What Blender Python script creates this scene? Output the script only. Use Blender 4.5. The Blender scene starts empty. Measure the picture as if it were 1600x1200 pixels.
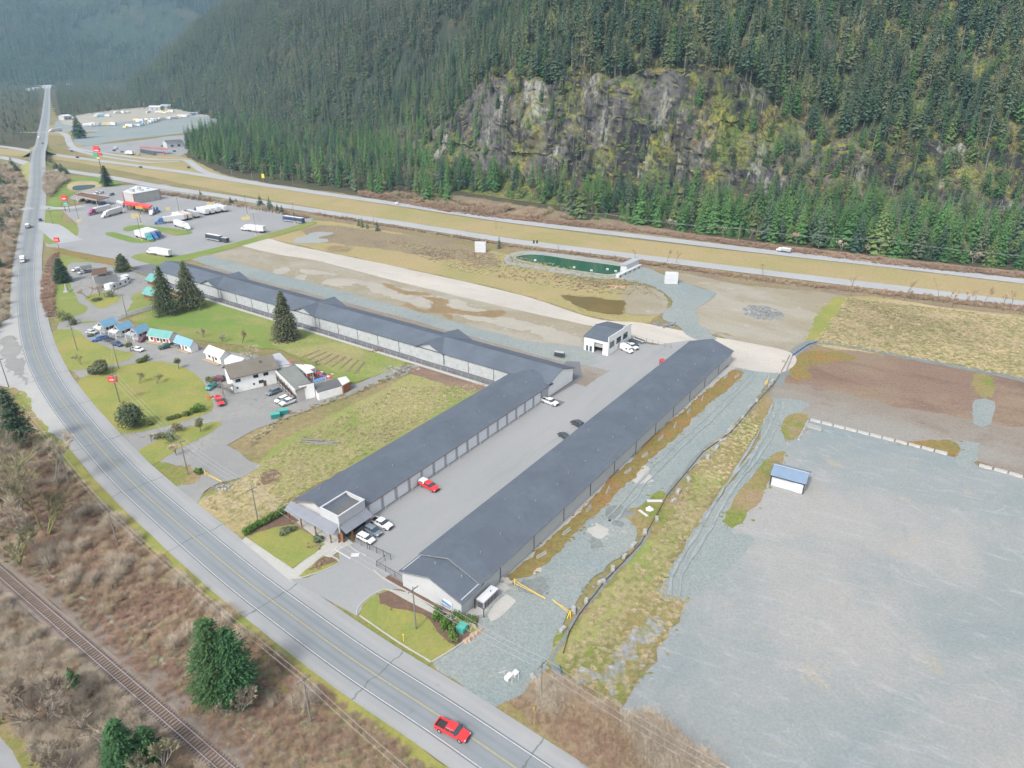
import bpy, bmesh, math, random
import numpy as np
from mathutils import Vector, Matrix, noise
from mathutils.geometry import tessellate_polygon
R = math.radians
# ------------------------------------------------------------------ camera, light, exposure
S = bpy.context.scene
COL = S.collection
CAM_H, PITCH, FOC = 100.0, R(25.28), 1099.0      # metres above the valley floor, down tilt, focal length in photo pixels
cam = bpy.data.objects.new('camera', bpy.data.cameras.new('camera')); COL.objects.link(cam)
cam.location = (0, 0, CAM_H); cam.rotation_euler = (R(90) - PITCH, 0, 0)
cam.data.sensor_width = 36; cam.data.lens = 36 * FOC / 1600
cam.data.clip_start = 1; cam.data.clip_end = 20000
S.camera = cam
world = bpy.data.worlds.new("World"); S.world = world; world.use_nodes = True
SUN_EL, SUN_ROT = R(48), R(200)
nt = world.node_tree; nt.nodes.clear()
sky = nt.nodes.new('ShaderNodeTexSky'); sky.sky_type = 'NISHITA'; sky.sun_disc = False
sky.sun_elevation = SUN_EL; sky.sun_rotation = SUN_ROT; sky.air_density = 1.0; sky.dust_density = 3.0; sky.ozone_density = 1.0
hs = nt.nodes.new('ShaderNodeHueSaturation'); hs.inputs['Saturation'].default_value = 0.32   # overcast: grey cloud light
bg = nt.nodes.new('ShaderNodeBackground'); bg.inputs['Strength'].default_value = 0.15
wo = nt.nodes.new('ShaderNodeOutputWorld')
nt.links.new(sky.outputs[0], hs.inputs['Color']); nt.links.new(hs.outputs[0], bg.inputs[0]); nt.links.new(bg.outputs[0], wo.inputs[0])
sl = bpy.data.lights.new('sun', 'SUN'); sl.energy = 1.5; sl.angle = R(10); sl.color = (1, .96, .9)
sun = bpy.data.objects.new('sun', sl); COL.objects.link(sun)
az = R(215)  # light comes from behind the left shoulder of the camera
sd = Vector((math.sin(az) * math.cos(SUN_EL), math.cos(az) * math.cos(SUN_EL), math.sin(SUN_EL)))
sun.rotation_euler = sd.to_track_quat('Z', 'Y').to_euler(); sky.sun_rotation = az
S.view_settings.view_transform = 'Standard'; S.view_settings.look = 'None'
S.view_settings.exposure = 1.25; S.view_settings.gamma = 1; S.view_settings.use_curve_mapping = False
S.render.engine = 'CYCLES'; S.cycles.use_denoising = True
S.cycles.max_bounces = 4; S.cycles.diffuse_bounces = 2; S.cycles.glossy_bounces = 2; S.cycles.transmission_bounces = 2
S.cycles.volume_bounces = 0; S.cycles.transparent_max_bounces = 4
S.cycles.use_adaptive_sampling = True; S.cycles.adaptive_threshold = 0.02

# ------------------------------------------------------------------ surveying helpers
_c, _s = math.cos(PITCH), math.sin(PITCH)
def G(px, py, z=0.0):
    """plan position (x, y) in metres of a point of height z that the survey photograph shows at px, py"""
    u = (px - 800) / FOC; v = (600 - py) / FOC
    t = (z - CAM_H) / (-_s + v * _c)
    return Vector((u * t, (_c + v * _s) * t, z))
AX, BX = Vector((0.5745, 0.8185, 0)), Vector((-0.8185, 0.5745, 0))   # axes of the storage yard
AROT = math.atan2(AX.y, AX.x)
def W(a, b, z=0.0): return AX * a + BX * b + Vector((0, 0, z))
def toAB(p): return (p.x * AX.x + p.y * AX.y, p.x * BX.x + p.y * BX.y)
def ang(p, q): return math.atan2(q.y - p.y, q.x - p.x)

# ------------------------------------------------------------------ materials
class NT:
    def __init__(s, name, rough=.85, spec=.3, metal=0.0):
        s.m = bpy.data.materials.new(name); s.m.use_nodes = True; s.t = s.m.node_tree
        s.b = s.t.nodes['Principled BSDF']; s.b.inputs['Roughness'].default_value = rough
        s.b.inputs['Specular IOR Level'].default_value = spec; s.b.inputs['Metallic'].default_value = metal
        s.pos = None
    def n(s, typ, **kw):
        x = s.t.nodes.new(typ)
        for k, v in kw.items():
            if k.startswith('i_'):
                x.inputs[int(k[2:]) if k[2:].isdigit() else k[2:]].default_value = v
            else: setattr(x, k, v)
        return x
    def l(s, a, b): s.t.links.new(a, b); return b
    def coord(s, scale=1.0, rot=0.0, stretch=(1, 1, 1), off=(0, 0, 0), obj=False):
        if obj: src = s.n('ShaderNodeTexCoord').outputs['Object']
        else:
            if s.pos is None: s.pos = s.n('ShaderNodeNewGeometry').outputs['Position']
            src = s.pos
        if rot:
            r = s.n('ShaderNodeVectorRotate', rotation_type='Z_AXIS'); r.inputs['Angle'].default_value = -rot
            s.l(src, r.inputs['Vector']); src = r.outputs[0]
        mp = s.n('ShaderNodeMapping'); s.l(src, mp.inputs[0])
        mp.inputs['Scale'].default_value = tuple(scale * q for q in stretch); mp.inputs['Location'].default_value = off
        return mp.outputs[0]
    def noise(s, scale, detail=4, rough=.6, lo=.35, hi=.65, **kw):
        co = s.coord(1.0, kw.get('rot', 0), kw.get('stretch', (1, 1, 1)), kw.get('off', (0, 0, 0)), kw.get('obj', False))
        x = s.n('ShaderNodeTexNoise'); s.l(co, x.inputs['Vector'])
        x.inputs['Scale'].default_value = scale; x.inputs['Detail'].default_value = detail; x.inputs['Roughness'].default_value = rough
        x.inputs['Distortion'].default_value = kw.get('dist', 0)
        return s.rng(x.outputs['Fac'], lo, hi)
    def rng(s, v, lo, hi, a=0.0, b=1.0, smooth=False):
        r = s.n('ShaderNodeMapRange', clamp=True); r.interpolation_type = 'SMOOTHSTEP' if smooth else 'LINEAR'
        s.l(v, r.inputs[0])
        for i, q in enumerate((lo, hi, a, b)): r.inputs[i + 1].default_value = q
        return r.outputs[0]
    def math(s, op, a, b=None, c=None):
        x = s.n('ShaderNodeMath', operation=op)
        for i, q in enumerate((a, b, c)):
            if q is None: continue
            if isinstance(q, (int, float)): x.inputs[i].default_value = q
            else: s.l(q, x.inputs[i])
        return x.outputs[0]
    def mix(s, f, a, b, mode='MIX'):
        x = s.n('ShaderNodeMix', data_type='RGBA', blend_type=mode)
        for sock, q in ((x.inputs[0], f), (x.inputs[6], a), (x.inputs[7], b)):
            if isinstance(q, (int, float)): sock.default_value = q
            elif isinstance(q, tuple): sock.default_value = q if len(q) == 4 else q + (1,)
            else: s.l(q, sock)
        return x.outputs[2]
    def bump(s, h, strength=.5, dist=.1):
        x = s.n('ShaderNodeBump'); x.inputs['Strength'].default_value = strength; x.inputs['Distance'].default_value = dist
        s.l(h, x.inputs['Height']); s.l(x.outputs[0], s.b.inputs['Normal'])
    def done(s, col):
        if isinstance(col, tuple): s.b.inputs['Base Color'].default_value = col if len(col) == 4 else col + (1,)
        else: s.l(col, s.b.inputs['Base Color'])
        return s.m
M = {}
def ground_mat(name, base, tints, grain=.35, gs=3.0, bump=.3, streak=None, rough=.95, spec=.15, cracks=None):
    """base colour, then tints [(colour, scale, lo, hi, strength, stretch, rot)], then fine grain"""
    n = NT(name, rough, spec)
    c = base + (1,)
    for i, t in enumerate(tints):
        col, sc, lo, hi, st = t[:5]
        stc = t[5] if len(t) > 5 else (1, 1, 1); rot = t[6] if len(t) > 6 else 0
        f = n.noise(sc, 5, .65, lo, hi, stretch=stc, rot=rot, off=(i * 37.3, i * 11.9, 0), dist=.4)
        f = n.math('MULTIPLY', f, st)
        c = n.mix(f, c, col)
    g = n.noise(gs * .45, 8, .82, .3, .7)
    k = n.rng(g, 0, 1, 1 - grain * 1.3, 1 + grain * 1.3)
    c = n.mix(1.0, c, n_grey(n, k), 'MULTIPLY')
    if cracks:
        sc, wd, colr = cracks
        vo = n.n('ShaderNodeTexVoronoi', feature='DISTANCE_TO_EDGE'); nz = n.n('ShaderNodeTexNoise'); nz.inputs['Scale'].default_value = .6
        n.l(n.coord(1), nz.inputs['Vector'])
        a = n.n('ShaderNodeVectorMath', operation='MULTIPLY_ADD'); n.l(nz.outputs['Color'], a.inputs[0]); a.inputs[1].default_value = (3, 3, 0); n.l(n.coord(1), a.inputs[2])
        n.l(a.outputs[0], vo.inputs['Vector']); vo.inputs['Scale'].default_value = sc
        f = n.math('MULTIPLY', n.rng(vo.outputs['Distance'], 0, wd, 1, 0), n.noise(.03, 2, .5, .5, .6))
        c = n.mix(f, c, colr)
    if bump: n.bump(g, bump, .15)
    M[name] = n.done(c); return M[name]
def n_grey(n, v):
    x = n.n('ShaderNodeCombineColor')
    for i in range(3): n.l(v, x.inputs[i])
    return x.outputs[0]
def paint(name, col, rough=.4, spec=.5, metal=0.0, var=0.0, vs=2.0, grime=None, obj=True):
    n = NT(name, rough, spec, metal)
    c = col + (1,)
    if var:
        f = n.noise(vs, 5, .7, .3, .7, obj=obj); k = n.rng(f, 0, 1, 1 - var, 1 + var)
        c = n.mix(1.0, c, n_grey(n, k), 'MULTIPLY')
    if grime: c = n.mix(n.math('MULTIPLY', n.noise(.7, 6, .75, .5, .75, obj=obj), grime[1]), c, grime[0])
    M[name] = n.done(c); return M[name]
A_ = AROT
# ground colours are measured, real-world reflectances
ground_mat('valley_grass', (.155, .135, .062), [((.20, .155, .085), .02, .45, .62, .8), ((.105, .125, .035), .035, .52, .68, .7), ((.13, .10, .075), .09, .55, .75, .6), ((.22, .18, .10), .35, .5, .8, .5, (1, 1, 1))], .3, 1.2)
ground_mat('asphalt_lot', (.205, .210, .212), [((.235, .235, .235), .05, .45, .65, .6, (.25, 1, 1), A_), ((.15, .155, .165), .12, .60, .75, .5, (.12, 1, 1), A_), ((.10, .10, .105), .5, .70, .8, .6), ((.24, .22, .19), .08, .6, .8, .35)], .07, 6, .1)
ground_mat('asphalt_old', (.185, .185, .18), [((.23, .225, .21), .06, .45, .65, .7), ((.12, .12, .12), .15, .6, .75, .5), ((.075, .08, .075), .35, .68, .76, .55), ((.20, .185, .15), .25, .6, .8, .4)], .12, 5, .1, cracks=(.35, .02, (.08, .08, .07)))
ground_mat('asphalt_truckstop', (.200, .204, .206), [((.235, .235, .24), .03, .4, .65, .6), ((.145, .145, .155), .05, .6, .75, .6, (1, .3, 1), .4), ((.22, .21, .19), .11, .6, .75, .4)], .06, 3, .05)
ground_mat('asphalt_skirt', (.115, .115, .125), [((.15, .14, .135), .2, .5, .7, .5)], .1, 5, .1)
ground_mat('shoulder_gravel', (.265, .265, .26), [((.30, .295, .28), .08, .4, .65, .6), ((.20, .20, .20), .25, .6, .8, .5)], .1, 6, .15)
ground_mat('gravel_blue', (.165, .195, .195), [((.20, .215, .205), .035, .4, .6, .8, (.5, 1, 1), A_), ((.155, .19, .20), .06, .55, .7, .6), ((.25, .235, .20), .11, .62, .72, .6), ((.27, .28, .27), .5, .62, .74, .6, (1, .3, 1), .5), ((.11, .13, .13), .22, .62, .74, .6)], .24, 4, .5)
ground_mat('gravel_yard', (.185, .20, .20), [((.235, .23, .22), .022, .44, .58, .9), ((.145, .178, .185), .03, .5, .66, .7, (.5, 1, 1), .3), ((.27, .235, .18), .09, .62, .72, .7), ((.28, .29, .30), .5, .56, .70, .4, (.2, 1, 1), -.45), ((.28, .285, .285), .4, .58, .70, .38, (1, .2, 1), .35), ((.12, .145, .15), .12, .62, .76, .4, (.4, 1, 1), .9)], .14, 4, .4, cracks=(.22, .008, (.25, .26, .27)))
ground_mat('gravel_path', (.215, .23, .225), [((.25, .24, .215), .1, .45, .65, .6), ((.165, .18, .17), .2, .6, .8, .5)], .15, 4, .3)
ground_mat('gravel_tan', (.25, .235, .20), [((.30, .275, .235), .05, .4, .65, .7), ((.21, .21, .195), .1, .55, .7, .6), ((.30, .225, .13), .09, .7, .8, .6)], .13, 4, .3)
ground_mat('sand_strip', (.315, .295, .265), [((.375, .345, .305), .05, .42, .62, .7, (1, .3, 1), A_), ((.27, .245, .205), .09, .55, .7, .5), ((.30, .215, .12), .07, .68, .78, .6), ((.30, .30, .28), .2, .6, .8, .4, (1, .25, 1), A_)], .1, 3, .3)
ground_mat('dirt_pale', (.205, .18, .13), [((.25, .235, .20), .035, .46, .62, .8, (1, .5, 1), A_), ((.165, .145, .09), .03, .55, .7, .7), ((.24, .185, .11), .1, .6, .75, .5), ((.30, .30, .28), .12, .62, .72, .6)], .15, 3, .3)
ground_mat('track_gravel', (.205, .228, .225), [((.165, .19, .19), .3, .45, .6, .9)], .2, 5, .3)
ground_mat('dirt_brown', (.155, .105, .08), [((.19, .145, .10), .03, .45, .62, .8), ((.105, .065, .052), .06, .52, .7, .7, (1, .3, 1), A_), ((.175, .15, .13), .09, .6, .75, .5, (1, .25, 1), A_), ((.11, .12, .045), .05, .68, .8, .6)], .25, 2.5, .4)
ground_mat('dirt_grey', (.17, .145, .12), [((.205, .20, .185), .04, .45, .62, .7, (1, .35, 1), A_), ((.13, .09, .07), .07, .55, .7, .6)], .2, 3, .4)
ground_mat('stubble', (.31, .25, .15), [((.205, .175, .075), .02, .45, .62, .8), ((.28, .22, .14), .15, .5, .7, .6, (1, .35, 1), .1), ((.16, .12, .07), .4, .66, .78, .6, (.4, 1, 1), .1), ((.14, .15, .05), .05, .62, .75, .6)], .3, 1.6, .5)
ground_mat('scrub_brown', (.175, .14, .09), [((.135, .10, .075), .06, .48, .66, .7), ((.19, .16, .09), .05, .5, .7, .6), ((.12, .125, .045), .09, .62, .75, .5)], .35, 1.5, .6)
ground_mat('median_grass', (.25, .20, .105), [((.195, .185, .075), .02, .45, .62, .8), ((.235, .185, .10), .035, .52, .7, .7), ((.225, .185, .045), .1, .55, .75, .5)], .16, 1.5, .3)
ground_mat('grass_field', (.205, .195, .08), [((.13, .175, .04), .035, .45, .60, .85), ((.20, .165, .09), .05, .50, .66, .8), ((.13, .11, .07), .12, .62, .75, .5), ((.21, .19, .085), .3, .6, .8, .4, (1, .3, 1), .6)], .22, 2.2, .4)
ground_mat('lawn', (.15, .17, .05), [((.11, .17, .035), .03, .45, .60, .8), ((.21, .185, .08), .045, .52, .68, .75), ((.12, .115, .04), .25, .6, .8, .5)], .15, 3, .3)
ground_mat('lawn_bright', (.105, .165, .038), [((.14, .175, .045), .05, .42, .6, .8), ((.20, .18, .075), .04, .54, .68, .8)], .12, 3, .3)
ground_mat('lawn_yellow', (.195, .19, .055), [((.14, .17, .045), .06, .42, .60, .8), ((.215, .175, .07), .08, .52, .68, .75), ((.24, .22, .06), .03, .60, .7, .5)], .15, 3, .3)
ground_mat('verge', (.185, .15, .065), [((.115, .15, .03), .06, .46, .58, .85), ((.215, .155, .10), .08, .5, .64, .8), ((.12, .085, .055), .25, .6, .75, .6), ((.24, .20, .11), .6, .6, .8, .5)], .28, 2.5, .6)
ground_mat('rust_grass', (.155, .125, .045), [((.20, .115, .045), .10, .45, .6, .8), ((.11, .11, .03), .15, .55, .7, .7), ((.19, .17, .13), .4, .6, .8, .5)], .3, 2.5, .5)
ground_mat('brush_floor', (.175, .125, .09), [((.235, .175, .11), .05, .45, .62, .8), ((.115, .075, .06), .09, .5, .68, .7), ((.185, .105, .075), .04, .58, .7, .6), ((.13, .12, .055), .06, .64, .76, .5)], .4, 1.6, .8)
ground_mat('mulch', (.115, .075, .055), [((.165, .11, .08), .3, .5, .7, .7)], .3, 5, .5)
ground_mat('ballast', (.185, .155, .13), [((.15, .125, .105), .12, .45, .65, .7), ((.21, .185, .16), .4, .5, .75, .5)], .25, 6, .6)
ground_mat('concrete', (.30, .295, .275), [((.25, .245, .22), .2, .5, .7, .6)], .08, 4, .1)
ground_mat('puddle_bed', (.105, .075, .02), [((.145, .095, .025), .06, .45, .65, .8), ((.075, .06, .02), .04, .5, .7, .6)], .08, 1, .0, rough=.35, spec=.4)
ground_mat('puddle_rust', (.185, .125, .055), [((.145, .10, .045), .08, .45, .65, .7), ((.20, .17, .11), .2, .5, .65, .6)], .12, 2, .0, rough=.5, spec=.3)
ground_mat('ditch_grey', (.145, .16, .155), [((.11, .12, .11), .15, .5, .7, .7), ((.19, .20, .19), .3, .55, .75, .6)], .25, 3, .4)
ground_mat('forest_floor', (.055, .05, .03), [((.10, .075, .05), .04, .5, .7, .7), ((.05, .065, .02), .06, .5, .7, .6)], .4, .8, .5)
ground_mat('rubble', (.20, .205, .205), [((.30, .30, .31), .5, .5, .65, .8), ((.12, .13, .13), .4, .6, .7, .8)], .3, 3, .8)
# carriageway: UV x = metres across, UV y = metres along
def road_mat(name, base, band, bandpos, joint=True):
    n = NT(name, .8, .25); uv = n.n('ShaderNodeUVMap').outputs[0]
    sp = n.n('ShaderNodeSeparateXYZ'); n.l(uv, sp.inputs[0]); x, y = sp.outputs[0], sp.outputs[1]
    c = n.mix(n.noise(.05, 5, .6, .4, .65), base + (1,), tuple(q * 1.13 for q in base))
    ax = n.math('ABSOLUTE', x)
    f = None
    for p in bandpos:
        d = n.math('ABSOLUTE', n.math('SUBTRACT', ax, p)); g = n.rng(d, .15, .75, 1, 0, True)
        f = g if f is None else n.math('MAXIMUM', f, g)
    f = n.math('MULTIPLY', f, n.noise(.25, 3, .6, .2, .6, stretch=(.3, .3, 1)))
    c = n.mix(n.math('MULTIPLY', f, .75), c, band)
    wob = n.math('MULTIPLY_ADD', n.noise(.35, 3, .5, 0, 1), 2.2, y)
    if joint:
        j = n.math('ABSOLUTE', n.math('SUBTRACT', n.math('FRACT', n.math('DIVIDE', wob, 31.0)), .5))
        c = n.mix(n.math('MULTIPLY', n.rng(j, .003, .006, 1, 0), .65), c, (.07, .075, .08))
    c = n.mix(n.math('MULTIPLY', n.noise(.5, 4, .6, .66, .74, stretch=(1, 1, 1)), .35), c, (.10, .105, .11))
    k = n.rng(n.noise(8, 3, .7, .2, .8), 0, 1, .94, 1.06)
    M[name] = n.done(n.mix(1.0, c, n_grey(n, k), 'MULTIPLY')); return M[name]
road_mat('carriageway', (.135, .15, .16), (.175, .187, .197, 1), (.95, 2.55))
road_mat('highway_asphalt', (.245, .25, .255), (.275, .28, .285, 1), (1.0, 2.7), False)
road_mat('shoulder', (.205, .21, .212), (.235, .235, .235, 1), (5.2,), True)
paint('line_yellow', (.33, .28, .13), .7, .2, var=.15, obj=False, grime=((.2, .2, .2), .8)); paint('line_white', (.42, .42, .42), .7, .2, var=.12, obj=False, grime=((.2, .2, .2), .8))
paint('line_seal', (.10, .105, .115), .7, .2)

# ------------------------------------------------------------------ object helpers
def tag(o, label=None, cat=None, group=None, kind=None):
    if label: o['label'] = label
    if cat: o['category'] = cat
    if group: o['group'] = group
    if kind: o['kind'] = kind
    return o
def thing(name, label, cat, loc=(0, 0, 0), rot=0.0, group=None):
    o = bpy.data.objects.new(name, None); COL.objects.link(o); o.location = loc; o.rotation_euler = (0, 0, rot)
    o.empty_display_size = .5
    return tag(o, label, cat, group)
class MB:
    def __init__(s): s.v = []; s.f = []; s.m = []
    def add(s, vs, fs, m=0):
        k = len(s.v); s.v += [tuple(q) for q in vs]; s.f += [tuple(i + k for i in f) for f in fs]; s.m += [m] * len(fs); return s
    def box(s, x0, x1, y0, y1, z0, z1, m=0):
        return s.add([(x0, y0, z0), (x1, y0, z0), (x1, y1, z0), (x0, y1, z0), (x0, y0, z1), (x1, y0, z1), (x1, y1, z1), (x0, y1, z1)],
                     [(3, 2, 1, 0), (4, 5, 6, 7), (0, 1, 5, 4), (1, 2, 6, 5), (2, 3, 7, 6), (3, 0, 4, 7)], m)
    def prism(s, poly, y0, y1, m=0):   # outline in x,z extruded along y
        n = len(poly); vs = [(x, y0, z) for x, z in poly] + [(x, y1, z) for x, z in poly]
        return s.add(vs, [tuple(range(n)), tuple(range(2 * n - 1, n - 1, -1))] + [(i, i + n, (i + 1) % n + n, (i + 1) % n) for i in range(n)], m)
    def slab(s, poly, z0, z1, m=0):    # outline in x,y extruded up
        n = len(poly); vs = [(x, y, z0) for x, y in poly] + [(x, y, z1) for x, y in poly]
        return s.add(vs, [tuple(range(n - 1, -1, -1)), tuple(range(n, 2 * n))] + [(i, (i + 1) % n, (i + 1) % n + n, i + n) for i in range(n)], m)
    def quad(s, a, b, c, d, th=.15, m=0):   # thick sheet through four points
        a, b, c, d = map(Vector, (a, b, c, d)); nn = (b - a).cross(d - a).normalized() * th
        p = [a, b, c, d]; q = [x - nn for x in p]
        return s.add(q + p, [(3, 2, 1, 0), (4, 5, 6, 7), (0, 1, 5, 4), (1, 2, 6, 5), (2, 3, 7, 6), (3, 0, 4, 7)], m)
    def tube(s, p, q, r0, r1=None, n=6, m=0, cap=True):
        p, q = Vector(p), Vector(q); r1 = r0 if r1 is None else r1; d = (q - p).normalized()
        u = d.orthogonal().normalized(); w = d.cross(u); vs = []
        for c, r in ((p, r0), (q, r1)):
            vs += [c + (u * math.cos(2 * math.pi * i / n) + w * math.sin(2 * math.pi * i / n)) * r for i in range(n)]
        fs = [(i, (i + 1) % n, (i + 1) % n + n, i + n) for i in range(n)]
        if cap: fs += [tuple(range(n - 1, -1, -1)), tuple(range(n, 2 * n))]
        return s.add(vs, fs, m)
    def loft(s, st, m=0):  # stations (x, half width low, half width top, z low, z mid, z top), a rounded six-sided section
        vs = []
        for x, w, t, z0, zm, z1 in st:
            vs += [(x, -w * .92, z0), (x, -w, z0 + (zm - z0) * .4), (x, -w * .99, zm), (x, -t, z1), (x, t, z1), (x, w * .99, zm), (x, w, z0 + (zm - z0) * .4), (x, w * .92, z0)]
        fs = []
        for k in range(len(st) - 1):
            a, b = k * 8, k * 8 + 8
            fs += [(a + i, a + (i + 1) % 8, b + (i + 1) % 8, b + i) for i in range(8)]
        e = (len(st) - 1) * 8
        fs += [tuple(range(7, -1, -1)), tuple(range(e, e + 8))]
        return s.add(vs, fs, m)
    def mesh(s, name, mats):
        me = bpy.data.meshes.new(name); me.from_pydata(s.v, [], s.f); me.update()
        for x in mats: me.materials.append(M[x] if isinstance(x, str) else x)
        if any(s.m): me.polygons.foreach_set('material_index', s.m)
        return me
    def build(s, name, mats, parent=None, smooth=False, loc=None):
        if isinstance(mats, str): mats = [mats]
        me = s.mesh(name, mats)
        bm = bmesh.new(); bm.from_mesh(me); bmesh.ops.recalc_face_normals(bm, faces=bm.faces); bm.to_mesh(me); bm.free()
        if smooth: me.shade_smooth()
        o = bpy.data.objects.new(name, me); COL.objects.link(o)
        if parent: o.parent = parent
        if loc is not None: o.location = loc
        return o
def copy_tree(o, parent=None):
    c = o.copy(); COL.objects.link(c)
    if parent: c.parent = parent
    for ch in list(o.children): copy_tree(ch, c)
    return c
_proto = {}
def inst(key, builder, name, label, cat, loc, rot=0.0, group=None, scale=None):
    """first call builds the thing with its parts, later calls copy it part by part"""
    if key not in _proto:
        o = thing(name, label, cat); builder(o); _proto[key] = o
    else: o = copy_tree(_proto[key])
    tag(o, label, cat, group); o.location = loc; o.rotation_euler = (0, 0, rot)
    if scale: o.scale = scale if hasattr(scale, '__len__') else (scale,) * 3
    return o
def resample(pts, step, closed):
    out = []; n = len(pts)
    for i in range(n if closed else n - 1):
        a, b = pts[i], pts[(i + 1) % n]; L = (b - a).length; k = max(1, int(L / step))
        out += [a.lerp(b, j / k) for j in range(k)]
    if not closed: out.append(pts[-1])
    return out
def catmull(P, step=4.0, closed=False):
    out = []; n = len(P)
    for i in range(n if closed else n - 1):
        g = (lambda j: P[j % n]) if closed else (lambda j: P[min(max(j, 0), n - 1)])
        p0, p1, p2, p3 = g(i - 1), g(i), g(i + 1), g(i + 2); k = max(1, int((p2 - p1).length / step))
        for j in range(k):
            t = j / k
            out.append(.5 * ((2 * p1) + (p2 - p0) * t + (2 * p0 - 5 * p1 + 4 * p2 - p3) * t * t + (3 * p1 - p0 - 3 * p2 + p3) * t ** 3))
    if not closed: out.append(P[-1])
    return out
_zc = [0]; _br = random.Random(3)
def _inside(p, poly):
    c = False; j = len(poly) - 1
    for i in range(len(poly)):
        a, b = poly[i], poly[j]
        if (a.y > p.y) != (b.y > p.y) and p.x < (b.x - a.x) * (p.y - a.y) / (b.y - a.y) + a.x: c = not c
        j = i
    return c
def patch(name, px, mat, z, rag=.6, step=1.5, smooth=True, world=False, kind='structure', label=None, cat=None):
    """one sheet of ground with a natural, slightly ragged outline"""
    P = [Vector(p) if world else G(*p) for p in px]
    if smooth: P = catmull(P, step * 1.5, True)
    P = resample(P, step, True); _zc[0] += 1; z += .0007 * _zc[0]
    n = len(P); Q = []; far = sum(p.length for p in P) / n; blobs = []
    for i, p in enumerate(P):
        t = (P[(i + 1) % n] - P[i - 1]); nn = Vector((t.y, -t.x, 0)).normalized() if t.length > 0 else Vector((0, 0, 0))
        d = noise.noise(Vector((p.x * .1, p.y * .1, z))) * 2.2 + noise.noise(Vector((p.x * .45, p.y * .45, z + 5))) * 1.5 + noise.noise(Vector((p.x * 1.3, p.y * 1.3, z + 9))) * .9
        q = p + nn * d * rag; q.z = z; Q.append(q)
        if rag >= .3 and step <= 3 and _br.random() < .9 * step: blobs.append(q + Vector((_br.gauss(0, 1.6 * rag), _br.gauss(0, 1.6 * rag), .0005)))
    tris = tessellate_polygon([Q])
    mb = MB(); mb.add(Q, [tuple(t) for t in tris])
    for q in blobs:
        r_ = _br.uniform(.08, .42) * min(1.4, .5 + rag) * (1 + far / 400); k_ = 7; a_ = _br.uniform(0, 3); e_ = _br.uniform(.4, 1)
        ring = [Vector((math.cos(a_ + j * 6.283 / k_) * r_ * _br.uniform(.6, 1.3), math.sin(a_ + j * 6.283 / k_) * r_ * e_ * _br.uniform(.6, 1.3), 0)) + q for j in range(k_)]
        if not _inside(q, Q): mb.add(ring, [tuple(range(k_))])
    o = mb.build(name, mat); tag(o, label, cat, None, kind)
    if o.data.polygons and sum(p.normal.z for p in o.data.polygons) < 0: o.data.flip_normals()
    return o
def strip(name, cl, o0, o1, z, mat, parent=None, kind='structure', zf=None, rag=0.0):
    """ribbon along a centre line between two side offsets; UV = metres across and along"""
    me = bpy.data.meshes.new(name); vs = []; uv = []; L = 0; n = len(cl)
    for i, p in enumerate(cl):
        t = (cl[min(i + 1, n - 1)] - cl[max(i - 1, 0)]); nn = Vector((t.y, -t.x, 0)).normalized()
        if i: L += (p - cl[i - 1]).length
        zz = z + (zf(p) if zf else 0)
        for o in (o0, o1):
            d = rag * (noise.noise(Vector((p.x * .2, p.y * .2, o))) + .5 * noise.noise(Vector((p.x * .7, p.y * .7, o)))) if rag else 0
            vs.append((p.x + nn.x * (o + d), p.y + nn.y * (o + d), zz)); uv.append((o, L))
    fs = [(2 * i, 2 * i + 1, 2 * i + 3, 2 * i + 2) for i in range(n - 1)]
    me.from_pydata(vs, [], fs); lay = me.uv_layers.new(name='UVMap')
    for lp in me.loops: lay.data[lp.index].uv = uv[lp.vertex_index]
    me.materials.append(M[mat]); me.update()
    ob = bpy.data.objects.new(name, me); COL.objects.link(ob)
    if len(me.polygons) and me.polygons[0].normal.z < 0: me.flip_normals()
    if parent: ob.parent = parent
    elif kind: ob['kind'] = kind
    return ob
def dense(px, step=4.0, w=False): return catmull([G(*p) if not w else Vector(p) for p in px], step)
rnd = random.Random(7)
# ------------------------------------------------------------------ valley floor, fields, lots
base = MB().box(-6000, 6000, -600, 9000, -3, 0).build('ground', 'valley_grass'); base['kind'] = 'structure'
Z = .02
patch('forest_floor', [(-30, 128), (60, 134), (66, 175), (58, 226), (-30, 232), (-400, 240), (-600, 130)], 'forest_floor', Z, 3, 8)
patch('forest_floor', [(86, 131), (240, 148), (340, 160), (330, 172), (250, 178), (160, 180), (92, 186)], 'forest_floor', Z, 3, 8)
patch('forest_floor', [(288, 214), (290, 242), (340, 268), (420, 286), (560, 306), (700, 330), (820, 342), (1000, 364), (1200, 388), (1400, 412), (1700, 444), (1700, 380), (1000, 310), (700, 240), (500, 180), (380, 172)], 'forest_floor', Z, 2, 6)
patch('brush_ground', [(-400, 560), (0, 598), (45, 655), (80, 690), (180, 795), (280, 882), (400, 985), (520, 1072), (700, 1210), (900, 1380), (400, 1400), (-200, 1200)], 'brush_floor', Z, .8, 3)
patch('brush_ground', [(-60, 300), (-60, 560), (0, 528), (12, 480), (18, 430), (24, 390), (34, 330), (46, 275), (30, 255)], 'scrub_brown', Z, .6, 3)
patch('brush_ground', [(768, 1103), (800, 1088), (850, 1050), (880, 1062), (960, 1118), (1060, 1180), (1200, 1270), (1100, 1400), (860, 1228), (790, 1130)], 'verge', Z * 1.5, .8, 1.5)
patch('brush_ground', [(790, 1100), (850, 1062), (960, 1130), (1080, 1200), (1150, 1262), (1000, 1250), (880, 1150), (800, 1110)], 'brush_floor', Z * 2, 1.2, 1.5)
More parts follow.
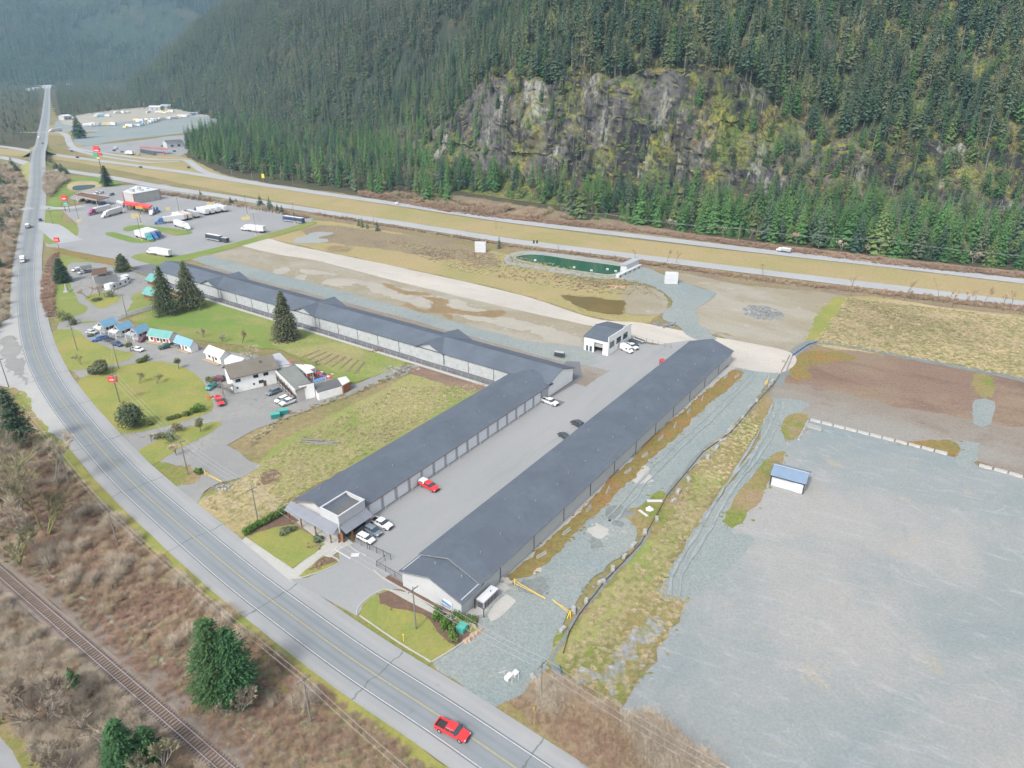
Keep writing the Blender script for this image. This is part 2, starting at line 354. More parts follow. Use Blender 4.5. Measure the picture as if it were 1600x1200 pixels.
# highway side
patch('median_grass', [(-60, 236), (75, 248), (175, 264), (300, 290), (500, 326), (800, 372), (1000, 400), (1200, 422), (1700, 484), (1700, 452), (1200, 398), (800, 350), (500, 304), (250, 264), (110, 244), (-60, 226)], 'median_grass', Z * 2, .3, 4)
patch('verge_grass', [(58, 206), (100, 214), (112, 232), (160, 250), (250, 262), (340, 278), (400, 287), (350, 274), (290, 246), (230, 240), (150, 232), (118, 224), (104, 204), (80, 196)], 'median_grass', Z * 2, .5, 4)
patch('scrub', [(440, 333), (520, 345), (640, 364), (800, 388), (1000, 420), (1200, 448), (1330, 462), (1700, 512), (1700, 488), (1320, 447), (1200, 435), (1000, 408), (800, 384), (640, 358), (480, 330)], 'scrub_brown', Z * 2, .8, 3)
patch('scrub', [(860, 352), (1000, 372), (1200, 396), (1400, 420), (1700, 454), (1700, 436), (1500, 415), (1300, 392), (1100, 368), (940, 340), (820, 322), (720, 306), (640, 300), (560, 296), (640, 320), (700, 330)], 'scrub_brown', Z * 2, 1, 3)
patch('dry_field', [(415, 368), (470, 345), (560, 352), (700, 380), (790, 396), (900, 440), (1000, 460), (1040, 480), (1000, 505), (925, 495), (800, 456), (600, 412), (460, 382)], 'median_grass', Z * 2, .8, 3)
patch('dry_field', [(500, 352), (640, 368), (760, 392), (780, 420), (700, 405), (560, 385), (480, 372)], 'scrub_brown', Z * 3, 1.5, 3)
patch('dry_field', [(700, 405), (800, 425), (900, 445), (1000, 470), (1020, 490), (930, 485), (800, 450), (720, 428)], 'median_grass', Z * 3, 1.5, 3)
patch('wet_field', [(1050, 425), (1180, 448), (1322, 463), (1300, 500), (1268, 534), (1238, 552), (1120, 524), (1088, 500), (1086, 480), (1116, 458), (1060, 440)], 'dirt_pale', Z * 3, .8, 2)
patch('moss_patch', [(1300, 468), (1322, 468), (1290, 520), (1262, 532), (1272, 500)], 'lawn_yellow', Z * 4, 1, 1.5)
patch('puddle', [(1110, 508), (1160, 512), (1170, 520), (1140, 524), (1116, 520)], 'puddle_rust', Z * 4, 1.2, 1.5)
patch('puddle', [(1180, 516), (1198, 518), (1200, 526), (1184, 526)], 'puddle_rust', Z * 4, 1, 1.5)
patch('puddle', [(1235, 498), (1250, 496), (1252, 506), (1240, 510)], 'puddle_rust', Z * 4, 1, 1.5)
patch('stubble_field', [(1326, 464), (1500, 484), (1760, 518), (1760, 640), (1600, 592), (1440, 562), (1272, 534)], 'stubble', Z * 3, .5, 2)
patch('dirt_field', [(1240, 548), (1330, 548), (1440, 566), (1600, 596), (1760, 640), (1760, 810), (1600, 746), (1525, 722), (1480, 706), (1400, 688), (1265, 656), (1200, 648), (1204, 612), (1226, 580)], 'dirt_brown', Z * 3, .6, 2)
patch('dirt_field', [(1206, 604), (1300, 608), (1420, 640), (1560, 660), (1760, 700), (1760, 800), (1530, 722), (1400, 690), (1265, 656), (1200, 645)], 'dirt_grey', Z * 4, 1.5, 2)
patch('moss_patch', [(1236, 556), (1300, 548), (1330, 562), (1270, 572), (1262, 590), (1232, 586)], 'rust_grass', Z * 5, 1, 1.5)
patch('moss_patch', [(1522, 585), (1548, 588), (1550, 622), (1530, 622)], 'verge', Z * 5, .6, 1.5)
patch('gravel_ramp', [(1524, 625), (1552, 628), (1548, 665), (1520, 662)], 'gravel_blue', Z * 6, .4, 1.5)
patch('gravel_ramp', [(1498, 692), (1530, 694), (1526, 724), (1534, 732), (1500, 730), (1490, 712), (1500, 705)], 'gravel_blue', Z * 6, .8, 1.5)
# gravel lots east
patch('gravel_yard', [(1245, 658), (1270, 657), (1482, 711), (1530, 728), (1700, 774), (2100, 900), (2400, 1500), (1100, 1500), (1040, 1170), (968, 1112), (1020, 1030), (1065, 950), (1030, 935), (1140, 820), (1215, 720)], 'gravel_yard', Z * 4, .7, 1.5)
patch('access_track', [(1200, 628), (1215, 622), (1262, 630), (1240, 650), (1222, 668), (1226, 700), (1195, 730), (1160, 770), (1135, 825), (1180, 845), (1120, 905), (1074, 936), (1030, 935), (1028, 918), (1052, 880), (1098, 806), (1150, 742), (1188, 682)], 'gravel_blue', Z * 5, .5, 1.5)
patch('verge_grass', [(1226, 706), (1216, 730), (1178, 790), (1144, 826), (1133, 815), (1160, 762), (1204, 714)], 'verge', Z * 6, .6, 1)
patch('verge_grass', [(1232, 650), (1262, 650), (1250, 680), (1232, 688), (1222, 670)], 'verge', Z * 6, .5, 1)
patch('verge_grass', [(1400, 690), (1482, 690), (1500, 700), (1494, 712), (1480, 710), (1400, 692)], 'rust_grass', Z * 6, .5, 1)
patch('grass_bank', [(1192, 618), (1206, 626), (1190, 668), (1150, 740), (1098, 804), (1052, 878), (1028, 922), (1034, 938), (1074, 940), (1040, 988), (1000, 1050), (968, 1112), (930, 1088), (892, 1062), (868, 1030), (850, 1052), (845, 1022), (872, 988), (905, 950), (940, 915), (1000, 850), (1045, 775), (1100, 712), (1150, 655)], 'verge', Z * 5, .6, 1)
patch('grass_bank', [(1060, 850), (1035, 905), (1000, 940), (930, 1000), (880, 1040), (862, 1030), (900, 975), (960, 910), (1020, 840), (1080, 760), (1110, 730), (1120, 760)], 'grass_field', Z * 6, 1.2, 1)
patch('gravel_spill', [(985, 985), (1020, 975), (1030, 1000), (990, 1040), (965, 1090), (930, 1075), (905, 1050), (945, 1040), (970, 1010)], 'rubble', Z * 7, 1.8, .8)
patch('gravel_lane', [(1150, 572), (1218, 580), (1196, 606), (1176, 632), (1150, 660), (1120, 700), (1070, 744), (1020, 800), (985, 850), (925, 905), (890, 955), (862, 1010), (848, 1045), (842, 1062), (775, 1104), (740, 1082), (676, 1040), (712, 1012), (745, 985), (770, 930), (820, 890), (870, 845), (930, 780), (990, 715), (1060, 655), (1115, 605)], 'gravel_blue', Z * 7, .5, 1.2)
patch('gravel_spill', [(985, 800), (1030, 768), (1046, 770), (1040, 790), (1015, 830), (1000, 838), (992, 820)], 'verge', Z * 8, .8, 1)
patch('wall_gravel', [(1142, 570), (1152, 574), (1080, 640), (960, 760), (850, 868), (790, 925), (752, 960), (722, 960), (735, 945), (850, 840), (1000, 690)], 'shoulder_gravel', Z * 8, .3, 1.2)
patch('rust_grass', [(1148, 578), (1160, 588), (1110, 632), (1050, 688), (968, 768), (884, 848), (838, 895), (795, 908), (800, 895), (850, 850), (900, 802), (980, 722), (1060, 648), (1120, 596)], 'rust_grass', Z * 9, .5, .8)
patch('concrete_pad', [(762, 962), (775, 944), (792, 930), (806, 940), (780, 968), (768, 972)], 'concrete', Z * 9, .2, 1)
for i, (a, b, c) in enumerate([(960, 742, 2.6), (1003, 748, 3.2), (966, 802, 3.6), (937, 832, 2.6), (930, 850, 2.4), (1000, 735, 2.2), (965, 818, 1.6), (784, 1050, 0.1), (990, 712, 1.5), (835, 890, 1.2), (834, 918, 3)]):
    p = G(a, b); r_ = random.Random(i); n_ = 12
    patch('gravel_hollow', [(p.x + math.cos(q * 6.283 / n_) * c * r_.uniform(.7, 1.2), p.y + math.sin(q * 6.283 / n_) * c * r_.uniform(.7, 1.2), 0) for q in range(n_)], 'ditch_grey' if i % 2 == 0 else 'concrete', Z * 8 + .001 * i, .4, .6, world=True)
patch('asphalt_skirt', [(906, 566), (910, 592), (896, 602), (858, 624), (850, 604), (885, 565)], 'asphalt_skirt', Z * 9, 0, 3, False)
patch('storage_yard_asphalt', [(560, 826), (580, 800), (700, 725), (862, 612), (897, 592), (904, 556), (985, 530), (1020, 540), (1080, 532), (1075, 560), (800, 790), (660, 900), (625, 917), (612, 895), (588, 888), (586, 872), (552, 852)], 'asphalt_lot', Z * 8, 0, 3, False)
patch('entrance_drive', [(530, 853), (552, 850), (560, 845), (612, 875), (600, 886), (660, 905), (700, 940), (640, 922), (604, 922), (578, 935), (558, 964), (470, 915), (452, 906), (480, 904), (505, 892), (530, 879)], 'asphalt_lot', Z * 9, 0, 3, False)
# fill between the long building and the sand strip
patch('dirt_flat', [(345, 388), (372, 380), (500, 408), (620, 438), (800, 482), (940, 514), (1010, 530), (905, 560), (700, 505), (520, 455), (400, 420), (300, 402)], 'dirt_pale', Z * 4, .5, 2)
patch('service_gravel', [tuple(W(a_, b_)) for a_, b_ in ((199.5, 112), (200, 200), (200.5, 340), (211, 352), (211, 300), (209, 200), (208, 140), (214, 118))], 'gravel_blue', Z * 8.5, .35, 2, True, True)
patch('sand_strip', [(415, 373), (460, 384), (600, 413), (800, 458), (925, 497), (1000, 505), (1100, 524), (1234, 551), (1224, 582), (1145, 574), (1075, 548), (985, 530), (940, 514), (800, 483), (620, 440), (500, 409), (430, 397), (372, 381)], 'sand_strip', Z * 7, .12, 2)
patch('dirt_flat', [(560, 440), (640, 452), (700, 468), (770, 490), (860, 512), (905, 530), (900, 545), (820, 520), (700, 488), (600, 462)], 'gravel_tan', Z * 5, 1.5, 2)
for q in ([(600, 444), (625, 450), (640, 456), (668, 457), (672, 462), (640, 462), (615, 455)], [(636, 475), (668, 484), (686, 466), (694, 470), (700, 480), (740, 488), (775, 486), (790, 490), (770, 498), (730, 492), (690, 489), (655, 489), (640, 482)], [(655, 462), (668, 464), (690, 468), (700, 474), (676, 470)], [(690, 490), (702, 492), (706, 498), (694, 496)]):
    patch('puddle', q, 'puddle_rust', Z * 6, .8, 1)
patch('puddle', [(511, 388), (528, 385), (548, 388), (542, 393), (520, 394)], 'puddle_rust', Z * 5, .8, 1.5)
patch('pond_water_shallow', [(880, 462), (902, 463), (930, 466), (955, 468), (980, 471), (976, 480), (976, 490), (960, 491), (930, 488), (905, 480), (888, 472)], 'puddle_bed', Z * 5, .8, 1.5)
for q in ([(427, 424), (447, 418), (450, 426), (440, 431), (428, 430)], [(472, 422), (500, 424), (528, 428), (520, 432), (498, 430), (478, 428)], [(462, 432), (478, 430), (476, 438), (464, 438)], [(512, 436), (540, 434), (560, 438), (545, 448), (520, 446), (500, 444)]):
    patch('pale_silt', q, 'gravel_tan', Z * 5.5, 1.2, 1.5)
patch('gravel_path', [(978, 432), (1004, 418), (1050, 436), (1086, 448), (1118, 459), (1100, 474), (1088, 484), (1092, 505), (1120, 530), (1090, 532), (1052, 508), (1034, 496), (1048, 478), (1046, 464), (1020, 448), (980, 440)], 'gravel_blue', Z * 8, .6, 1.5)
patch('gravel_path', [(460, 374), (482, 365), (505, 362), (516, 366), (500, 371), (510, 376), (490, 380), (470, 380)], 'gravel_path', Z * 4, 2, 2)
patch('dirt_flat', [(985, 445), (1020, 452), (1042, 468), (1044, 478), (1030, 492), (1000, 492), (978, 490), (978, 472), (970, 460)], 'dirt_pale', Z * 6, .6, 1.5)
patch('dirt_flat', [(1092, 500), (1150, 460), (1250, 460), (1240, 540), (1150, 524), (1100, 516)], 'dirt_pale', Z * 3.5, 1.5, 2)
# retention pond with its gravel bank
patch('pond_bank', [(787, 405), (800, 396), (830, 393), (900, 400), (985, 413), (1000, 420), (985, 434), (950, 437), (880, 428), (820, 418), (790, 412)], 'gravel_path', Z * 6, .3, 1.5)
patch('pond_berm', [(797, 404), (812, 397), (840, 397), (985, 416), (978, 426), (950, 433), (880, 422), (820, 412)], 'grass_field', Z * 7, .2, 1.5)
patch('pond_bank', [(802, 403), (814, 398), (840, 397), (985, 417), (978, 424), (958, 431), (935, 430), (850, 416), (808, 407)], 'gravel_path', Z * 8, .2, 1.5)
n = NT('pond_green_water', .08, .5); M['pond_green_water'] = n.done(n.mix(n.noise(.05, 3, .6, .3, .7), (.012, .065, .035, 1), (.02, .085, .05, 1))); n.bump(n.noise(1.5, 3, .5, 0, 1), .15, .05)
n = NT('pond_dark_water', .08, .5); M['pond_dark_water'] = n.done((.03, .045, .055))
patch('pond_water', [(806, 402), (818, 399), (845, 399), (900, 407), (975, 418), (970, 424), (955, 429), (930, 427), (850, 415), (812, 406)], 'pond_green_water', Z * 9, .1, 1.5)
# ditch between the two eastern fields
strip('ditch', dense([(1212, 603), (1228, 570), (1238, 555), (1258, 540), (1272, 535), (1300, 537), (1360, 547), (1440, 563), (1600, 594), (1760, 636)], 2), -2.0, 2.0, Z * 8, 'ditch_grey', rag=.7)
strip('rail_wash', dense([(878, 1062), (862, 1030), (880, 1000), (905, 962), (945, 910), (1000, 852), (1042, 775), (1098, 706), (1142, 676), (1160, 656), (1180, 632), (1210, 600)], 2), -.5, .5, Z * 9, 'ditch_grey', rag=.5)
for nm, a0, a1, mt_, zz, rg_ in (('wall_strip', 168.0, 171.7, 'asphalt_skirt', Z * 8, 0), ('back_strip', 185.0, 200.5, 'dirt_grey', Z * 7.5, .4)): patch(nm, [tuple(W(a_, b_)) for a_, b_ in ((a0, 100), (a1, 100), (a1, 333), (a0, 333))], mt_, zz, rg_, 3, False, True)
# office frontage
patch('front_lawn', [(388, 842), (410, 826), (452, 818), (508, 850), (492, 866), (456, 889)], 'lawn_yellow', Z * 8, .1, 2, False)
patch('planting_bed', [(384, 832), (412, 816), (436, 796), (448, 800), (470, 815), (452, 822), (430, 826), (400, 834)], 'mulch', Z * 9, .2, 1)
patch('front_lawn', [(466, 902), (505, 868), (531, 878), (505, 892), (480, 903)], 'lawn_yellow', Z * 8, .1, 1, False)
patch('planting_bed', [(484, 890), (506, 870), (528, 878), (515, 882), (498, 888)], 'mulch', Z * 9, .2, 1)
patch('sidewalk', [(384, 840), (458, 890), (508, 851), (530, 858), (540, 850), (552, 852), (530, 862), (474, 904), (455, 910), (378, 846)], 'concrete', Z * 7, 0, 3, False)
patch('sidewalk', [(450, 806), (462, 800), (528, 840), (540, 838), (552, 850), (530, 860), (505, 850)], 'concrete', Z * 8, 0, 3, False)
patch('front_lawn', [(602, 922), (578, 935), (562, 962), (620, 1002), (674, 1035), (716, 1008), (748, 984), (722, 965), (640, 935)], 'lawn_yellow', Z * 8, .1, 1.5)
patch('planting_bed', [(592, 930), (606, 924), (640, 936), (690, 958), (726, 984), (738, 990), (712, 1010), (686, 988), (672, 966), (650, 956), (612, 950), (594, 944)], 'mulch', Z * 9, .3, 1)
patch('planting_bed', [(664, 932), (700, 938), (721, 960), (698, 965), (658, 944), (600, 905), (610, 898)], 'mulch', Z * 8, .1, 1, False)
patch('sidewalk', [(601, 920), (640, 928), (660, 941), (695, 963), (722, 955), (738, 968), (745, 985), (722, 966), (700, 972), (660, 952), (640, 942), (610, 925)], 'concrete', Z * 10, 0, 2, False)
# motel grounds
patch('motel_asphalt', [(92, 506), (112, 496), (135, 505), (180, 500), (240, 525), (350, 548), (470, 570), (545, 602), (600, 580), (655, 570), (640, 582), (560, 612), (470, 645), (400, 672), (345, 702), (290, 728), (215, 706), (200, 690), (140, 605), (96, 560)], 'asphalt_old', Z * 3, .3, 2)
patch('motel_lawn', [(205, 500), (236, 486), (262, 470), (330, 468), (420, 492), (520, 522), (640, 562), (632, 572), (600, 582), (545, 600), (520, 590), (480, 566), (440, 548), (410, 545), (330, 535), (300, 530), (250, 515)], 'lawn', Z * 5, .3, 2)
patch('motel_lawn', [(260, 482), (340, 470), (420, 492), (400, 520), (300, 515), (240, 500)], 'lawn_bright', Z * 6, 1.2, 2)
patch('motel_lawn', [(420, 535), (500, 530), (600, 558), (630, 570), (560, 590), (480, 560)], 'grass_field', Z * 6, 1, 2)
patch('motel_lawn', [(82, 520), (104, 514), (125, 518), (140, 533), (175, 545), (200, 550), (212, 556), (190, 566), (155, 575), (110, 579), (98, 566), (86, 545)], 'lawn_yellow', Z * 5, .3, 1.5)
patch('motel_lawn', [(121, 598), (150, 582), (190, 572), (240, 565), (280, 572), (310, 590), (330, 625), (328, 643), (290, 657), (240, 670), (200, 678), (178, 672), (145, 636)], 'lawn_yellow', Z * 5, .3, 1.5)
patch('motel_lawn', [(214, 706), (250, 686), (300, 666), (345, 660), (330, 676), (270, 706), (236, 727), (220, 722)], 'lawn_yellow', Z * 5, .3, 1.2)
patch('motel_lawn', [(254, 742), (290, 730), (318, 744), (300, 758), (265, 760)], 'verge', Z * 5, .3, 1.2)
patch('vacant_field', [(308, 782), (350, 758), (392, 738), (440, 690), (620, 598), (690, 570), (770, 597), (700, 660), (480, 765), (430, 800), (384, 840), (330, 812)], 'grass_field', Z * 4, .5, 2)
patch('vacant_field', [(640, 580), (690, 570), (768, 597), (735, 612), (690, 600)], 'dirt_brown', Z * 5, 1, 1.5)
patch('vacant_field', [(312, 785), (350, 762), (400, 745), (440, 790), (385, 838), (340, 815)], 'stubble', Z * 5, 1, 1.5)
patch('bare_earth', [(415, 738), (430, 732), (440, 742), (425, 756), (410, 752)], 'mulch', Z * 6, .8, 1)
patch('rubble_pad', [(292, 716), (350, 696), (396, 722), (412, 728), (372, 748), (330, 762), (300, 790), (270, 765), (300, 758), (318, 744)], 'asphalt_old', Z * 5, .4, 1.2)
# neighbour's yard
patch('yard_lawn', [(80, 398), (96, 390), (200, 414), (246, 428), (240, 470), (212, 490), (180, 500), (96, 506), (84, 480)], 'lawn', Z * 3, .3, 2)
patch('yard_gravel', [(106, 414), (130, 410), (185, 416), (236, 438), (232, 452), (205, 474), (188, 500), (140, 502), (92, 508), (112, 496), (136, 486), (120, 464), (108, 440)], 'asphalt_old', Z * 4, .4, 1.5)
patch('yard_lawn', [(134, 464), (160, 458), (184, 462), (186, 470), (160, 482), (148, 478)], 'lawn_yellow', Z * 5, .3, 1.2)
patch('yard_lawn', [(205, 466), (228, 452), (250, 452), (252, 470), (225, 476)], 'lawn', Z * 5, .3, 1.2)
patch('hedge_ground', [(76, 402), (94, 392), (88, 420), (84, 460), (88, 490), (82, 500), (68, 480), (66, 440)], 'scrub_brown', Z * 4, .4, 1.5)
patch('fenced_yard', [(202, 418), (240, 412), (262, 425), (245, 435), (210, 424)], 'asphalt_skirt', Z * 5, 0, 2, False)
# truck stop
patch('truckstop_asphalt', [(98, 330), (135, 318), (108, 310), (125, 297), (160, 291), (258, 288), (345, 316), (442, 334), (490, 342), (480, 352), (430, 364), (350, 386), (272, 407), (205, 420), (195, 408), (88, 388), (72, 386), (70, 376), (120, 366), (121, 350)], 'asphalt_truckstop', Z * 4, .1, 3, False)
patch('truckstop_lawn', [(66, 332), (98, 332), (97, 345), (120, 352), (121, 368), (100, 377), (68, 378)], 'lawn', Z * 5, .1, 2)
patch('truckstop_lawn', [(92, 285), (110, 278), (165, 278), (190, 290), (150, 294), (118, 302), (100, 312), (92, 326), (74, 332), (78, 305)], 'lawn_bright', Z * 5, .3, 2)
patch('retention_basin', [(105, 292), (112, 285), (140, 283), (158, 287), (156, 293), (140, 298), (112, 298)], 'stubble', Z * 6, .2, 2)
patch('basin_water', [(114, 297), (117, 291), (145, 289), (149, 292), (142, 295), (125, 298)], 'pond_dark_water', Z * 7, .1, 2)
patch('traffic_island', [(165, 367), (176, 363), (222, 375), (246, 378), (225, 380), (205, 379)], 'lawn_bright', Z * 6, .1, 2)
patch('traffic_island', [(192, 358), (215, 352), (300, 362), (276, 369), (255, 364), (215, 360), (200, 362)], 'lawn_bright', Z * 6, .1, 2)
patch('truckstop_lawn', [(204, 402), (236, 395), (272, 401), (350, 384), (430, 362), (480, 348), (495, 350), (430, 370), (350, 392), (275, 412), (242, 414)], 'lawn', Z * 7, .2, 2)
patch('ditch_bank', [(84, 388), (100, 390), (200, 414), (204, 420), (150, 410), (90, 396)], 'rust_grass', Z * 6, .4, 1.5)
for q in ([(120, 345), (126, 342), (129, 346), (122, 348)], [(204, 334), (218, 334), (222, 340), (206, 342)], [(322, 316), (334, 314), (336, 319), (324, 320)], [(376, 340), (390, 338), (392, 344), (378, 345)], [(258, 325), (266, 324), (266, 329), (260, 330)]):
    patch('painted_island', q, 'line_yellow', Z * 7, .05, 2, False)
# far gravel yards
patch('far_gravel_yard', [(92, 188), (150, 178), (240, 168), (330, 172), (372, 180), (370, 188), (300, 206), (200, 218), (128, 228), (118, 214), (150, 206), (92, 204)], 'gravel_blue', Z * 5, 1, 6)
patch('far_gravel_yard', [(100, 186), (160, 174), (260, 166), (340, 172), (320, 182), (250, 184), (180, 192), (110, 196)], 'gravel_tan', Z * 6, 2, 6)
patch('far_truckstop_asphalt', [(128, 230), (200, 222), (290, 212), (292, 240), (262, 243), (190, 240), (150, 237)], 'asphalt_truckstop', Z * 6, .5, 6)
# left side of the main road
patch('gravel_turnout', [(-30, 536), (8, 500), (40, 490), (70, 560), (92, 620), (118, 668), (100, 690), (75, 668), (52, 640), (30, 610), (-40, 590)], 'shoulder_gravel', Z * 5, .5, 1.5)
patch('asphalt_patch', [(8, 528), (28, 532), (32, 560), (44, 590), (40, 602), (22, 580), (4, 560)], 'asphalt_old', Z * 6, .8, 1)
patch('side_path', [(-60, 1110), (0, 1152), (32, 1200), (60, 1260), (-60, 1300)], 'asphalt_lot', Z * 5, .1, 2)
patch('path_verge', [(-60, 1060), (0, 1110), (45, 1165), (75, 1215), (110, 1270), (60, 1280), (0, 1180), (-60, 1130)], 'verge', Z * 4, .8, 1.5)
# ------------------------------------------------------------------ roads
ROAD = [(940, 1290), (860, 1238), (797, 1195), (687, 1120), (562, 1039), (462, 967), (370, 897), (275, 816), (200, 748), (140, 682), (95, 625), (68, 580), (52, 538), (44, 495), (41, 452), (42, 410), (47, 372), (52, 338), (57, 300), (60, 265), (63, 235), (67, 208), (71, 182), (73, 160), (74, 142), (75, 126)]
def bridge_z(p):   # the road climbs on to its bridge across the highway
    d = abs((p - G(61, 252)).length); return 5.2 * max(0.0, 1 - max(0, d - 45) / 130) ** 1.4 if d < 175 else 0
cl = [p for p in dense(ROAD, 4)]
road = thing('main_road', 'two-lane grey asphalt road curving from bottom centre to far left', 'road'); road['kind'] = 'structure'
strip('shoulder', cl, 3.2, 6.9, Z * 9, 'shoulder', road, zf=bridge_z, rag=.12)
strip('shoulder', cl, -6.1, -3.2, Z * 9, 'shoulder', road, zf=bridge_z, rag=.12)
strip('asphalt', cl, -3.45, 3.45, Z * 10, 'carriageway', road, zf=bridge_z)
strip('centre_line', cl, -.13, -.04, Z * 11, 'line_yellow', road, zf=bridge_z); strip('centre_line', cl, .04, .13, Z * 11, 'line_yellow', road, zf=bridge_z)
strip('edge_line', cl, 3.18, 3.30, Z * 11, 'line_white', road, zf=bridge_z); strip('edge_line', cl, -3.30, -3.18, Z * 11, 'line_white', road, zf=bridge_z)
strip('edge_seal', cl, 3.44, 3.56, Z * 11, 'line_seal', road, zf=bridge_z); strip('edge_seal', cl, -3.56, -3.44, Z * 11, 'line_seal', road, zf=bridge_z)
near = [p for p in cl if p.length < 330]
strip('verge', near, -8.4, -5.9, Z * 8, 'lawn_yellow', rag=.8); strip('verge', near, -11.5, -7.6, Z * 7, 'verge', rag=1.4)
strip('verge', near[:45], 6.8, 10.5, Z * 6, 'verge', rag=.8)
# raised approach embankment of the bridge and the bridge itself
emb = MB(); P_ = [p for p in cl if bridge_z(p) > .15]
for sgn in (-1, 1):
    for i in range(len(P_) - 1):
        a, b = P_[i], P_[i + 1]; t = (b - a).normalized(); nn = Vector((t.y, -t.x, 0)) * sgn
        if (a - G(61, 252)).length < 42: continue
        za, zb = bridge_z(a), bridge_z(b)
        emb.add([a + nn * 6 + Vector((0, 0, za)), b + nn * 6 + Vector((0, 0, zb)), b + nn * (6 + zb * 2), a + nn * (6 + za * 2)], [(0, 1, 2, 3)])
emb.build('embankment', 'grass_field')['kind'] = 'structure'
paint('concrete_light', (.36, .355, .34), .85, .2, var=.12, vs=.4, grime=((.2, .19, .17), .6)); paint('concrete_panel', (.40, .41, .41), .85, .2, var=.06, vs=.25, grime=((.28, .29, .28), .35))
br = thing('road_bridge', 'concrete bridge carrying the main road over the highway', 'bridge'); br['kind'] = 'structure'
P_ = [p for p in cl if (p - G(61, 252)).length < 48]
for a, b in zip(P_[:-1], P_[1:]):
    t = (b - a).normalized(); nn = Vector((t.y, -t.x, 0)); zz = bridge_z(a)
    for sgn in (-1, 1):
        m_ = MB(); m_.quad(a + nn * 6.4 * sgn + Vector((0, 0, zz + .9)), b + nn * 6.4 * sgn + Vector((0, 0, zz + .9)), b + nn * 6.4 * sgn + Vector((0, 0, zz - 1.4)), a + nn * 6.4 * sgn + Vector((0, 0, zz - 1.4)), .35); m_.build('parapet', 'concrete_light', br)
for k in (len(P_) // 3, 2 * len(P_) // 3):
    a = P_[k]; m_ = MB(); m_.box(a.x - 5, a.x + 5, a.y - .6, a.y + .6, 0, bridge_z(a) - .1); m_.build('pier', 'concrete_light', br)
_hz = [0.0]
def highway(name, label, px, w, edges=True):
    h = thing(name, label, 'road'); h['kind'] = 'structure'; c = dense(px, 6); _hz[0] += .006
    strip('asphalt', c, -w, w, Z * 12 - _hz[0], 'highway_asphalt', h)
    if edges:
        strip('edge_line', c, w - 1.35, w - 1.15, Z * 12 + .008, 'line_white', h); strip('edge_line', c, -w + 1.15, -w + 1.35, Z * 12 + .008, 'line_yellow', h)
    return c
HN = highway('highway_carriageway', 'near carriageway of the highway, pale grey asphalt', [(-160, 222), (0, 246), (47, 257), (102, 267), (175, 278), (250, 292), (350, 307), (450, 323), (640, 352), (800, 377), (975, 399), (1200, 427), (1400, 451), (1600, 476), (1800, 500)], 5.2)
HF = highway('highway_carriageway', 'far carriageway of the highway below the wooded cliff', [(-160, 211), (0, 229), (70, 240), (175, 254), (285, 269), (400, 287), (500, 302), (640, 322), (800, 346), (1000, 370), (1200, 394), (1400, 416), (1600, 440), (1800, 462)], 5.0)
highway('highway_ramp', 'exit ramp curving beside the far carriageway', [(75, 207), (92, 207), (104, 212), (108, 222), (116, 231), (150, 238), (200, 245), (250, 250), (287, 250), (300, 256), (318, 268), (350, 277), (400, 286)], 3.6, False)
highway('highway_ramp', 'second ramp joining the far carriageway', [(108, 232), (130, 238), (160, 244), (205, 251), (240, 254), (280, 252)], 3.0, False)
highway('side_road', 'cross road beside the far intersection', [(32, 207), (60, 207), (75, 206), (110, 205), (150, 205)], 4, False)
highway('side_road', 'short side road joining the main road from the left', [(-60, 337), (0, 331), (30, 328), (50, 325)], 4.5, False)
highway('side_road', 'truck stop entrance road', [(48, 352), (75, 354), (100, 372), (112, 378)], 6.5, False)
highway('side_road', 'apron linking the main road with the truck stop pumps', [(52, 322), (80, 326), (100, 326), (130, 322)], 4.5, False)
# ------------------------------------------------------------------ railway
rail = thing('railway_track', 'single railway track with brown sleepers on ballast', 'railway'); rail['kind'] = 'structure'
r0, r1 = G(-110, 800), G(420, 1262); rd = (r1 - r0).normalized(); rn = Vector((rd.y, -rd.x, 0)); rl = (r1 - r0).length
ctr = [r0 + rd * t for t in np.arange(0, rl, 3.0)]
def sect(o0, z0, o1, z1, name, mat):
    vs = []; 
    for i, p in enumerate(ctr): vs += [p + rn * (o0 + .25 * noise.noise(p * .4)) + Vector((0, 0, z0)), p + rn * (o1 + (.25 * noise.noise(p * .4 + Vector((9, 0, 0))) if abs(o1) > 3 else 0)) + Vector((0, 0, z1))]
    m_ = MB(); m_.add(vs, [(2 * i, 2 * i + 1, 2 * i + 3, 2 * i + 2) for i in range(len(ctr) - 1)]); return m_.build(name, mat, rail)
sect(-2.0, .5, 2.0, .5, 'ballast_top', 'ballast'); sect(-5.4, .03, -2.0, .5, 'ballast_side', 'ballast'); sect(2.0, .5, 4.2, .03, 'ballast_side', 'ballast')
paint('rail_steel', (.42, .38, .40), .35, .5, .6); paint('sleeper_wood', (.115, .08, .065), .9, .1, var=.2, vs=3)
for sgn in (-1, 1):
    m_ = MB(); a = r0 + rn * .78 * sgn; b = r1 + rn * .78 * sgn
    m_.add([a + rn * s_ + Vector((0, 0, z_)) for s_, z_ in ((-.05, .6), (.05, .6), (.05, .76), (-.05, .76))] + [b + rn * s_ + Vector((0, 0, z_)) for s_, z_ in ((-.05, .6), (.05, .6), (.05, .76), (-.05, .76))], [(0, 1, 5, 4), (1, 2, 6, 5), (2, 3, 7, 6), (3, 0, 4, 7)]); m_.build('rail', 'rail_steel', rail)
m_ = MB(); m_.box(-.13, .13, -1.3, 1.3, .42, .61); sl0 = m_.build('sleeper', 'sleeper_wood', rail); ra = math.atan2(rd.y, rd.x); i = 0
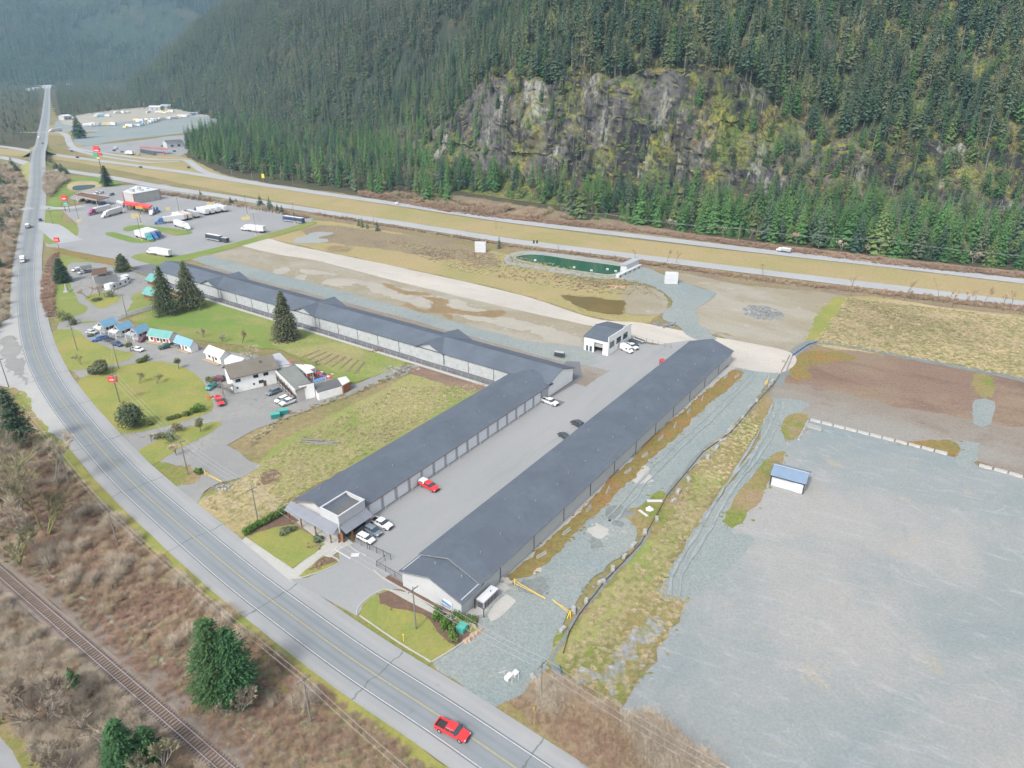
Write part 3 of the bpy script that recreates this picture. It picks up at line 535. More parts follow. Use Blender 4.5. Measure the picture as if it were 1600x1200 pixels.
for t in np.arange(10, rl - 4, .72):
    if i >= 295: break
    o = sl0 if i == 0 else sl0.copy()
    if i: COL.objects.link(o)
    o.location = r0 + rd * (t + rnd.uniform(-.05, .05)); o.rotation_euler = (0, 0, ra + rnd.uniform(-.02, .02)); i += 1
strip('trackside_gravel', ctr, -8.2, -5.0, Z * 3, 'scrub_brown', rag=1); strip('trackside_ditch', ctr, -6.6, -6.1, Z * 4, 'gravel_path', rag=1.0)

# wheel tracks worn into the gravel
def tracks(px, mat='shoulder_gravel', w=.32, gauge=.95, z=Z * 9.5, n_=1):
    for k in range(n_):
        c = dense([(x + rnd.uniform(-5, 5), y + rnd.uniform(-3, 3)) for x, y in px], 2)
        for s_ in (-1, 1): _zc[0] += 2; strip('wheel_track', c, s_ * gauge - w, s_ * gauge + w, z + .0009 * _zc[0], mat, rag=.5)
tracks([(1222, 628), (1208, 664), (1180, 712), (1140, 768), (1100, 828), (1066, 890), (1050, 930)], 'track_gravel', .3); tracks([(1216, 634), (1200, 668), (1172, 716), (1132, 774), (1094, 830)], 'track_gravel', .25)
tracks([(1055, 440), (1068, 470), (1066, 500), (1100, 530)], 'track_gravel', .25); tracks([(1180, 585), (1120, 640), (1040, 720), (960, 810)], 'track_gravel', .22)
# ------------------------------------------------------------------ mountains
n = NT('mountain_rock', .92, .25)
geo = n.n('ShaderNodeNewGeometry'); n.pos = geo.outputs['Position']
sp = n.n('ShaderNodeSeparateXYZ'); n.l(geo.outputs['Normal'], sp.inputs[0])
nzv = sp.outputs[2]
rock = n.mix(n.noise(.02, 7, .72, .45, .56, stretch=(1, 1, .45)), (.026, .025, .028, 1), (.105, .10, .095, 1))
rock = n.mix(n.noise(.035, 7, .75, .545, .60, stretch=(1, 1, .30), off=(40, 0, 0)), rock, (.235, .23, .205, 1))
rock = n.mix(n.noise(.06, 6, .72, .53, .60, stretch=(1, 1, .16), off=(0, 90, 0)), rock, (.018, .017, .021, 1))
rock = n.mix(n.math('MULTIPLY', n.noise(.5, 6, .85, .52, .60, stretch=(1, 1, .3)), .75), rock, (.02, .02, .022, 1))
moss = n.mix(n.noise(.05, 4, .7, .4, .6), (.09, .13, .03, 1), (.225, .205, .045, 1))
moss = n.mix(n.noise(.05, 4, .7, .56, .66, off=(5, 5, 5)), moss, (.15, .095, .05, 1))
moss = n.mix(n.noise(.35, 5, .75, .48, .62, off=(9, 5, 5)), moss, (.045, .055, .022, 1))
f = n.math('MAXIMUM', n.rng(nzv, .60, .85), n.noise(.021, 7, .78, .495, .575, stretch=(1, 1, .7), off=(0, 0, 70)))
f = n.math('MULTIPLY', f, n.noise(.5, 4, .8, .36, .50))
n.bump(n.noise(.5, 6, .8, .2, .8, stretch=(1, 1, .4)), .9, .9)
M['mountain_rock'] = n.done(n.mix(f, rock, moss))
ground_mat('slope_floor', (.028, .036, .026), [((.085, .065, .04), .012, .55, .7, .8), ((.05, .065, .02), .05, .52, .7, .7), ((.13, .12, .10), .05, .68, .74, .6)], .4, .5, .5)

def fbm(x, y, z, o=4):
    return noise.fractal(Vector((x, y, z)), 1.0, 2.0, o)
# near mountain: a swept sheet whose profile turns into a cliff in the middle
BASE = [Vector(q) for q in ((560, 235, 0), (430, 300, 0), (290, 384, 0), (170, 440, 0), (90, 482, 0), (10, 528, 0), (-62, 592, 0), (-112, 672, 0), (-150, 760, 0), (-215, 860, 0), (-300, 980, 0))]
BL = resample(catmull(BASE, 6), 1.6, False)
ND = Vector((.42, .907, 0))
def s_px(p):   # how far along the highway a base point lies, 0 at the right end
    return (p - BASE[0]).length
def lerp_tab(tab, x):
    for (x0, y0), (x1, y1) in zip(tab[:-1], tab[1:]):
        if x <= x1: return y0 + (y1 - y0) * max(0, (x - x0)) / (x1 - x0)
    return tab[-1][1]
# cliff height and steepness by world x of the foot
HC = [(-300, 10), (-170, 18), (-95, 34), (-65, 58), (-40, 78), (10, 84), (60, 88), (105, 88), (135, 82), (155, 62), (180, 46), (260, 44), (330, 46), (420, 40), (560, 36)]
ST = [(-300, 1.4), (-170, .95), (-100, .75), (-70, .5), (-40, .36), (0, .30), (125, .30), (150, .42), (175, .62), (225, .75), (260, .75), (330, .6), (420, .8), (560, .9)]
def near_profile(p, t):
    """t 0..1 foot, 1..2 cliff, 2..3 upper slope -> (distance, height)"""
    hc = lerp_tab(HC, p.x) + 9 * noise.noise(Vector((p.x * .03, 3.3, 0))) + 6 * noise.noise(Vector((p.x * .1, 8.3, 0))) + 3 * noise.noise(Vector((p.x * .3, 1.3, 0))); st = lerp_tab(ST, p.x)
    d0, h0 = 26, 9
    if t <= 1: return t * d0, h0 * t ** 1.5
    if t <= 2:
        u = t - 1; return d0 + hc * st * (u + .07 * math.sin(u * 9 + p.x * .05)), h0 + (hc - h0) * u
    u = t - 2; d = 470 * u ** 1.4
    return d0 + hc * st + d, hc + .10 * min(d, 30) + .60 * max(0, d - 12) * (1 + .12 * noise.noise(Vector((p.x * .008, d * .008, 0))))
TS = list(np.linspace(0, 1, 10)[:-1]) + list(np.linspace(1, 2, 52)[:-1]) + list(np.linspace(2, 3, 44))
def near_point(p, t):
    d, h = near_profile(p, t); st = lerp_tab(ST, p.x); q = p + ND * d
    steep = max(0, 1 - st) * (1 if .8 < t < 2.15 else .3)
    amp = 9 * steep if t > .6 else 0
    r1 = noise.noise(Vector((q.x * .035, q.y * .035, h * .012))); r2 = noise.ridged_multi_fractal(Vector((q.x * .07 + 7, q.y * .03, h * .022)), 1, 2, 4, 1, 2) - 1.2
    r3 = noise.noise(Vector((q.x * .25, h * .3, 4)))
    q = q - ND * (r1 * amp * 1.5 + r2 * amp * .5 + r3 * amp * .22)
    hh = h + (fbm(q.x * .02, q.y * .02, 1) * 3.5 if t > 1.9 else fbm(q.x * .06, q.y * .06, 1) * 1.2) * min(1, t)
    if amp and t > .8:
        bl = noise.cell(Vector((q.x * .11 + q.y * .05, h * .035 + 3, 0))) * 1.0 + noise.cell(Vector((q.x * .29, h * .11, 5))) * .45 + noise.cell(Vector((q.x * .6, h * .3, 9))) * .2
        q = q - ND * (bl - .8) * 3.6 * steep
    # ledges
    if 1 < t < 2: hh += 1.6 * noise.noise(Vector((q.x * .05, h * .16, 2)))
    k = min(1.0, max(0.0, (p.x + 300) / 45.0)); k = k * k * (3 - 2 * k)
    return Vector((q.x, q.y, hh * k - 6 * (1 - k)))
vs = []; nT = len(TS)
for p in BL: vs += [near_point(p, t) for t in TS]
fs = [(i * nT + j, i * nT + j + 1, (i + 1) * nT + j + 1, (i + 1) * nT + j) for i in range(len(BL) - 1) for j in range(nT - 1)]
mt = MB(); mt.add(vs, fs); near_m = mt.build('mountain', 'mountain_rock', smooth=False); near_m['kind'] = 'structure'
NV = np.array([tuple(v) for v in vs]).reshape(len(BL), nT, 3)
# farther spur behind it, and the far range across the valley: height fields
SPUR = [Vector(q) for q in ((-118, 700, 0), (-190, 830, 0), (-330, 1010, 0), (-520, 1300, 0), (-790, 1640, 0), (-930, 1830, 0), (-960, 1960, 0), (-800, 2300, 0), (-500, 3000, 0))]
SL = resample(SPUR, 30, False)
SLa = np.array([(p.x, p.y) for p in SL]); SLt = np.gradient(SLa, axis=0); SLt /= np.linalg.norm(SLt, axis=1)[:, None]
def spur_h(x, y):
    d2 = (SLa[:, 0] - x) ** 2 + (SLa[:, 1] - y) ** 2; i = int(np.argmin(d2)); d = math.sqrt(d2[i])
    side = SLt[i, 0] * (y - SLa[i, 1]) - SLt[i, 1] * (x - SLa[i, 0])
    if side > 0: d = -d
    d += 26 * noise.noise(Vector((x * .006, y * .006, 3))) + 9 * noise.noise(Vector((x * .02, y * .02, 3)))
    if d <= 0: return -2.0 + max(-10, d) * .05
    st = .80 + .22 * noise.noise(Vector((x * .004, y * .004, 0)))
    h = d * st * 1.15 if d < 140 else 140 * st * 1.15 + (d - 140) * .62
    k = min(1.0, max(0.0, (y - 720) / 200.0)) if x > -330 else 1.0
    return (min(h, 620) + 7 * fbm(x * .012, y * .012, 0)) * k - 8 * (1 - k)
def far_h(x, y):
    # range across the valley; its foot is nearer on the left
    d = (y - 2560) * .93 + (x + 1500) * -.22 + 110 * noise.noise(Vector((x * .0022, y * .0022, 5)))
    if d <= 0: return -4.0
    h = d * .42 + 120 * noise.noise(Vector((x * .0016, y * .0016, 9))) * min(1, d / 300)
    # a rock bluff
    b = math.exp(-(((x + 1420) / 210) ** 2)) * 75 / (1 + math.exp(-(d - 420) / 22)); return max(-4, h + b)
def field(name, x0, x1, y0, y1, st, fn, mat):
    X = np.arange(x0, x1 + .1, st); Y = np.arange(y0, y1 + .1, st); H = [[fn(x, y) for y in Y] for x in X]
    v = [(x, y, H[i][j]) for i, x in enumerate(X) for j, y in enumerate(Y)]; k = len(Y); f = []
    for i in range(len(X) - 1):
        for j in range(k - 1):
            if max(H[i][j], H[i + 1][j], H[i][j + 1], H[i + 1][j + 1]) > -1.9: f.append((i * k + j, (i + 1) * k + j, (i + 1) * k + j + 1, i * k + j + 1))
    o = MB().add(v, f).build(name, mat); o['kind'] = 'structure'
    return X, Y, np.array(H)
SX, SY, SH = field('mountain', -1120, 420, 640, 2700, 14, spur_h, 'slope_floor')
FX, FY, FH = field('mountain', -3800, 900, 2300, 4700, 40, far_h, 'slope_floor')
def samp(X, Y, H, x, y):
    i = np.clip(((x - X[0]) / (X[1] - X[0])), 0, len(X) - 1.001); j = np.clip(((y - Y[0]) / (Y[1] - Y[0])), 0, len(Y) - 1.001)
    a = i.astype(int); b = j.astype(int); u = i - a; v = j - b
    return H[a, b] * (1 - u) * (1 - v) + H[a + 1, b] * u * (1 - v) + H[a, b + 1] * (1 - u) * v + H[a + 1, b + 1] * u * v

# ------------------------------------------------------------------ trees
def leaf_mat(name, ca, cb, cc, rough=.8, world_var=True):
    n = NT(name, rough, .15)
    oi = n.n('ShaderNodeObjectInfo').outputs['Random']
    r = n.n('ShaderNodeValToRGB'); n.l(oi, r.inputs[0]); e = r.color_ramp.elements
    e[0].color = ca + (1,); e[1].color = cb + (1,); e[1].position = .6; x = e.new(1.0); x.color = cc + (1,)
    k = n.rng(n.noise(1.1, 4, .75, .25, .75), 0, 1, .62, 1.42)
    k2 = n.rng(n.noise(.02, 3, .6, .35, .65), 0, 1, .82, 1.2)
    M[name] = n.done(n.mix(1.0, n.mix(1.0, r.outputs[0], n_grey(n, k), 'MULTIPLY'), n_grey(n, k2), 'MULTIPLY'))
leaf_mat('needles_dark', (.030, .056, .036), (.052, .082, .048), (.092, .108, .058))
leaf_mat('needles_green', (.038, .092, .030), (.060, .125, .036), (.095, .125, .045))
leaf_mat('needles_grey', (.075, .098, .052), (.10, .115, .06), (.105, .105, .06))
leaf_mat('needles_vivid', (.028, .088, .036), (.04, .10, .038), (.05, .095, .035))
leaf_mat('twigs_tan', (.29, .21, .14), (.32, .25, .165), (.26, .165, .12))
leaf_mat('twigs_mossy', (.24, .22, .12), (.29, .27, .16), (.26, .23, .17))
leaf_mat('twigs_red', (.25, .16, .115), (.285, .195, .14), (.225, .15, .11))
leaf_mat('twigs_grey', (.33, .275, .21), (.38, .325, .25), (.28, .23, .18))
leaf_mat('tuft_green', (.23, .23, .09), (.27, .25, .12), (.19, .21, .07))
leaf_mat('tuft_tan', (.38, .31, .19), (.42, .35, .22), (.32, .26, .15))
leaf_mat('twigs_far', (.12, .095, .07), (.15, .12, .09), (.10, .085, .06))
leaf_mat('leaves_hedge', (.05, .11, .02), (.07, .13, .025), (.09, .12, .03))
leaf_mat('leaves_shrub', (.07, .10, .03), (.10, .12, .04), (.12, .10, .05))
paint('bark', (.13, .105, .085), .95, .1, var=.2); paint('bark_grey', (.22, .20, .175), .95, .1, var=.2); paint('bark_mossy', (.15, .145, .06), .95, .1, var=.25)
def conifer_mb(h, r, layers, per, seed, bare=.12, taper=.85, droop=.35, sub=2, ragged=.25):
    """crown of separate drooping boughs, each a ridge with sprays to both sides"""
    rr = random.Random(seed); m = MB()
    for i in range(layers):
        u = (i + rr.uniform(-.3, .3)) / layers; z = h * (bare + (1 - bare) * u); rad = r * (1 - u) ** taper * (1 - .35 * math.exp(-u * 9)) + .12
        k = max(3, int(per * (1 - .55 * u))); a0 = rr.uniform(0, 6.3)
        for j in range(k):
            a = a0 + j * 6.283 / k + rr.uniform(-.3, .3); L = rad * rr.uniform(1 - ragged * 1.6, 1 + ragged * .6)
            if L < .1: continue
            dr = droop * rr.uniform(.6, 1.4); up = rr.uniform(.05, .2) * L
            ca, sa = math.cos(a), math.sin(a)
            def pt(s_, side, dz=0): return (ca * s_ - sa * side, sa * s_ + ca * side, z + up * math.sin(s_ / L * 2.2) - dr * L * (s_ / L) ** 2 + dz)
            w = L * rr.uniform(.28, .42)
            for q in range(sub):
                s0 = L * (.1 + .9 * q / sub); s1 = L * (.1 + .9 * (q + 1) / sub); ww = w * (1 - .35 * q / sub)
                m.add([pt(s0, 0, .1), pt(s1, 0), pt(s0 + (s1 - s0) * .75, ww, -.22 * ww - rr.uniform(0, .2)), pt(s0 + (s1 - s0) * .75, -ww, -.22 * ww - rr.uniform(0, .2))], [(0, 1, 2), (0, 3, 1)])
    m.add([(-.15, 0, h * .93), (.15, 0, h * .93), (0, 0, h * 1.02), (0, -.15, h * .93), (0, .15, h * .93)], [(0, 1, 2), (3, 4, 2)])
    return m
def fine_conifer_mb(h, r, layers, per, seed, bare=.06, taper=.7, droop=.3, ragged=.25, spray=.42, up=.15, gaps=.0):
    """close-range crown: each bough carries many small needle sprays"""
    rr = random.Random(seed); m = MB()
    for i in range(layers):
        u = (i + rr.uniform(-.4, .4)) / layers; z = h * (bare + (1 - bare) * u); rad = r * (1 - u) ** taper * (1 - .3 * math.exp(-u * 9)) + .15; k = max(4, int(per * (1 - .5 * u)))
        for j in range(k):
            if rr.random() < gaps: continue
            a = rr.uniform(0, 6.283); L = rad * rr.uniform(1 - ragged * 1.8, 1 + ragged * .7); ca, sa = math.cos(a), math.sin(a); dr = droop * rr.uniform(.5, 1.5)
            q = 1 + int(L / (spray * .62))
            for t in range(q):
                for side in (-1, 1):
                    s_ = L * (t + rr.random()) / q; w = side * rr.uniform(.1, .26) * L * (1 - .4 * s_ / L)
                    c = Vector((ca * s_ - sa * w, sa * s_ + ca * w, z + up * L * math.sin(s_ / L * 2.4) - dr * L * (s_ / L) ** 2 + rr.gauss(0, .12)))
                    d = (Vector((ca, sa, rr.uniform(-.5, .2))) + Vector((-sa, ca, 0)) * side * rr.uniform(.2, .9)).normalized() * spray * rr.uniform(.6, 1.3); v = d.cross(Vector((rr.gauss(0, .3), rr.gauss(0, .3), 1))).normalized() * spray * rr.uniform(.22, .4)
                    m.add([c - v, c + v, c + d], [(0, 1, 2)]); m.add([c - v * .8 + Vector((0, 0, -.1)), c + d * .5 + Vector((0, 0, -spray * .4)), c + v * .8], [(0, 1, 2)])
    return m
def trunk_mb(h, r, mb=None, m=0, lean=0):
    mb = mb or MB(); mb.tube((0, 0, -.5), (lean * .5, 0, h * .5), r, r * .6, 6, m, False); mb.tube((lean * .5, 0, h * .5), (lean, 0, h), r * .6, r * .15, 5, m, False); return mb
def branchy_mb(h, r, seed, depth=5, twig=.012, spread=.55, mb=None, m=0, mt=1, base=(0, 0, 0), stems=1, first=.22, tw_n=4):
    """leafless tree: tapering limbs that fork down to fine twigs"""
    rr = random.Random(seed); mb = mb or MB()
    def grow(p, d, L, rad, k):
        if k == 0:
            for _ in range(tw_n):
                t = (d + Vector((rr.gauss(0, .45), rr.gauss(0, .45), rr.gauss(.12, .3)))).normalized(); q = p + t * L * rr.uniform(.7, 1.5)
                s_ = t.orthogonal().normalized() * max(twig, rad); c = q + (t + Vector((rr.gauss(0, .4), rr.gauss(0, .4), .1))).normalized() * L * .6
                mb.add([p - s_, p + s_, q + s_ * .6, q - s_ * .6, c], [(0, 1, 2, 3), (3, 2, 4)], mt)
            return
        nseg = 2 if k > 2 else 1; q = p; dd = d
        for i in range(nseg):
            dd = (dd + Vector((rr.gauss(0, .09), rr.gauss(0, .09), .04))).normalized(); e = q + dd * L / nseg
            mb.tube(q, e, rad * (1 - .22 * i), rad * (1 - .22 * (i + 1)), 5 if k > 2 else 3, m if k > 1 else mt, False); q = e
        for j in range(rr.choice((2, 3, 3)) if k > 1 else 3):
            ax = Vector((rr.gauss(0, 1), rr.gauss(0, 1), rr.gauss(0, .3))).normalized()
            nd = (dd + ax * spread * rr.uniform(.6, 1.3)).normalized(); nd.z = nd.z * .9 + .12
            grow(q if rr.random() < .6 else p.lerp(q, rr.uniform(.5, .95)), nd.normalized(), L * rr.uniform(.6, .85), rad * .58, k - 1)
    for s_ in range(stems):
        d = Vector((rr.gauss(0, .12 if stems == 1 else .4), rr.gauss(0, .12 if stems == 1 else .4), 1)).normalized()
        grow(Vector(base), d, h * first, r, depth)
    return mb
def shrub_mb(r, h, seed, n_=110, w=.05, fk=.14):
    """twiggy clump: fine stems fanning up and out"""
    rr = random.Random(seed); m = MB()
    for _ in range(n_):
        a = rr.uniform(0, 6.283); e = rr.random() ** .6; b = Vector((math.cos(a) * r * .45 * rr.random(), math.sin(a) * r * .45 * rr.random(), 0))
        tip = Vector((math.cos(a) * r * e * rr.uniform(.7, 1.1), math.sin(a) * r * e * rr.uniform(.7, 1.1), h * (1 - .45 * e * e) * rr.uniform(.6, 1.1)))
        mid = b.lerp(tip, .5) + Vector((0, 0, h * .12)); s_ = Vector((-math.sin(a), math.cos(a), 0)) * w
        m.add([b - s_, b + s_, mid + s_ * .8, mid - s_ * .8, tip], [(0, 1, 2, 3), (3, 2, 4)])
        for _k in range(3):
            e_ = mid.lerp(tip, rr.uniform(0, .8)); f_ = e_ + Vector((rr.gauss(0, r * fk * 1.6), rr.gauss(0, r * fk * 1.6), h * rr.uniform(.05, .22))); m.add([e_ - s_ * .7, e_ + s_ * .7, f_], [(0, 1, 2)])
    return m
def leafy_mb(r, h, seed, n_=420, leaf=.22, z0=.15):
    """rounded bush or crown: leaf-sized facets through the volume, clumped and uneven"""
    rr = random.Random(seed); m = MB()
    lobes = [(Vector((rr.uniform(-.5, .5) * r, rr.uniform(-.5, .5) * r, h * rr.uniform(.3, .75))), rr.uniform(.45, .65)) for _ in range(6)]
    for _ in range(n_):
        c, q = rr.choice(lobes); v = Vector((rr.gauss(0, 1), rr.gauss(0, 1), rr.gauss(0, 1))).normalized() * (.65 + .35 * rr.random())
        p = c + Vector((v.x * r * q, v.y * r * q, v.z * h * q * .75)); p.z = max(z0 * h * .3, p.z)
        u = Vector((rr.gauss(0, 1), rr.gauss(0, 1), rr.gauss(0, .6))).normalized() * leaf * rr.uniform(.6, 1.5); w = (v + Vector((rr.gauss(0, .5), rr.gauss(0, .5), .3))).normalized().cross(u).normalized() * leaf * rr.uniform(.5, 1)
        m.add([p - u, p + w, p + u, p - w], [(0, 1, 2, 3)])
    return m
# source meshes for the massed forest (collection kept out of the scene: only instanced)
def src_coll(name, items):
    c = bpy.data.collections.new(name)
    for i, (mb, mats) in enumerate(items):
        me = mb.mesh('%s_%02d' % (name, i), mats); o = bpy.data.objects.new('%s_%02d' % (name, i), me); c.objects.link(o)
    return c
def forest_variant(seed, h, r, layers, per, needles, bare=.12, **kw):
    m = conifer_mb(h, r, layers, per, seed, bare, **kw); k = len(m.f); trunk_mb(h * .95, .22 + h * .006, m, 1); return (m, [needles, 'bark'])
NEAR_VARS = [forest_variant(11, 24, 4.3, 24, 12, 'needles_dark', .14, ragged=.4), forest_variant(12, 28, 4.5, 28, 12, 'needles_dark', .22), forest_variant(13, 19, 4.0, 20, 12, 'needles_dark', .08),
             forest_variant(14, 22, 4.3, 22, 12, 'needles_green', .12), forest_variant(15, 26, 3.3, 22, 8, 'needles_grey', .35, ragged=.55), forest_variant(16, 14, 3.0, 15, 9, 'needles_green', .05)]
bare1 = branchy_mb(15, .16, 21, 4, .05, .5); bare2 = branchy_mb(11, .14, 22, 4, .06, .65, stems=2)
snag = trunk_mb(20, .22, None, 1)
for i in range(26):
    a = rnd.uniform(0, 6.3); z_ = rnd.uniform(7, 19); L_ = (20 - z_) * .12 + .5; snag.tube((0, 0, z_), (math.cos(a) * L_, math.sin(a) * L_, z_ - .3), .05, .02, 3, 1, False)
FOREST = src_coll('forest_source', NEAR_VARS + [(bare1, ['bark', 'twigs_far']), (bare2, ['bark_grey', 'twigs_far']), (snag, ['needles_grey', 'bark_grey'])])
FAR = src_coll('far_forest_source', [forest_variant(31, 24, 4.2, 9, 6, 'needles_dark', .08, sub=1), forest_variant(32, 20, 4.6, 8, 7, 'needles_green', .05, sub=1), forest_variant(33, 27, 4.2, 10, 6, 'needles_dark', .1, sub=1), (shrub_mb(4, 9, 34, 60, .2), ['twigs_far'])])
def scatter(name, coll, P, scale, idx, label=None, rz=None, tilt=0.0, kind='stuff', cat=None):
    """one object that instances source trees on a cloud of points"""
    N = len(P); me = bpy.data.meshes.new(name); me.vertices.add(N); me.vertices.foreach_set('co', np.asarray(P, dtype=np.float32).ravel())
    rg = np.random.default_rng(len(name) + N)
    rot = np.zeros((N, 3), np.float32); rot[:, 2] = rg.uniform(0, 6.28, N) if rz is None else rz
    if tilt: rot[:, 0] = rg.normal(0, tilt, N); rot[:, 1] = rg.normal(0, tilt, N)
    sc = np.asarray(scale, np.float32)
    if sc.ndim == 1: sc = np.stack([sc * rg.uniform(.85, 1.15, N), sc * rg.uniform(.85, 1.15, N), sc], 1).astype(np.float32)
    for nm, typ, arr, key in (('rot', 'FLOAT_VECTOR', rot, 'vector'), ('scl', 'FLOAT_VECTOR', sc, 'vector'), ('idx', 'INT', np.asarray(idx, np.int32), 'value')):
        at = me.attributes.new(nm, typ, 'POINT'); at.data.foreach_set(key, arr.ravel())
    o = bpy.data.objects.new(name, me); COL.objects.link(o)
    ng = bpy.data.node_groups.new(name + '_scatter', 'GeometryNodeTree'); ng.interface.new_socket('Geometry', in_out='INPUT', socket_type='NodeSocketGeometry'); ng.interface.new_socket('Geometry', in_out='OUTPUT', socket_type='NodeSocketGeometry')
    N_ = ng.nodes; gi = N_.new('NodeGroupInput'); go = N_.new('NodeGroupOutput'); ip = N_.new('GeometryNodeInstanceOnPoints'); ci = N_.new('GeometryNodeCollectionInfo')
    ci.inputs['Collection'].default_value = coll; ci.inputs['Separate Children'].default_value = True; ci.inputs['Reset Children'].default_value = True
    def at(nm, t):
        a = N_.new('GeometryNodeInputNamedAttribute'); a.data_type = t; a.inputs['Name'].default_value = nm; return a.outputs['Attribute']
    L = ng.links; L.new(gi.outputs[0], ip.inputs['Points']); L.new(ci.outputs[0], ip.inputs['Instance']); ip.inputs['Pick Instance'].default_value = True
    L.new(at('idx', 'INT'), ip.inputs['Instance Index']); L.new(at('scl', 'FLOAT_VECTOR'), ip.inputs['Scale'])
    e = N_.new('FunctionNodeEulerToRotation'); L.new(at('rot', 'FLOAT_VECTOR'), e.inputs[0]); L.new(e.outputs[0], ip.inputs['Rotation']); L.new(ip.outputs[0], go.inputs[0])
    o.modifiers.new('scatter', 'NODES').node_group = ng
    o['kind'] = kind
    if label: o['label'] = label
    return o
rg = np.random.default_rng(5)
# -- near mountain trees
cand = []; wr = random.Random(99)
for _ in range(30000):
    i = wr.randrange(0, len(BL) - 1); t = wr.choice((0, 1, 2, 2, 2, 2, 2, 2)) + wr.random() ** (1 if True else 1)
    if t > 2: t = 2 + wr.random() ** .8
    if t < 1 and -45 < BL[i].x < 150 and wr.random() < .75: continue
    j = 0
    while j < nT - 2 and TS[j + 1] < t: j += 1
    P_ = NV[i, j]; Q_ = NV[i, j + 1]; u = (t - TS[j]) / (TS[j + 1] - TS[j]); p = P_ * (1 - u) + Q_ * u
    run = math.hypot(Q_[0] - P_[0], Q_[1] - P_[1]); rise = Q_[2] - P_[2]; sl = rise / max(run, .05)
    x = BL[i].x; st = lerp_tab(ST, x)
    if t < 2.02 and t > .9:
        if st < .45 and wr.random() > .4: continue
        if sl > 2.2 and wr.random() > .25: continue
    
    cand.append((p[0], p[1], p[2], t, x, st))
# thin to a minimum spacing
def thin(C, dmin, cap=None):
    grid = {}; out = []
    for c in C:
        dm = dmin(c) if callable(dmin) else dmin; k = (int(c[0] // 4), int(c[1] // 4)); ok = True
        for a in (-1, 0, 1):
            for b in (-1, 0, 1):
                for q in grid.get((k[0] + a, k[1] + b), ()):
                    if (q[0] - c[0]) ** 2 + (q[1] - c[1]) ** 2 < dm * dm: ok = False; break
                if not ok: break
            if not ok: break
        if ok: grid.setdefault(k, []).append(c); out.append(c)
        if cap and len(out) >= cap: break
    return out
cand = thin(cand, lambda c: 2.3 if c[3] < 2 else 3.9)
# -- flat wooded strip between highway and mountain foot, and the copse by the ramp
def in_poly(p, poly): return _inside(Vector((p[0], p[1], 0)), poly)
def poly_pts(px, n_, world=False):
    poly = [G(*q) if not world else Vector(q) for q in px]; xs = [q.x for q in poly]; ys = [q.y for q in poly]; out = []
    r_ = random.Random(n_)
    while len(out) < n_:
        x, y = r_.uniform(min(xs), max(xs)), r_.uniform(min(ys), max(ys))
        if _inside(Vector((x, y, 0)), poly): out.append((x, y, 0.0))
    return out
foot = [(x, y, 0.0, .5, x, 1.0) for x, y, z in poly_pts([(292, 222), (294, 243), (345, 262), (420, 280), (560, 300), (640, 312), (720, 322), (700, 296), (600, 262), (520, 230), (430, 205), (378, 190)], 2300)]
foot += [(x, y, 0.0, .4, x, .2) for x, y, z in poly_pts([(870, 339), (930, 344), (1000, 352), (1200, 378), (1400, 402), (1760, 436), (1760, 405), (1400, 372), (1200, 350), (1000, 334), (900, 324)], 1500)]
foot = thin(foot, lambda c: 3.2 if noise.noise(Vector((c[0] * .05, c[1] * .05, 8))) > 0 else 4.6)
foot = [c for c in foot if not (c[4] > -75 and c[4] < 10 and c[5] == 1.0 and wr.random() < .6) and not (c[4] < 120 and c[5] == .2 and wr.random() < .55)]
allt = cand + foot
def dist_c(c): return math.sqrt(c[0] ** 2 + c[1] ** 2 + (c[2] - CAM_H) ** 2)
def kind_of(c):
    t, x = c[3], c[4]; r_ = wr.random()
    if t < 1.0 and c[2] < 8:
        if x < -60: return wr.choice((3, 3, 2, 5, 0, 6, 7)) if c[5] == 1.0 else wr.choice((3, 5, 6, 7))
        return 3 if r_ < .42 else 5 if r_ < .58 else 2 if r_ < .72 else 6 if r_ < .84 else 7 if r_ < .93 else 0
    if t < 2: return wr.choice((5, 5, 3, 2, 6, 7, 8, 4))
    if noise.noise(Vector((x * .03, c[2] * .03, 17))) > .3 and r_ < .35: return wr.choice((6, 7, 8, 5))
    return 0 if r_ < .30 else 1 if r_ < .50 else 2 if r_ < .66 else 4 if r_ < .78 else 3 if r_ < .88 else 8 if r_ < .93 else 6 if r_ < .97 else 7
allt = [(c, kind_of(c)) for c in allt]
allt.sort(key=lambda q: dist_c(q[0]))
def on_frame(c):
    y, z = c[1], c[2] + 8 - CAM_H; d = y * _c - z * _s
    if d < 10: return False
    return abs(FOC * c[0] / d) < 815 and -20 < 600 - FOC * (y * _s + z * _c) / d < 1200
con = [q for q in allt if q[1] in (0, 1, 2, 3, 4, 5) and on_frame(q[0])][:262]; con_id = {id(q) for q in con}
brd = [q for q in allt if q[1] in (6, 7) and on_frame(q[0])][:70]; con_id |= {id(q) for q in brd}
rest = [q for q in allt if id(q) not in con_id]
scl = np.array([(.62 if q[0][3] < 2 and q[0][2] > 8 else .85) * wr.choice((.65, .9, 1.05, 1.2, 1.3, 1.45)) * wr.uniform(.9, 1.1) for q in rest])
scatter('mountain_forest', FOREST, [(q[0][0], q[0][1], q[0][2] - .5) for q in rest], scl, [q[1] for q in rest], 'dense dark conifer forest covering the slopes above and beside the cliff', tilt=.03)
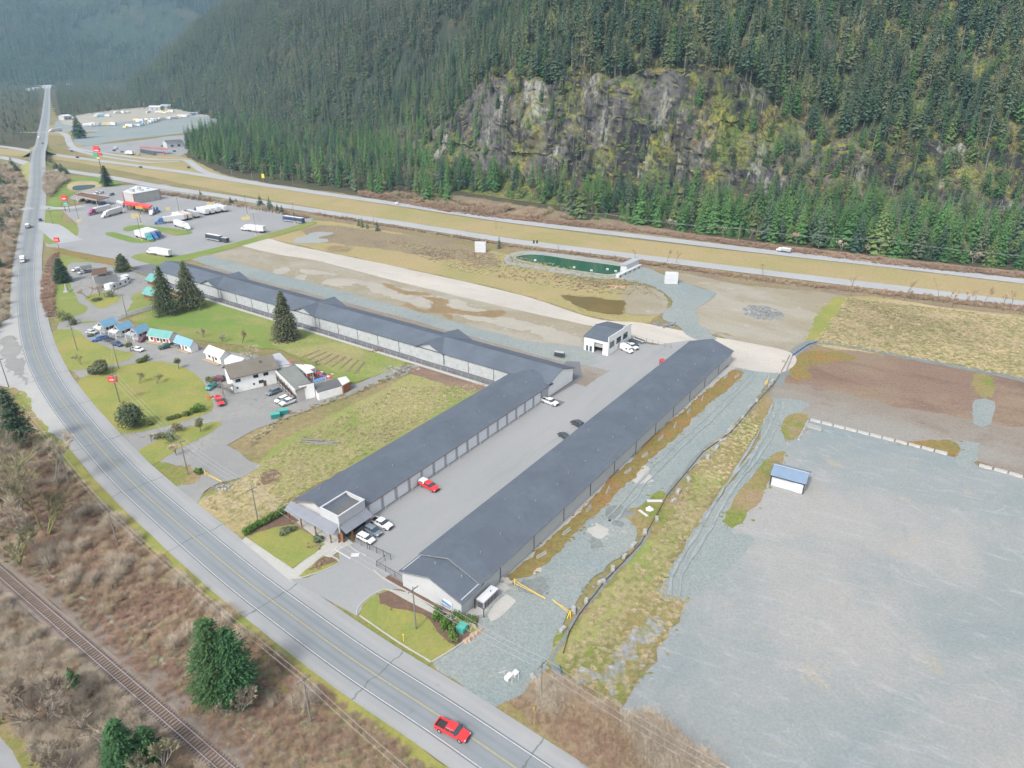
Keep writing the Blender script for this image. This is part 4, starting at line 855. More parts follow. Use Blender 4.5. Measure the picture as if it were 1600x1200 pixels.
# the nearest ones one by one
_tm = {}
def tree_inst(key, crown, cmat, trunk, tmat, name, label, cat, loc, rot, sc, group=None):
    if key not in _tm:
        t = thing(name, label, cat); crown.build('crown', cmat, t) if crown else None; trunk.build('trunk', tmat, t); _tm[key] = t; o = t
    else: o = copy_tree(_tm[key])
    tag(o, label, cat, group); o.location = loc; o.rotation_euler = (0, 0, rot); o.scale = (sc * wr.uniform(.9, 1.1), sc * wr.uniform(.9, 1.1), sc); return o
spec = {0: (24, 4.6, 24, 12, 'needles_dark', .12), 1: (28, 4.6, 28, 12, 'needles_dark', .2), 2: (19, 4.6, 20, 12, 'needles_dark', .06), 3: (22, 5.2, 26, 14, 'needles_green', .04), 4: (26, 3.8, 22, 9, 'needles_grey', .35), 5: (14, 4.4, 20, 13, 'needles_green', .03)}
for q, k in con:
    h, r_, la, pe, mat, ba = spec[k]; two = wr.randrange(2); key = ('con', k, two)
    where = 'at the foot of the wooded mountain beside the highway' if q[2] < 8 else 'on the wooded mountain slope above the highway'
    kindw = {'needles_dark': 'dark green conifer', 'needles_green': 'bright green conifer', 'needles_grey': 'thin greyish conifer'}[mat]
    crown = None if key in _tm else conifer_mb(h, r_, la, pe, 50 + k * 2 + two, ba)
    tree_inst(key, crown, mat, trunk_mb(h * .95, .35) if crown else None, 'bark_grey', 'conifer_tree', kindw + ' ' + where, 'tree', (q[0], q[1], q[2] - .4), wr.uniform(0, 6.3), wr.choice((.45, .65, .85, 1.0, 1.1, 1.2, 1.3)) * wr.uniform(.9, 1.1) * (.7 if 8 < q[2] < 60 else 1), kindw + 's ' + where)
for q, k in brd:
    key = ('bare', k); mb = None
    if key not in _tm:
        mb = branchy_mb(15 if k == 6 else 11, .16, 21 + k, 4, .05, .55, stems=1 if k == 6 else 2)
        tr = MB(); cr = MB()
        for f, m_ in zip(mb.f, mb.m): (cr if m_ else tr).add([mb.v[i] for i in f], [tuple(range(len(f)))])
    else: tr = cr = None
    tree_inst(key, cr, 'twigs_tan' if k == 6 else 'twigs_grey', tr, 'bark_grey', 'bare_tree', 'leafless %s tree among the conifers at the mountain foot' % ('tan-twigged' if k == 6 else 'pale grey'), 'tree', (q[0], q[1], q[2] - .2), wr.uniform(0, 6.3), wr.uniform(.6, 1.0), 'leafless %s trees at the mountain foot' % ('tan-twigged' if k == 6 else 'pale grey'))
# -- spur, valley floor and far range
P_ = np.stack([rg.uniform(-1110, 300, 60000), rg.uniform(660, 2500, 60000)], 1); hz = samp(SX, SY, SH, P_[:, 0], P_[:, 1])
dx = samp(SX, SY, SH, P_[:, 0] + 8, P_[:, 1]) - samp(SX, SY, SH, P_[:, 0] - 8, P_[:, 1])
vis = (P_[:, 0] < -.05 * P_[:, 1] + 40) & (hz > -1) & (hz < 100 + .11 * np.hypot(P_[:, 0], P_[:, 1]))
rocky = np.array([noise.noise(Vector((x * .011, y * .006, 31))) for x, y in P_]) > .42
vis &= ~(rocky & (hz > 20) & (hz < 130) & (rg.random(60000) < .85)); P_ = P_[vis]; hz = hz[vis]
C_ = thin([(a, b, c) for (a, b), c in zip(P_, hz)], 3.6); C_ = np.array(C_)
ii = rg.choice([0, 1, 2, 0, 1, 2, 0, 1, 2, 0, 1, 2], len(C_)); ii = np.where((C_[:, 2] < 14) & (rg.random(len(C_)) < .12), 3, ii)
scatter('spur_forest', FAR, C_ - np.array([0, 0, 1]), rg.uniform(.75, 1.5, len(C_)), ii, 'conifer forest on the second mountainside behind the cliff', tilt=.03)
P_ = np.stack([rg.uniform(-3500, 500, 52000), rg.uniform(2350, 4500, 52000)], 1); hz = samp(FX, FY, FH, P_[:, 0], P_[:, 1])
vis = (hz > -2) & (P_[:, 0] < -.22 * P_[:, 1]) & (P_[:, 0] > -.8 * P_[:, 1]) & (hz < 100 + .09 * P_[:, 1])
clear = np.array([noise.noise(Vector((x * .0035, y * .0022, 71))) for x, y in P_]) > .40
bluff = (np.exp(-(((P_[:, 0] + 1420) / 200) ** 2)) > .3) & (np.abs((P_[:, 1] - 2560) * .93 - (P_[:, 0] + 1500) * .22 - 420) < 60)
vis &= ~((clear | bluff) & (rg.random(52000) < .85)); P_ = P_[vis]; hz = hz[vis]
scatter('far_forest', FAR, np.stack([P_[:, 0], P_[:, 1], hz - 1], 1), rg.uniform(1.1, 1.9, len(P_)), rg.choice([0, 1, 2, 0, 2, 0, 1, 2, 0, 2, 0, 1], len(P_)), 'hazy blue-green forest on the far range across the valley', tilt=.03)
V_ = [(x, y, 0) for x, y, z in poly_pts([(-30, 134), (56, 137), (64, 160), (62, 185), (54, 207), (46, 222), (20, 224), (-60, 232), (-200, 190), (-120, 140)], 1500)]
V_ += [(x, y, 0) for x, y, z in poly_pts([(88, 133), (150, 138), (240, 150), (345, 160), (330, 168), (250, 168), (180, 173), (130, 180), (98, 184), (90, 160)], 2300)]
V_ += [(x, y, 0) for x, y, z in poly_pts([(-300, 126), (0, 128), (60, 128), (64, 134), (-60, 138), (-300, 150)], 900)] + [(x, y, 0) for x, y, z in poly_pts([(84, 128), (300, 140), (300, 150), (88, 134)], 1800)]
V_ = np.array(thin(V_, 5.0)); nd_ = np.hypot(V_[:, 0], V_[:, 1]) < 1500
scatter('valley_forest', FAR, V_, rg.uniform(.6, 1.05, len(V_)), rg.choice([0, 1, 2, 3, 0], len(V_)), 'mixed forest on the valley floor either side of the distant road', tilt=.03)
# ------------------------------------------------------------------ haze
hz_ = MB().box(-4200, 1600, -120, 4900, -4, 1180).build('haze', 'concrete'); hz_['kind'] = 'stuff'; hz_['label'] = 'thin bluish air haze filling the valley'
hm = bpy.data.materials.new('air_haze'); hm.use_nodes = True; t_ = hm.node_tree; t_.nodes.clear()
pv = t_.nodes.new('ShaderNodeVolumePrincipled'); mo = t_.nodes.new('ShaderNodeOutputMaterial'); t_.links.new(pv.outputs[0], mo.inputs['Volume'])
pv.inputs['Color'].default_value = (.45, .76, 1, 1); pv.inputs['Density'].default_value = .00008; pv.inputs['Anisotropy'].default_value = .0
hz_.data.materials.clear(); hz_.data.materials.append(hm)
base.location.z = 0
# ------------------------------------------------------------------ building materials
def shingle(name, col, sc=1.0):
    n = NT(name, .9, .2)
    c = n.mix(n.noise(.12, 5, .7, .4, .65), col + (1,), tuple(q * 1.22 for q in col))
    c = n.mix(n.math('MULTIPLY', n.noise(.9, 4, .7, .55, .7, rot=AROT, stretch=(1, .12, 1)), .5), c, tuple(q * .8 for q in col)); c = n.mix(n.math('MULTIPLY', n.noise(.5, 3, .7, .6, .7, rot=AROT, stretch=(.08, 1.5, 1)), .4), c, tuple(q * 1.35 for q in col))
    c = n.mix(n.math('MULTIPLY', n.noise(.6, 5, .8, .55, .75), .4), c, tuple(q * .8 for q in col))
    w = n.n('ShaderNodeTexWave', wave_type='BANDS', bands_direction='Z'); n.l(n.coord(1), w.inputs['Vector']); w.inputs['Scale'].default_value = 3.0 * sc; w.inputs['Distortion'].default_value = .6
    c = n.mix(n.rng(w.outputs['Fac'], .0, .25, .22, 0), c, tuple(q * .7 for q in col))
    g = n.noise(5, 3, .8, .2, .8); c = n.mix(1.0, c, n_grey(n, n.rng(g, 0, 1, .9, 1.1)), 'MULTIPLY'); n.bump(g, .25, .05)
    M[name] = n.done(c)
shingle('shingle_slate', (.072, .085, .106)); shingle('shingle_brown', (.12, .108, .09)); shingle('shingle_grey', (.085, .088, .09)); shingle('felt_green_grey', (.14, .15, .14))
def metal_roof(name, col, rib=2.2, rough=.45):
    n = NT(name, rough, .5)
    c = n.mix(n.noise(.4, 4, .7, .4, .7, obj=True), col + (1,), tuple(q * .86 for q in col))
    M[name] = n.done(c)
for nm, c in (('metal_blue', (.13, .26, .37)), ('metal_teal', (.09, .24, .22)), ('metal_white', (.45, .455, .46)), ('metal_grey', (.30, .31, .335)), ('metal_shed_blue', (.13, .185, .26)), ('metal_lavender', (.15, .16, .185))): metal_roof(nm, c)
paint('wall_white', (.62, .62, .61), .8, .2, var=.05, vs=.5, grime=((.38, .37, .35), .4)); paint('wall_grey', (.36, .365, .375), .8, .2, var=.05, vs=.4)
paint('wall_panel_grey', (.345, .36, .365), .8, .25, var=.07, vs=.3, grime=((.24, .25, .25), .5)); paint('weathered_panel', (.31, .325, .325), .85, .2, var=.1, vs=.5, grime=((.19, .20, .20), .7)); paint('door_white', (.60, .61, .63), .55, .4, var=.04)
paint('frame_dark', (.03, .03, .035), .5, .4); paint('glass_dark', (.025, .035, .045), .08, .6); paint('glass_blue', (.06, .09, .11), .1, .6)
paint('cedar', (.20, .085, .04), .7, .3, var=.25, vs=2); paint('wood_pale', (.33, .27, .19), .8, .2, var=.2); paint('wood_brown', (.10, .06, .04), .85, .2, var=.25); paint('wood_grey', (.16, .15, .135), .9, .1, var=.2)
paint('stucco_pink', (.40, .36, .34), .85, .2, var=.06); paint('fascia_white', (.42, .42, .41), .7, .3); paint('fascia_brown', (.16, .12, .11), .8, .2)
paint('black_metal', (.02, .02, .022), .5, .4); paint('galv', (.32, .33, .34), .5, .5, .3); paint('yellow_paint', (.62, .42, .03), .5, .4, grime=((.35, .28, .12), .4)); paint('yellow_pale', (.55, .45, .18), .6, .3)
paint('green_box', (.05, .26, .22), .5, .4); paint('dumpster_green', (.02, .17, .15), .5, .4, var=.1); paint('red_dull', (.30, .10, .10), .6, .3); paint('red_paint', (.50, .03, .025), .45, .5); paint('red_sign', (.52, .045, .04), .5, .4); paint('green_sign', (.03, .30, .16), .5, .4); paint('orange_paint', (.55, .2, .03), .5, .4)
paint('white_plastic', (.5, .5, .5), .5, .4); paint('tarp_blue', (.06, .19, .40), .6, .3); paint('tarp_blue_dark', (.03, .08, .25), .7, .3); paint('wrap_white', (.43, .44, .46), .45, .4, var=.08, vs=.6)
paint('stone_white', (.27, .265, .25), .9, .2, var=.2, vs=1.5); paint('stone_grey', (.15, .16, .17), .95, .2, var=.3, vs=1.5); paint('boulder_tan', (.30, .22, .165), .9, .2, var=.2, vs=1.0); paint('dark_interior', (.03, .03, .032), .9, .1); paint('propane_white', (.48, .48, .48), .4, .5)
# ------------------------------------------------------------------ building kit (local x along the building, y across it)
def win(parent, x0, x1, z0, z1, y, face=-1, mat='glass_dark', fm='frame_dark', axis='y'):
    fr = MB(); g = MB(); t = .07; o = y + face * .05; o2 = y + face * .02
    def bx(mb, a0, a1, c0, c1, d0, d1):
        d0, d1 = min(d0, d1), max(d0, d1)
        if axis == 'y': mb.box(a0, a1, d0, d1, c0, c1)
        else: mb.box(d0, d1, a0, a1, c0, c1)
    for a in ((x0, x1, z0, z0 + t), (x0, x1, z1 - t, z1), (x0, x0 + t, z0 + t, z1 - t), (x1 - t, x1, z0 + t, z1 - t)): bx(fr, *a, y - face * .01, y + face * .07)
    if x1 - x0 > 1.2: bx(fr, (x0 + x1) / 2 - .03, (x0 + x1) / 2 + .03, z0 + t, z1 - t, y - face * .01, y + face * .06)
    f = fr.build('window', fm, parent); bx(g, x0 + t, x1 - t, z0 + t, z1 - t, y - face * .008, y + face * .035); g.build('pane', mat, f); return f
def door(parent, x0, x1, z1, y, face=-1, mat='door_white', axis='y', lines=4, name='door'):
    m = MB(); n_ = lines
    for i in range(n_):
        a, b = z1 * i / n_ + .02, z1 * (i + 1) / n_ - .02; lo, hi = sorted((y - face * .02, y + face * .06))
        if axis == 'y': m.box(x0, x1, lo, hi, a, b)
        else: m.box(lo, hi, x0, x1, a, b)
    return m.build(name, mat, parent)
def gable_roof(parent, x0, x1, y0, y1, ez, rz, mat, over=.5, th=.16, yr=None, name='roof', fascia=None):
    yr = (y0 + y1) / 2 if yr is None else yr; m = MB()
    sl0 = (rz - ez) / (yr - y0); sl1 = (rz - ez) / (y1 - yr); a, b = y0 - over, y1 + over
    za, zb = ez - over * sl0, ez - over * sl1
    m.quad((x0 - over, a, za + th), (x1 + over, a, za + th), (x1 + over, yr, rz + th), (x0 - over, yr, rz + th), th)
    m.quad((x0 - over, yr, rz + th + .004), (x1 + over, yr, rz + th + .004), (x1 + over, b, zb + th), (x0 - over, b, zb + th), th)
    r = m.build(name, mat, parent)
    if fascia:
        f = MB()
        for (yy, zz) in ((a - .03, za), (b + .03, zb)): f.box(x0 - over, x1 + over, yy - .03, yy + .03, zz - .08, zz + th - .01)
        for xx in (x0 - over - .03, x1 + over + .03):
            f.add([(xx - .03, a, za - .08), (xx + .03, a, za - .08), (xx + .03, yr, rz - .08), (xx - .03, yr, rz - .08), (xx - .03, a, za + th), (xx + .03, a, za + th), (xx + .03, yr, rz + th), (xx - .03, yr, rz + th)], [(3, 2, 1, 0), (4, 5, 6, 7), (0, 1, 5, 4), (1, 2, 6, 5), (2, 3, 7, 6), (3, 0, 4, 7)])
            f.add([(xx - .03, yr, rz - .08), (xx + .03, yr, rz - .08), (xx + .03, b, zb - .08), (xx - .03, b, zb - .08), (xx - .03, yr, rz + th), (xx + .03, yr, rz + th), (xx + .03, b, zb + th), (xx - .03, b, zb + th)], [(3, 2, 1, 0), (4, 5, 6, 7), (0, 1, 5, 4), (1, 2, 6, 5), (2, 3, 7, 6), (3, 0, 4, 7)])
        f.build('fascia', fascia, r)
    return r
def gable_wall(parent, x, y0, y1, ez, rz, mat, th=.2, yr=None, name='wall'):
    yr = (y0 + y1) / 2 if yr is None else yr; m = MB(); pr = [(y0, 0), (y1, 0), (y1, ez), (yr, rz), (y0, ez)]
    vs = [(x - th / 2, a, b) for a, b in pr] + [(x + th / 2, a, b) for a, b in pr]
    m.add(vs, [(0, 1, 2, 3, 4), (9, 8, 7, 6, 5)] + [(i, (i + 1) % 5, (i + 1) % 5 + 5, i + 5) for i in range(5)]); return m.build(name, mat, parent)
def house(name, label, cat, p0, p1, width, ez, rz, wm, rm, over=.4, group=None, side=1, wins=(), doors=(), fascia='fascia_white', ribs=0):
    """gabled house whose near long wall runs on the ground from p0 to p1; the house lies on the left of that line (side=1) or right"""
    L = (p1 - p0).length; rot = ang(p0, p1); o = thing(name, label, cat, (p0.x, p0.y, 0), rot, group); y0, y1 = (0, width) if side > 0 else (-width, 0)
    for y in (y0 + .1, y1 - .1): MB().box(.1, L - .1, y - .1, y + .1, 0, ez).build('wall', wm, o)
    gable_wall(o, .0, y0, y1, ez, rz, wm); gable_wall(o, L, y0, y1, ez, rz, wm)
    r = gable_roof(o, 0, L, y0, y1, ez, rz, rm, over, fascia=fascia)
    if ribs:
        m = MB(); yr = (y0 + y1) / 2; sl = (rz - ez) / (yr - y0)
        k = int((L + 2 * over) / ribs)
        for i in range(1, k):
            x = -over + i * ribs
            m.quad((x - .03, y0 - over, ez - over * sl + .21), (x + .03, y0 - over, ez - over * sl + .21), (x + .03, yr, rz + .21), (x - .03, yr, rz + .21), .05)
        m.build('roof_rib', rm, r)
    yn = y0 if side > 0 else y1; fc = -1 if side > 0 else 1
    for w in wins: win(o, L * w[0] - w[2] / 2, L * w[0] + w[2] / 2, w[1], w[1] + w[3], yn, fc)
    for d in doors: door(o, L * d[0] - .5, L * d[0] + .5, 2.1, yn, fc, d[1] if len(d) > 1 else 'wood_brown', lines=1)
    return o
def panel_row(parent, x0, x1, y, h, n_, mat, axis='x', fixed=0, z0=0.0, th=.2, down=0, dface=-1):
    """row of separate wall panels with open joints, optional downpipes at the joints"""
    w = (x1 - x0) / n_; me = None
    for i in range(n_):
        m = MB()
        if me is None:
            if axis == 'x': m.box(.02, w - .02, -th / 2, th / 2, z0, h)
            else: m.box(-th / 2, th / 2, .02, w - .02, z0, h)
            o = m.build('wall_panel', mat, parent); me = o.data
        else: o = bpy.data.objects.new('wall_panel', me); COL.objects.link(o); o.parent = parent
        o.location = (x0 + i * w, y, 0) if axis == 'x' else (y, x0 + i * w, 0)
        if down and i % down == 0 and i:
            d = MB(); xx = x0 + i * w
            if axis == 'x': lo, hi = sorted((y + dface * .11, y + dface * .22)); d.box(xx - .06, xx + .06, lo, hi, .1, h)
            else: lo, hi = sorted((y + dface * .11, y + dface * .22)); d.box(lo, hi, xx - .06, xx + .06, .1, h)
            d.build('downpipe', 'wall_grey' if down == 1 else 'frame_dark', parent)
def roof_vents(parent, spots, zf):
    me = None
    for x, y in spots:
        if me is None: m = MB(); m.tube((0, 0, -.1), (0, 0, .4), .06, .06, 6); m.tube((0, 0, .36), (0, 0, .45), .1, .1, 6); o = m.build('roof_vent', 'galv', parent); me = o.data
        else: o = bpy.data.objects.new('roof_vent', me); COL.objects.link(o); o.parent = parent
        o.location = (x, y, zf(y))
# ---- east storage building
o = thing('storage_building', 'longest storage building, slate shingle roof and pale grey panel walls, beside the gravel lane', 'building', W(80.2, 68.3), AROT)
L_, Wd = 152.2, 15.3
panel_row(o, 0, L_, 0, 4.4, 36, 'wall_panel_grey', down=3); panel_row(o, 0, L_, Wd, 4.4, 33, 'wall_panel_grey')
gable_wall(o, 0, -.1, Wd + .1, 4.25, 6.45, 'wall_grey'); gable_wall(o, L_, 0, Wd, 4.4, 7.0, 'wall_grey'); gable_wall(o, 6.2, 0, Wd, 4.6, 7.15, 'fascia_brown', .15)
gable_roof(o, 6.0, L_ - .1, 0, Wd, 4.55, 7.1, 'shingle_slate', .55, .2, fascia='stone_grey'); gable_roof(o, 0, 6.0, 0, Wd, 4.1, 6.4, 'shingle_slate', .6, .2, fascia='stone_grey')
roof_vents(o, [(12 + i * 7.3 + rnd.uniform(-1, 1), 4.2 + rnd.uniform(-.4, .6)) for i in range(19)] + [(4, 3), (3, 9), (30, 11), (70, 11.5)], lambda y: 4.75 + (7.1 - 4.55) * (1 - abs(y - Wd / 2) / (Wd / 2)))
win(o, 3.2, 3.5, 2.8, 3.1, 0)
for i in range(30): pass
for i in range(32):
    x = 8 + i * 4.5
    if i < 32: door(o, x, x + 3.6, 3.5, Wd + .1, 1)
# ---- west storage building with the office
o = thing('storage_building', 'storage building with white roller doors and a glazed office at its road end', 'building', W(84.0, 106.6), AROT)
L_, Wd = 89.2, 14.6
gable_wall(o, 0, 0, Wd, 4.3, 6.9, 'wall_grey'); panel_row(o, 0, L_, Wd, 4.3, 18, 'wall_panel_grey')
roofo = gable_roof(o, 0, L_, 0, Wd, 4.35, 6.95, 'shingle_slate', .65, .2, fascia='fascia_brown')
piers = MB(); x = 8.6
for i in range(16):
    x0 = 8.8 + i * 4.7
    door(o, x0 + .5, x0 + 4.2, 3.75, 0, -1, 'door_white', name='roller_door', lines=6)
    MB().box(x0 - .5, x0 + .5, -.12, .1, 0, 4.3).build('wall_pier', 'wall_panel_grey', o); MB().box(x0 - .07, x0 + .07, -.24, -.13, .1, 4.2).build('downpipe', 'galv', o)
    MB().box(x0 + .5, x0 + 4.2, -.1, .1, 3.78, 4.3).build('door_header', 'wall_panel_grey', o)
MB().box(84.0, L_, -.1, .1, 0, 4.3).build('wall', 'wall_panel_grey', o)
MB().box(.1, 8.3, -.1, .1, 0, 4.3).build('wall', 'wall_grey', o)
roof_vents(o, [(10 + i * 12, 4.4) for i in range(7)] + [(5, 12)], lambda y: 4.6 + 2.6 * (1 - abs(y - Wd / 2) / (Wd / 2)))
# parapet tower over the entrance
tw = MB()
for a in ((-.9, -.7, -1.1, 4.9), (6.9, 7.1, -1.1, 4.9)): tw.box(a[0], a[1], a[2], a[3], 0, 6.6)
tw.box(-.7, 6.9, -1.1, -.9, 3.2, 6.6); tw.box(-.7, 6.9, 4.7, 4.9, 3.0, 6.6); tw.build('parapet_wall', 'wall_grey', o)
MB().box(-.7, 6.9, -.9, 4.7, 5.55, 5.75).build('flat_roof', 'shingle_grey', o)
cp = MB()
for a in ((-1.0, -.6, -1.2, 5.0), (6.8, 7.2, -1.2, 5.0), (-.6, 6.8, -1.2, -.8), (-.6, 6.8, 4.6, 5.0)): cp.box(a[0], a[1], a[2], a[3], 6.603, 6.75)
cp.build('parapet_cap', 'wall_grey', o)
aw = MB(); aw.quad((-3.2, -1.2, 3.1), (-3.2, 15.3, 3.1), (-.95, 15.3, 4.4), (-.95, -1.2, 4.4), -.12); aw.build('front_awning', 'metal_lavender', o)
aw = MB(); aw.quad((-1.1, -3.4, 3.1), (7.3, -3.4, 3.1), (7.3, -1.15, 4.3), (-1.1, -1.15, 4.3), .12); aw.build('side_awning', 'metal_lavender', o)
for y in (1.2, 3.6, 6.4, 8.8, 11.4): win(o, y - .9, y + .9, .6, 2.8, -.11, -1, 'glass_dark', 'frame_dark', 'x')
for y in (-.1, 5, 9.9, 14.2): MB().box(-2.9, -2.65, y, y + .25, 0, 3.1).build('awning_post', 'cedar', o)
for x in (.8, 6.4): MB().box(x, x + .25, -3.1, -2.85, 0, 3.1).build('awning_post', 'cedar', o)
MB().box(-1.3, -.92, -1.5, -1.12, 0, 4.9).build('corner_post', 'wall_grey', o)
for a in ((-1.9, -1.32, -1.46, -1.3), (-1.28, -1.1, -2.3, -1.52)): MB().box(a[0], a[1], a[2], a[3], 0, 2.6).build('wood_cladding', 'cedar', o)
MB().box(.6, 6.4, -1.16, -1.105, .1, 2.7).build('entrance_glazing', 'glass_dark', o)
for q in (2.2, 3.5, 4.9): MB().box(q, q + .08, -1.22, -1.17, .1, 2.7).build('mullion', 'frame_dark', o)
# ---- long back building
o = thing('storage_building', 'very long panel-walled storage building with three cross gables behind the motel lawn', 'building', W(171.7, 106.4), AROT)
L_ = 226.0; D_ = 15.0   # long axis is local y here
panel_row(o, 0, L_, 0, 5.0, 42, 'weathered_panel', axis='y', down=2); panel_row(o, 0, L_, D_, 4.3, 28, 'wall_panel_grey', axis='y')
def gw_y(x0, x1, y, ez, rz, mat, name='wall'):
    m = MB(); pr = [(x0, 0), (x1, 0), (x1, ez), ((x0 + x1) / 2, rz), (x0, ez)]; vs = [(a, y - .1, b) for a, b in pr] + [(a, y + .1, b) for a, b in pr]
    m.add(vs, [(0, 1, 2, 3, 4), (9, 8, 7, 6, 5)] + [(i, (i + 1) % 5, (i + 1) % 5 + 5, i + 5) for i in range(5)]); return m.build(name, mat, o)
gw_y(0, D_, 0, 4.7, 7.2, 'wall_white'); gw_y(0, D_, L_, 4.7, 7.2, 'wall_grey')
m = MB(); ov = .6; sl = 2.3 / (D_ / 2)
m.quad((-ov, -ov, 5.1 - ov * sl), (-ov, L_ + ov, 5.1 - ov * sl), (D_ / 2, L_ + ov, 7.4), (D_ / 2, -ov, 7.4), -.2); m.quad((D_ / 2, -ov, 7.404), (D_ / 2, L_ + ov, 7.404), (D_ + ov, L_ + ov, 5.1 - ov * sl), (D_ + ov, -ov, 5.1 - ov * sl), -.2)
m.build('roof', 'shingle_slate', o)
for yc in (49.6, 116.2, 180.6):
    hw = 6.3; z1 = 7.1; z0 = 4.9
    m = MB(); m.quad((-1.0, yc - hw - .3, z0), (-1.0, yc, z1 + .45), (D_ + 1, yc, z1 + .45), (D_ + 1, yc - hw - .3, z0), -.2); m.quad((-1.0, yc, z1 + .454), (-1.0, yc + hw + .3, z0), (D_ + 1, yc + hw + .3, z0), (D_ + 1, yc, z1 + .454), -.2); m.build('cross_gable_roof', 'shingle_slate', o)
    m = MB(); pr = [(yc - hw, 4.85), (yc + hw, 4.85), (yc, z1 + .12)]
    vs = [(-.35, a, b) for a, b in pr] + [(-.15, a, b) for a, b in pr]; m.add(vs, [(0, 1, 2), (5, 4, 3), (0, 1, 4, 3), (1, 2, 5, 4), (2, 0, 3, 5)]); m.build('gable_wall', 'weathered_panel', o)
    m = MB(); m.box(-.35, -.12, yc - hw, yc + hw, 0, 4.84); m.build('gable_wall', 'weathered_panel', o)
fnc = strip('green_mesh_fence_base', [W(167.2, 106 + i * 5) for i in range(46)], -.8, .8, .2, 'concrete', None)
fnc['kind'] = 'structure'; fnc.name = 'retaining_kerb'
# ---- workshop
o = thing('workshop', 'small white workshop with open vehicle bay and three upper windows', 'building', W(212.6, 106.9), AROT); L_, Wd = 18.2, 9.8
MB().box(0, L_, Wd - .2, Wd, 0, 5.4).build('wall', 'wall_white', o)
m = MB(); m.prism([(-.1, 0), (L_, 0), (L_, 7.3), (11.8, 7.9), (11.8, 7.3), (-.1, 7.4)], -.2, 0.0); m.build('parapet_wall', 'wall_white', o)
f = MB(); f.box(-.1, .1, .02, 2.0, 0, 5.4); f.box(-.1, .1, 5.6, Wd - .2, 0, 5.4); f.box(-.1, .1, 2.0, 5.6, 4.3, 5.4); f.build('front_wall', 'wall_white', o)
MB().box(L_ - .2, L_, 0, Wd, 0, 5.4).build('wall', 'wall_white', o); MB().box(.6, .8, 2.0, 5.6, 2.4, 4.3).build('raised_bay_door', 'galv', o); MB().box(.2, L_ - .3, .1, Wd - .3, .02, .06).build('floor', 'dark_interior', o)
m = MB(); m.quad((-.4, .01, 5.5), (L_ / 2, .01, 7.2), (L_ / 2, Wd + .4, 7.2), (-.4, Wd + .4, 5.5), -.2); m.quad((L_ / 2, .01, 7.204), (L_ + .4, .01, 5.5), (L_ + .4, Wd + .4, 5.5), (L_ / 2, Wd + .4, 7.204), -.2); m.build('roof', 'shingle_slate', o)
for x in (1.0, 6.2, 11.6): win(o, x, x + 3.4, 2.7, 5.0, -.2, -1)
for y in (6.4, 7.9): win(o, y, y + 1.0, .3, 2.4, -.1, -1, 'glass_blue', 'frame_dark', 'x')
# ---- blue-roofed site shed
a, b = G(1203, 758), G(1254, 772); o = house('site_shed', 'white site shed with bright blue metal roof on the big gravel lot', 'shed', a, b, 6.2, 3.1, 4.3, 'wrap_white', 'metal_shed_blue', .35, fascia='frame_dark', ribs=1.0)
MB().box(-.45, 8.5, 3.02, 3.18, 4.54, 4.62).build('ridge_cap', 'fascia_white', o); MB().box((b - a).length - 2.2, (b - a).length - .4, -.08, -.002, 0, 2.6).build('door', 'wall_white', o)
for x in (0, (b - a).length): MB().box(x - .14, x + .14, -.3, -.05, 0, 3.1).build('corner_post', 'frame_dark', o)
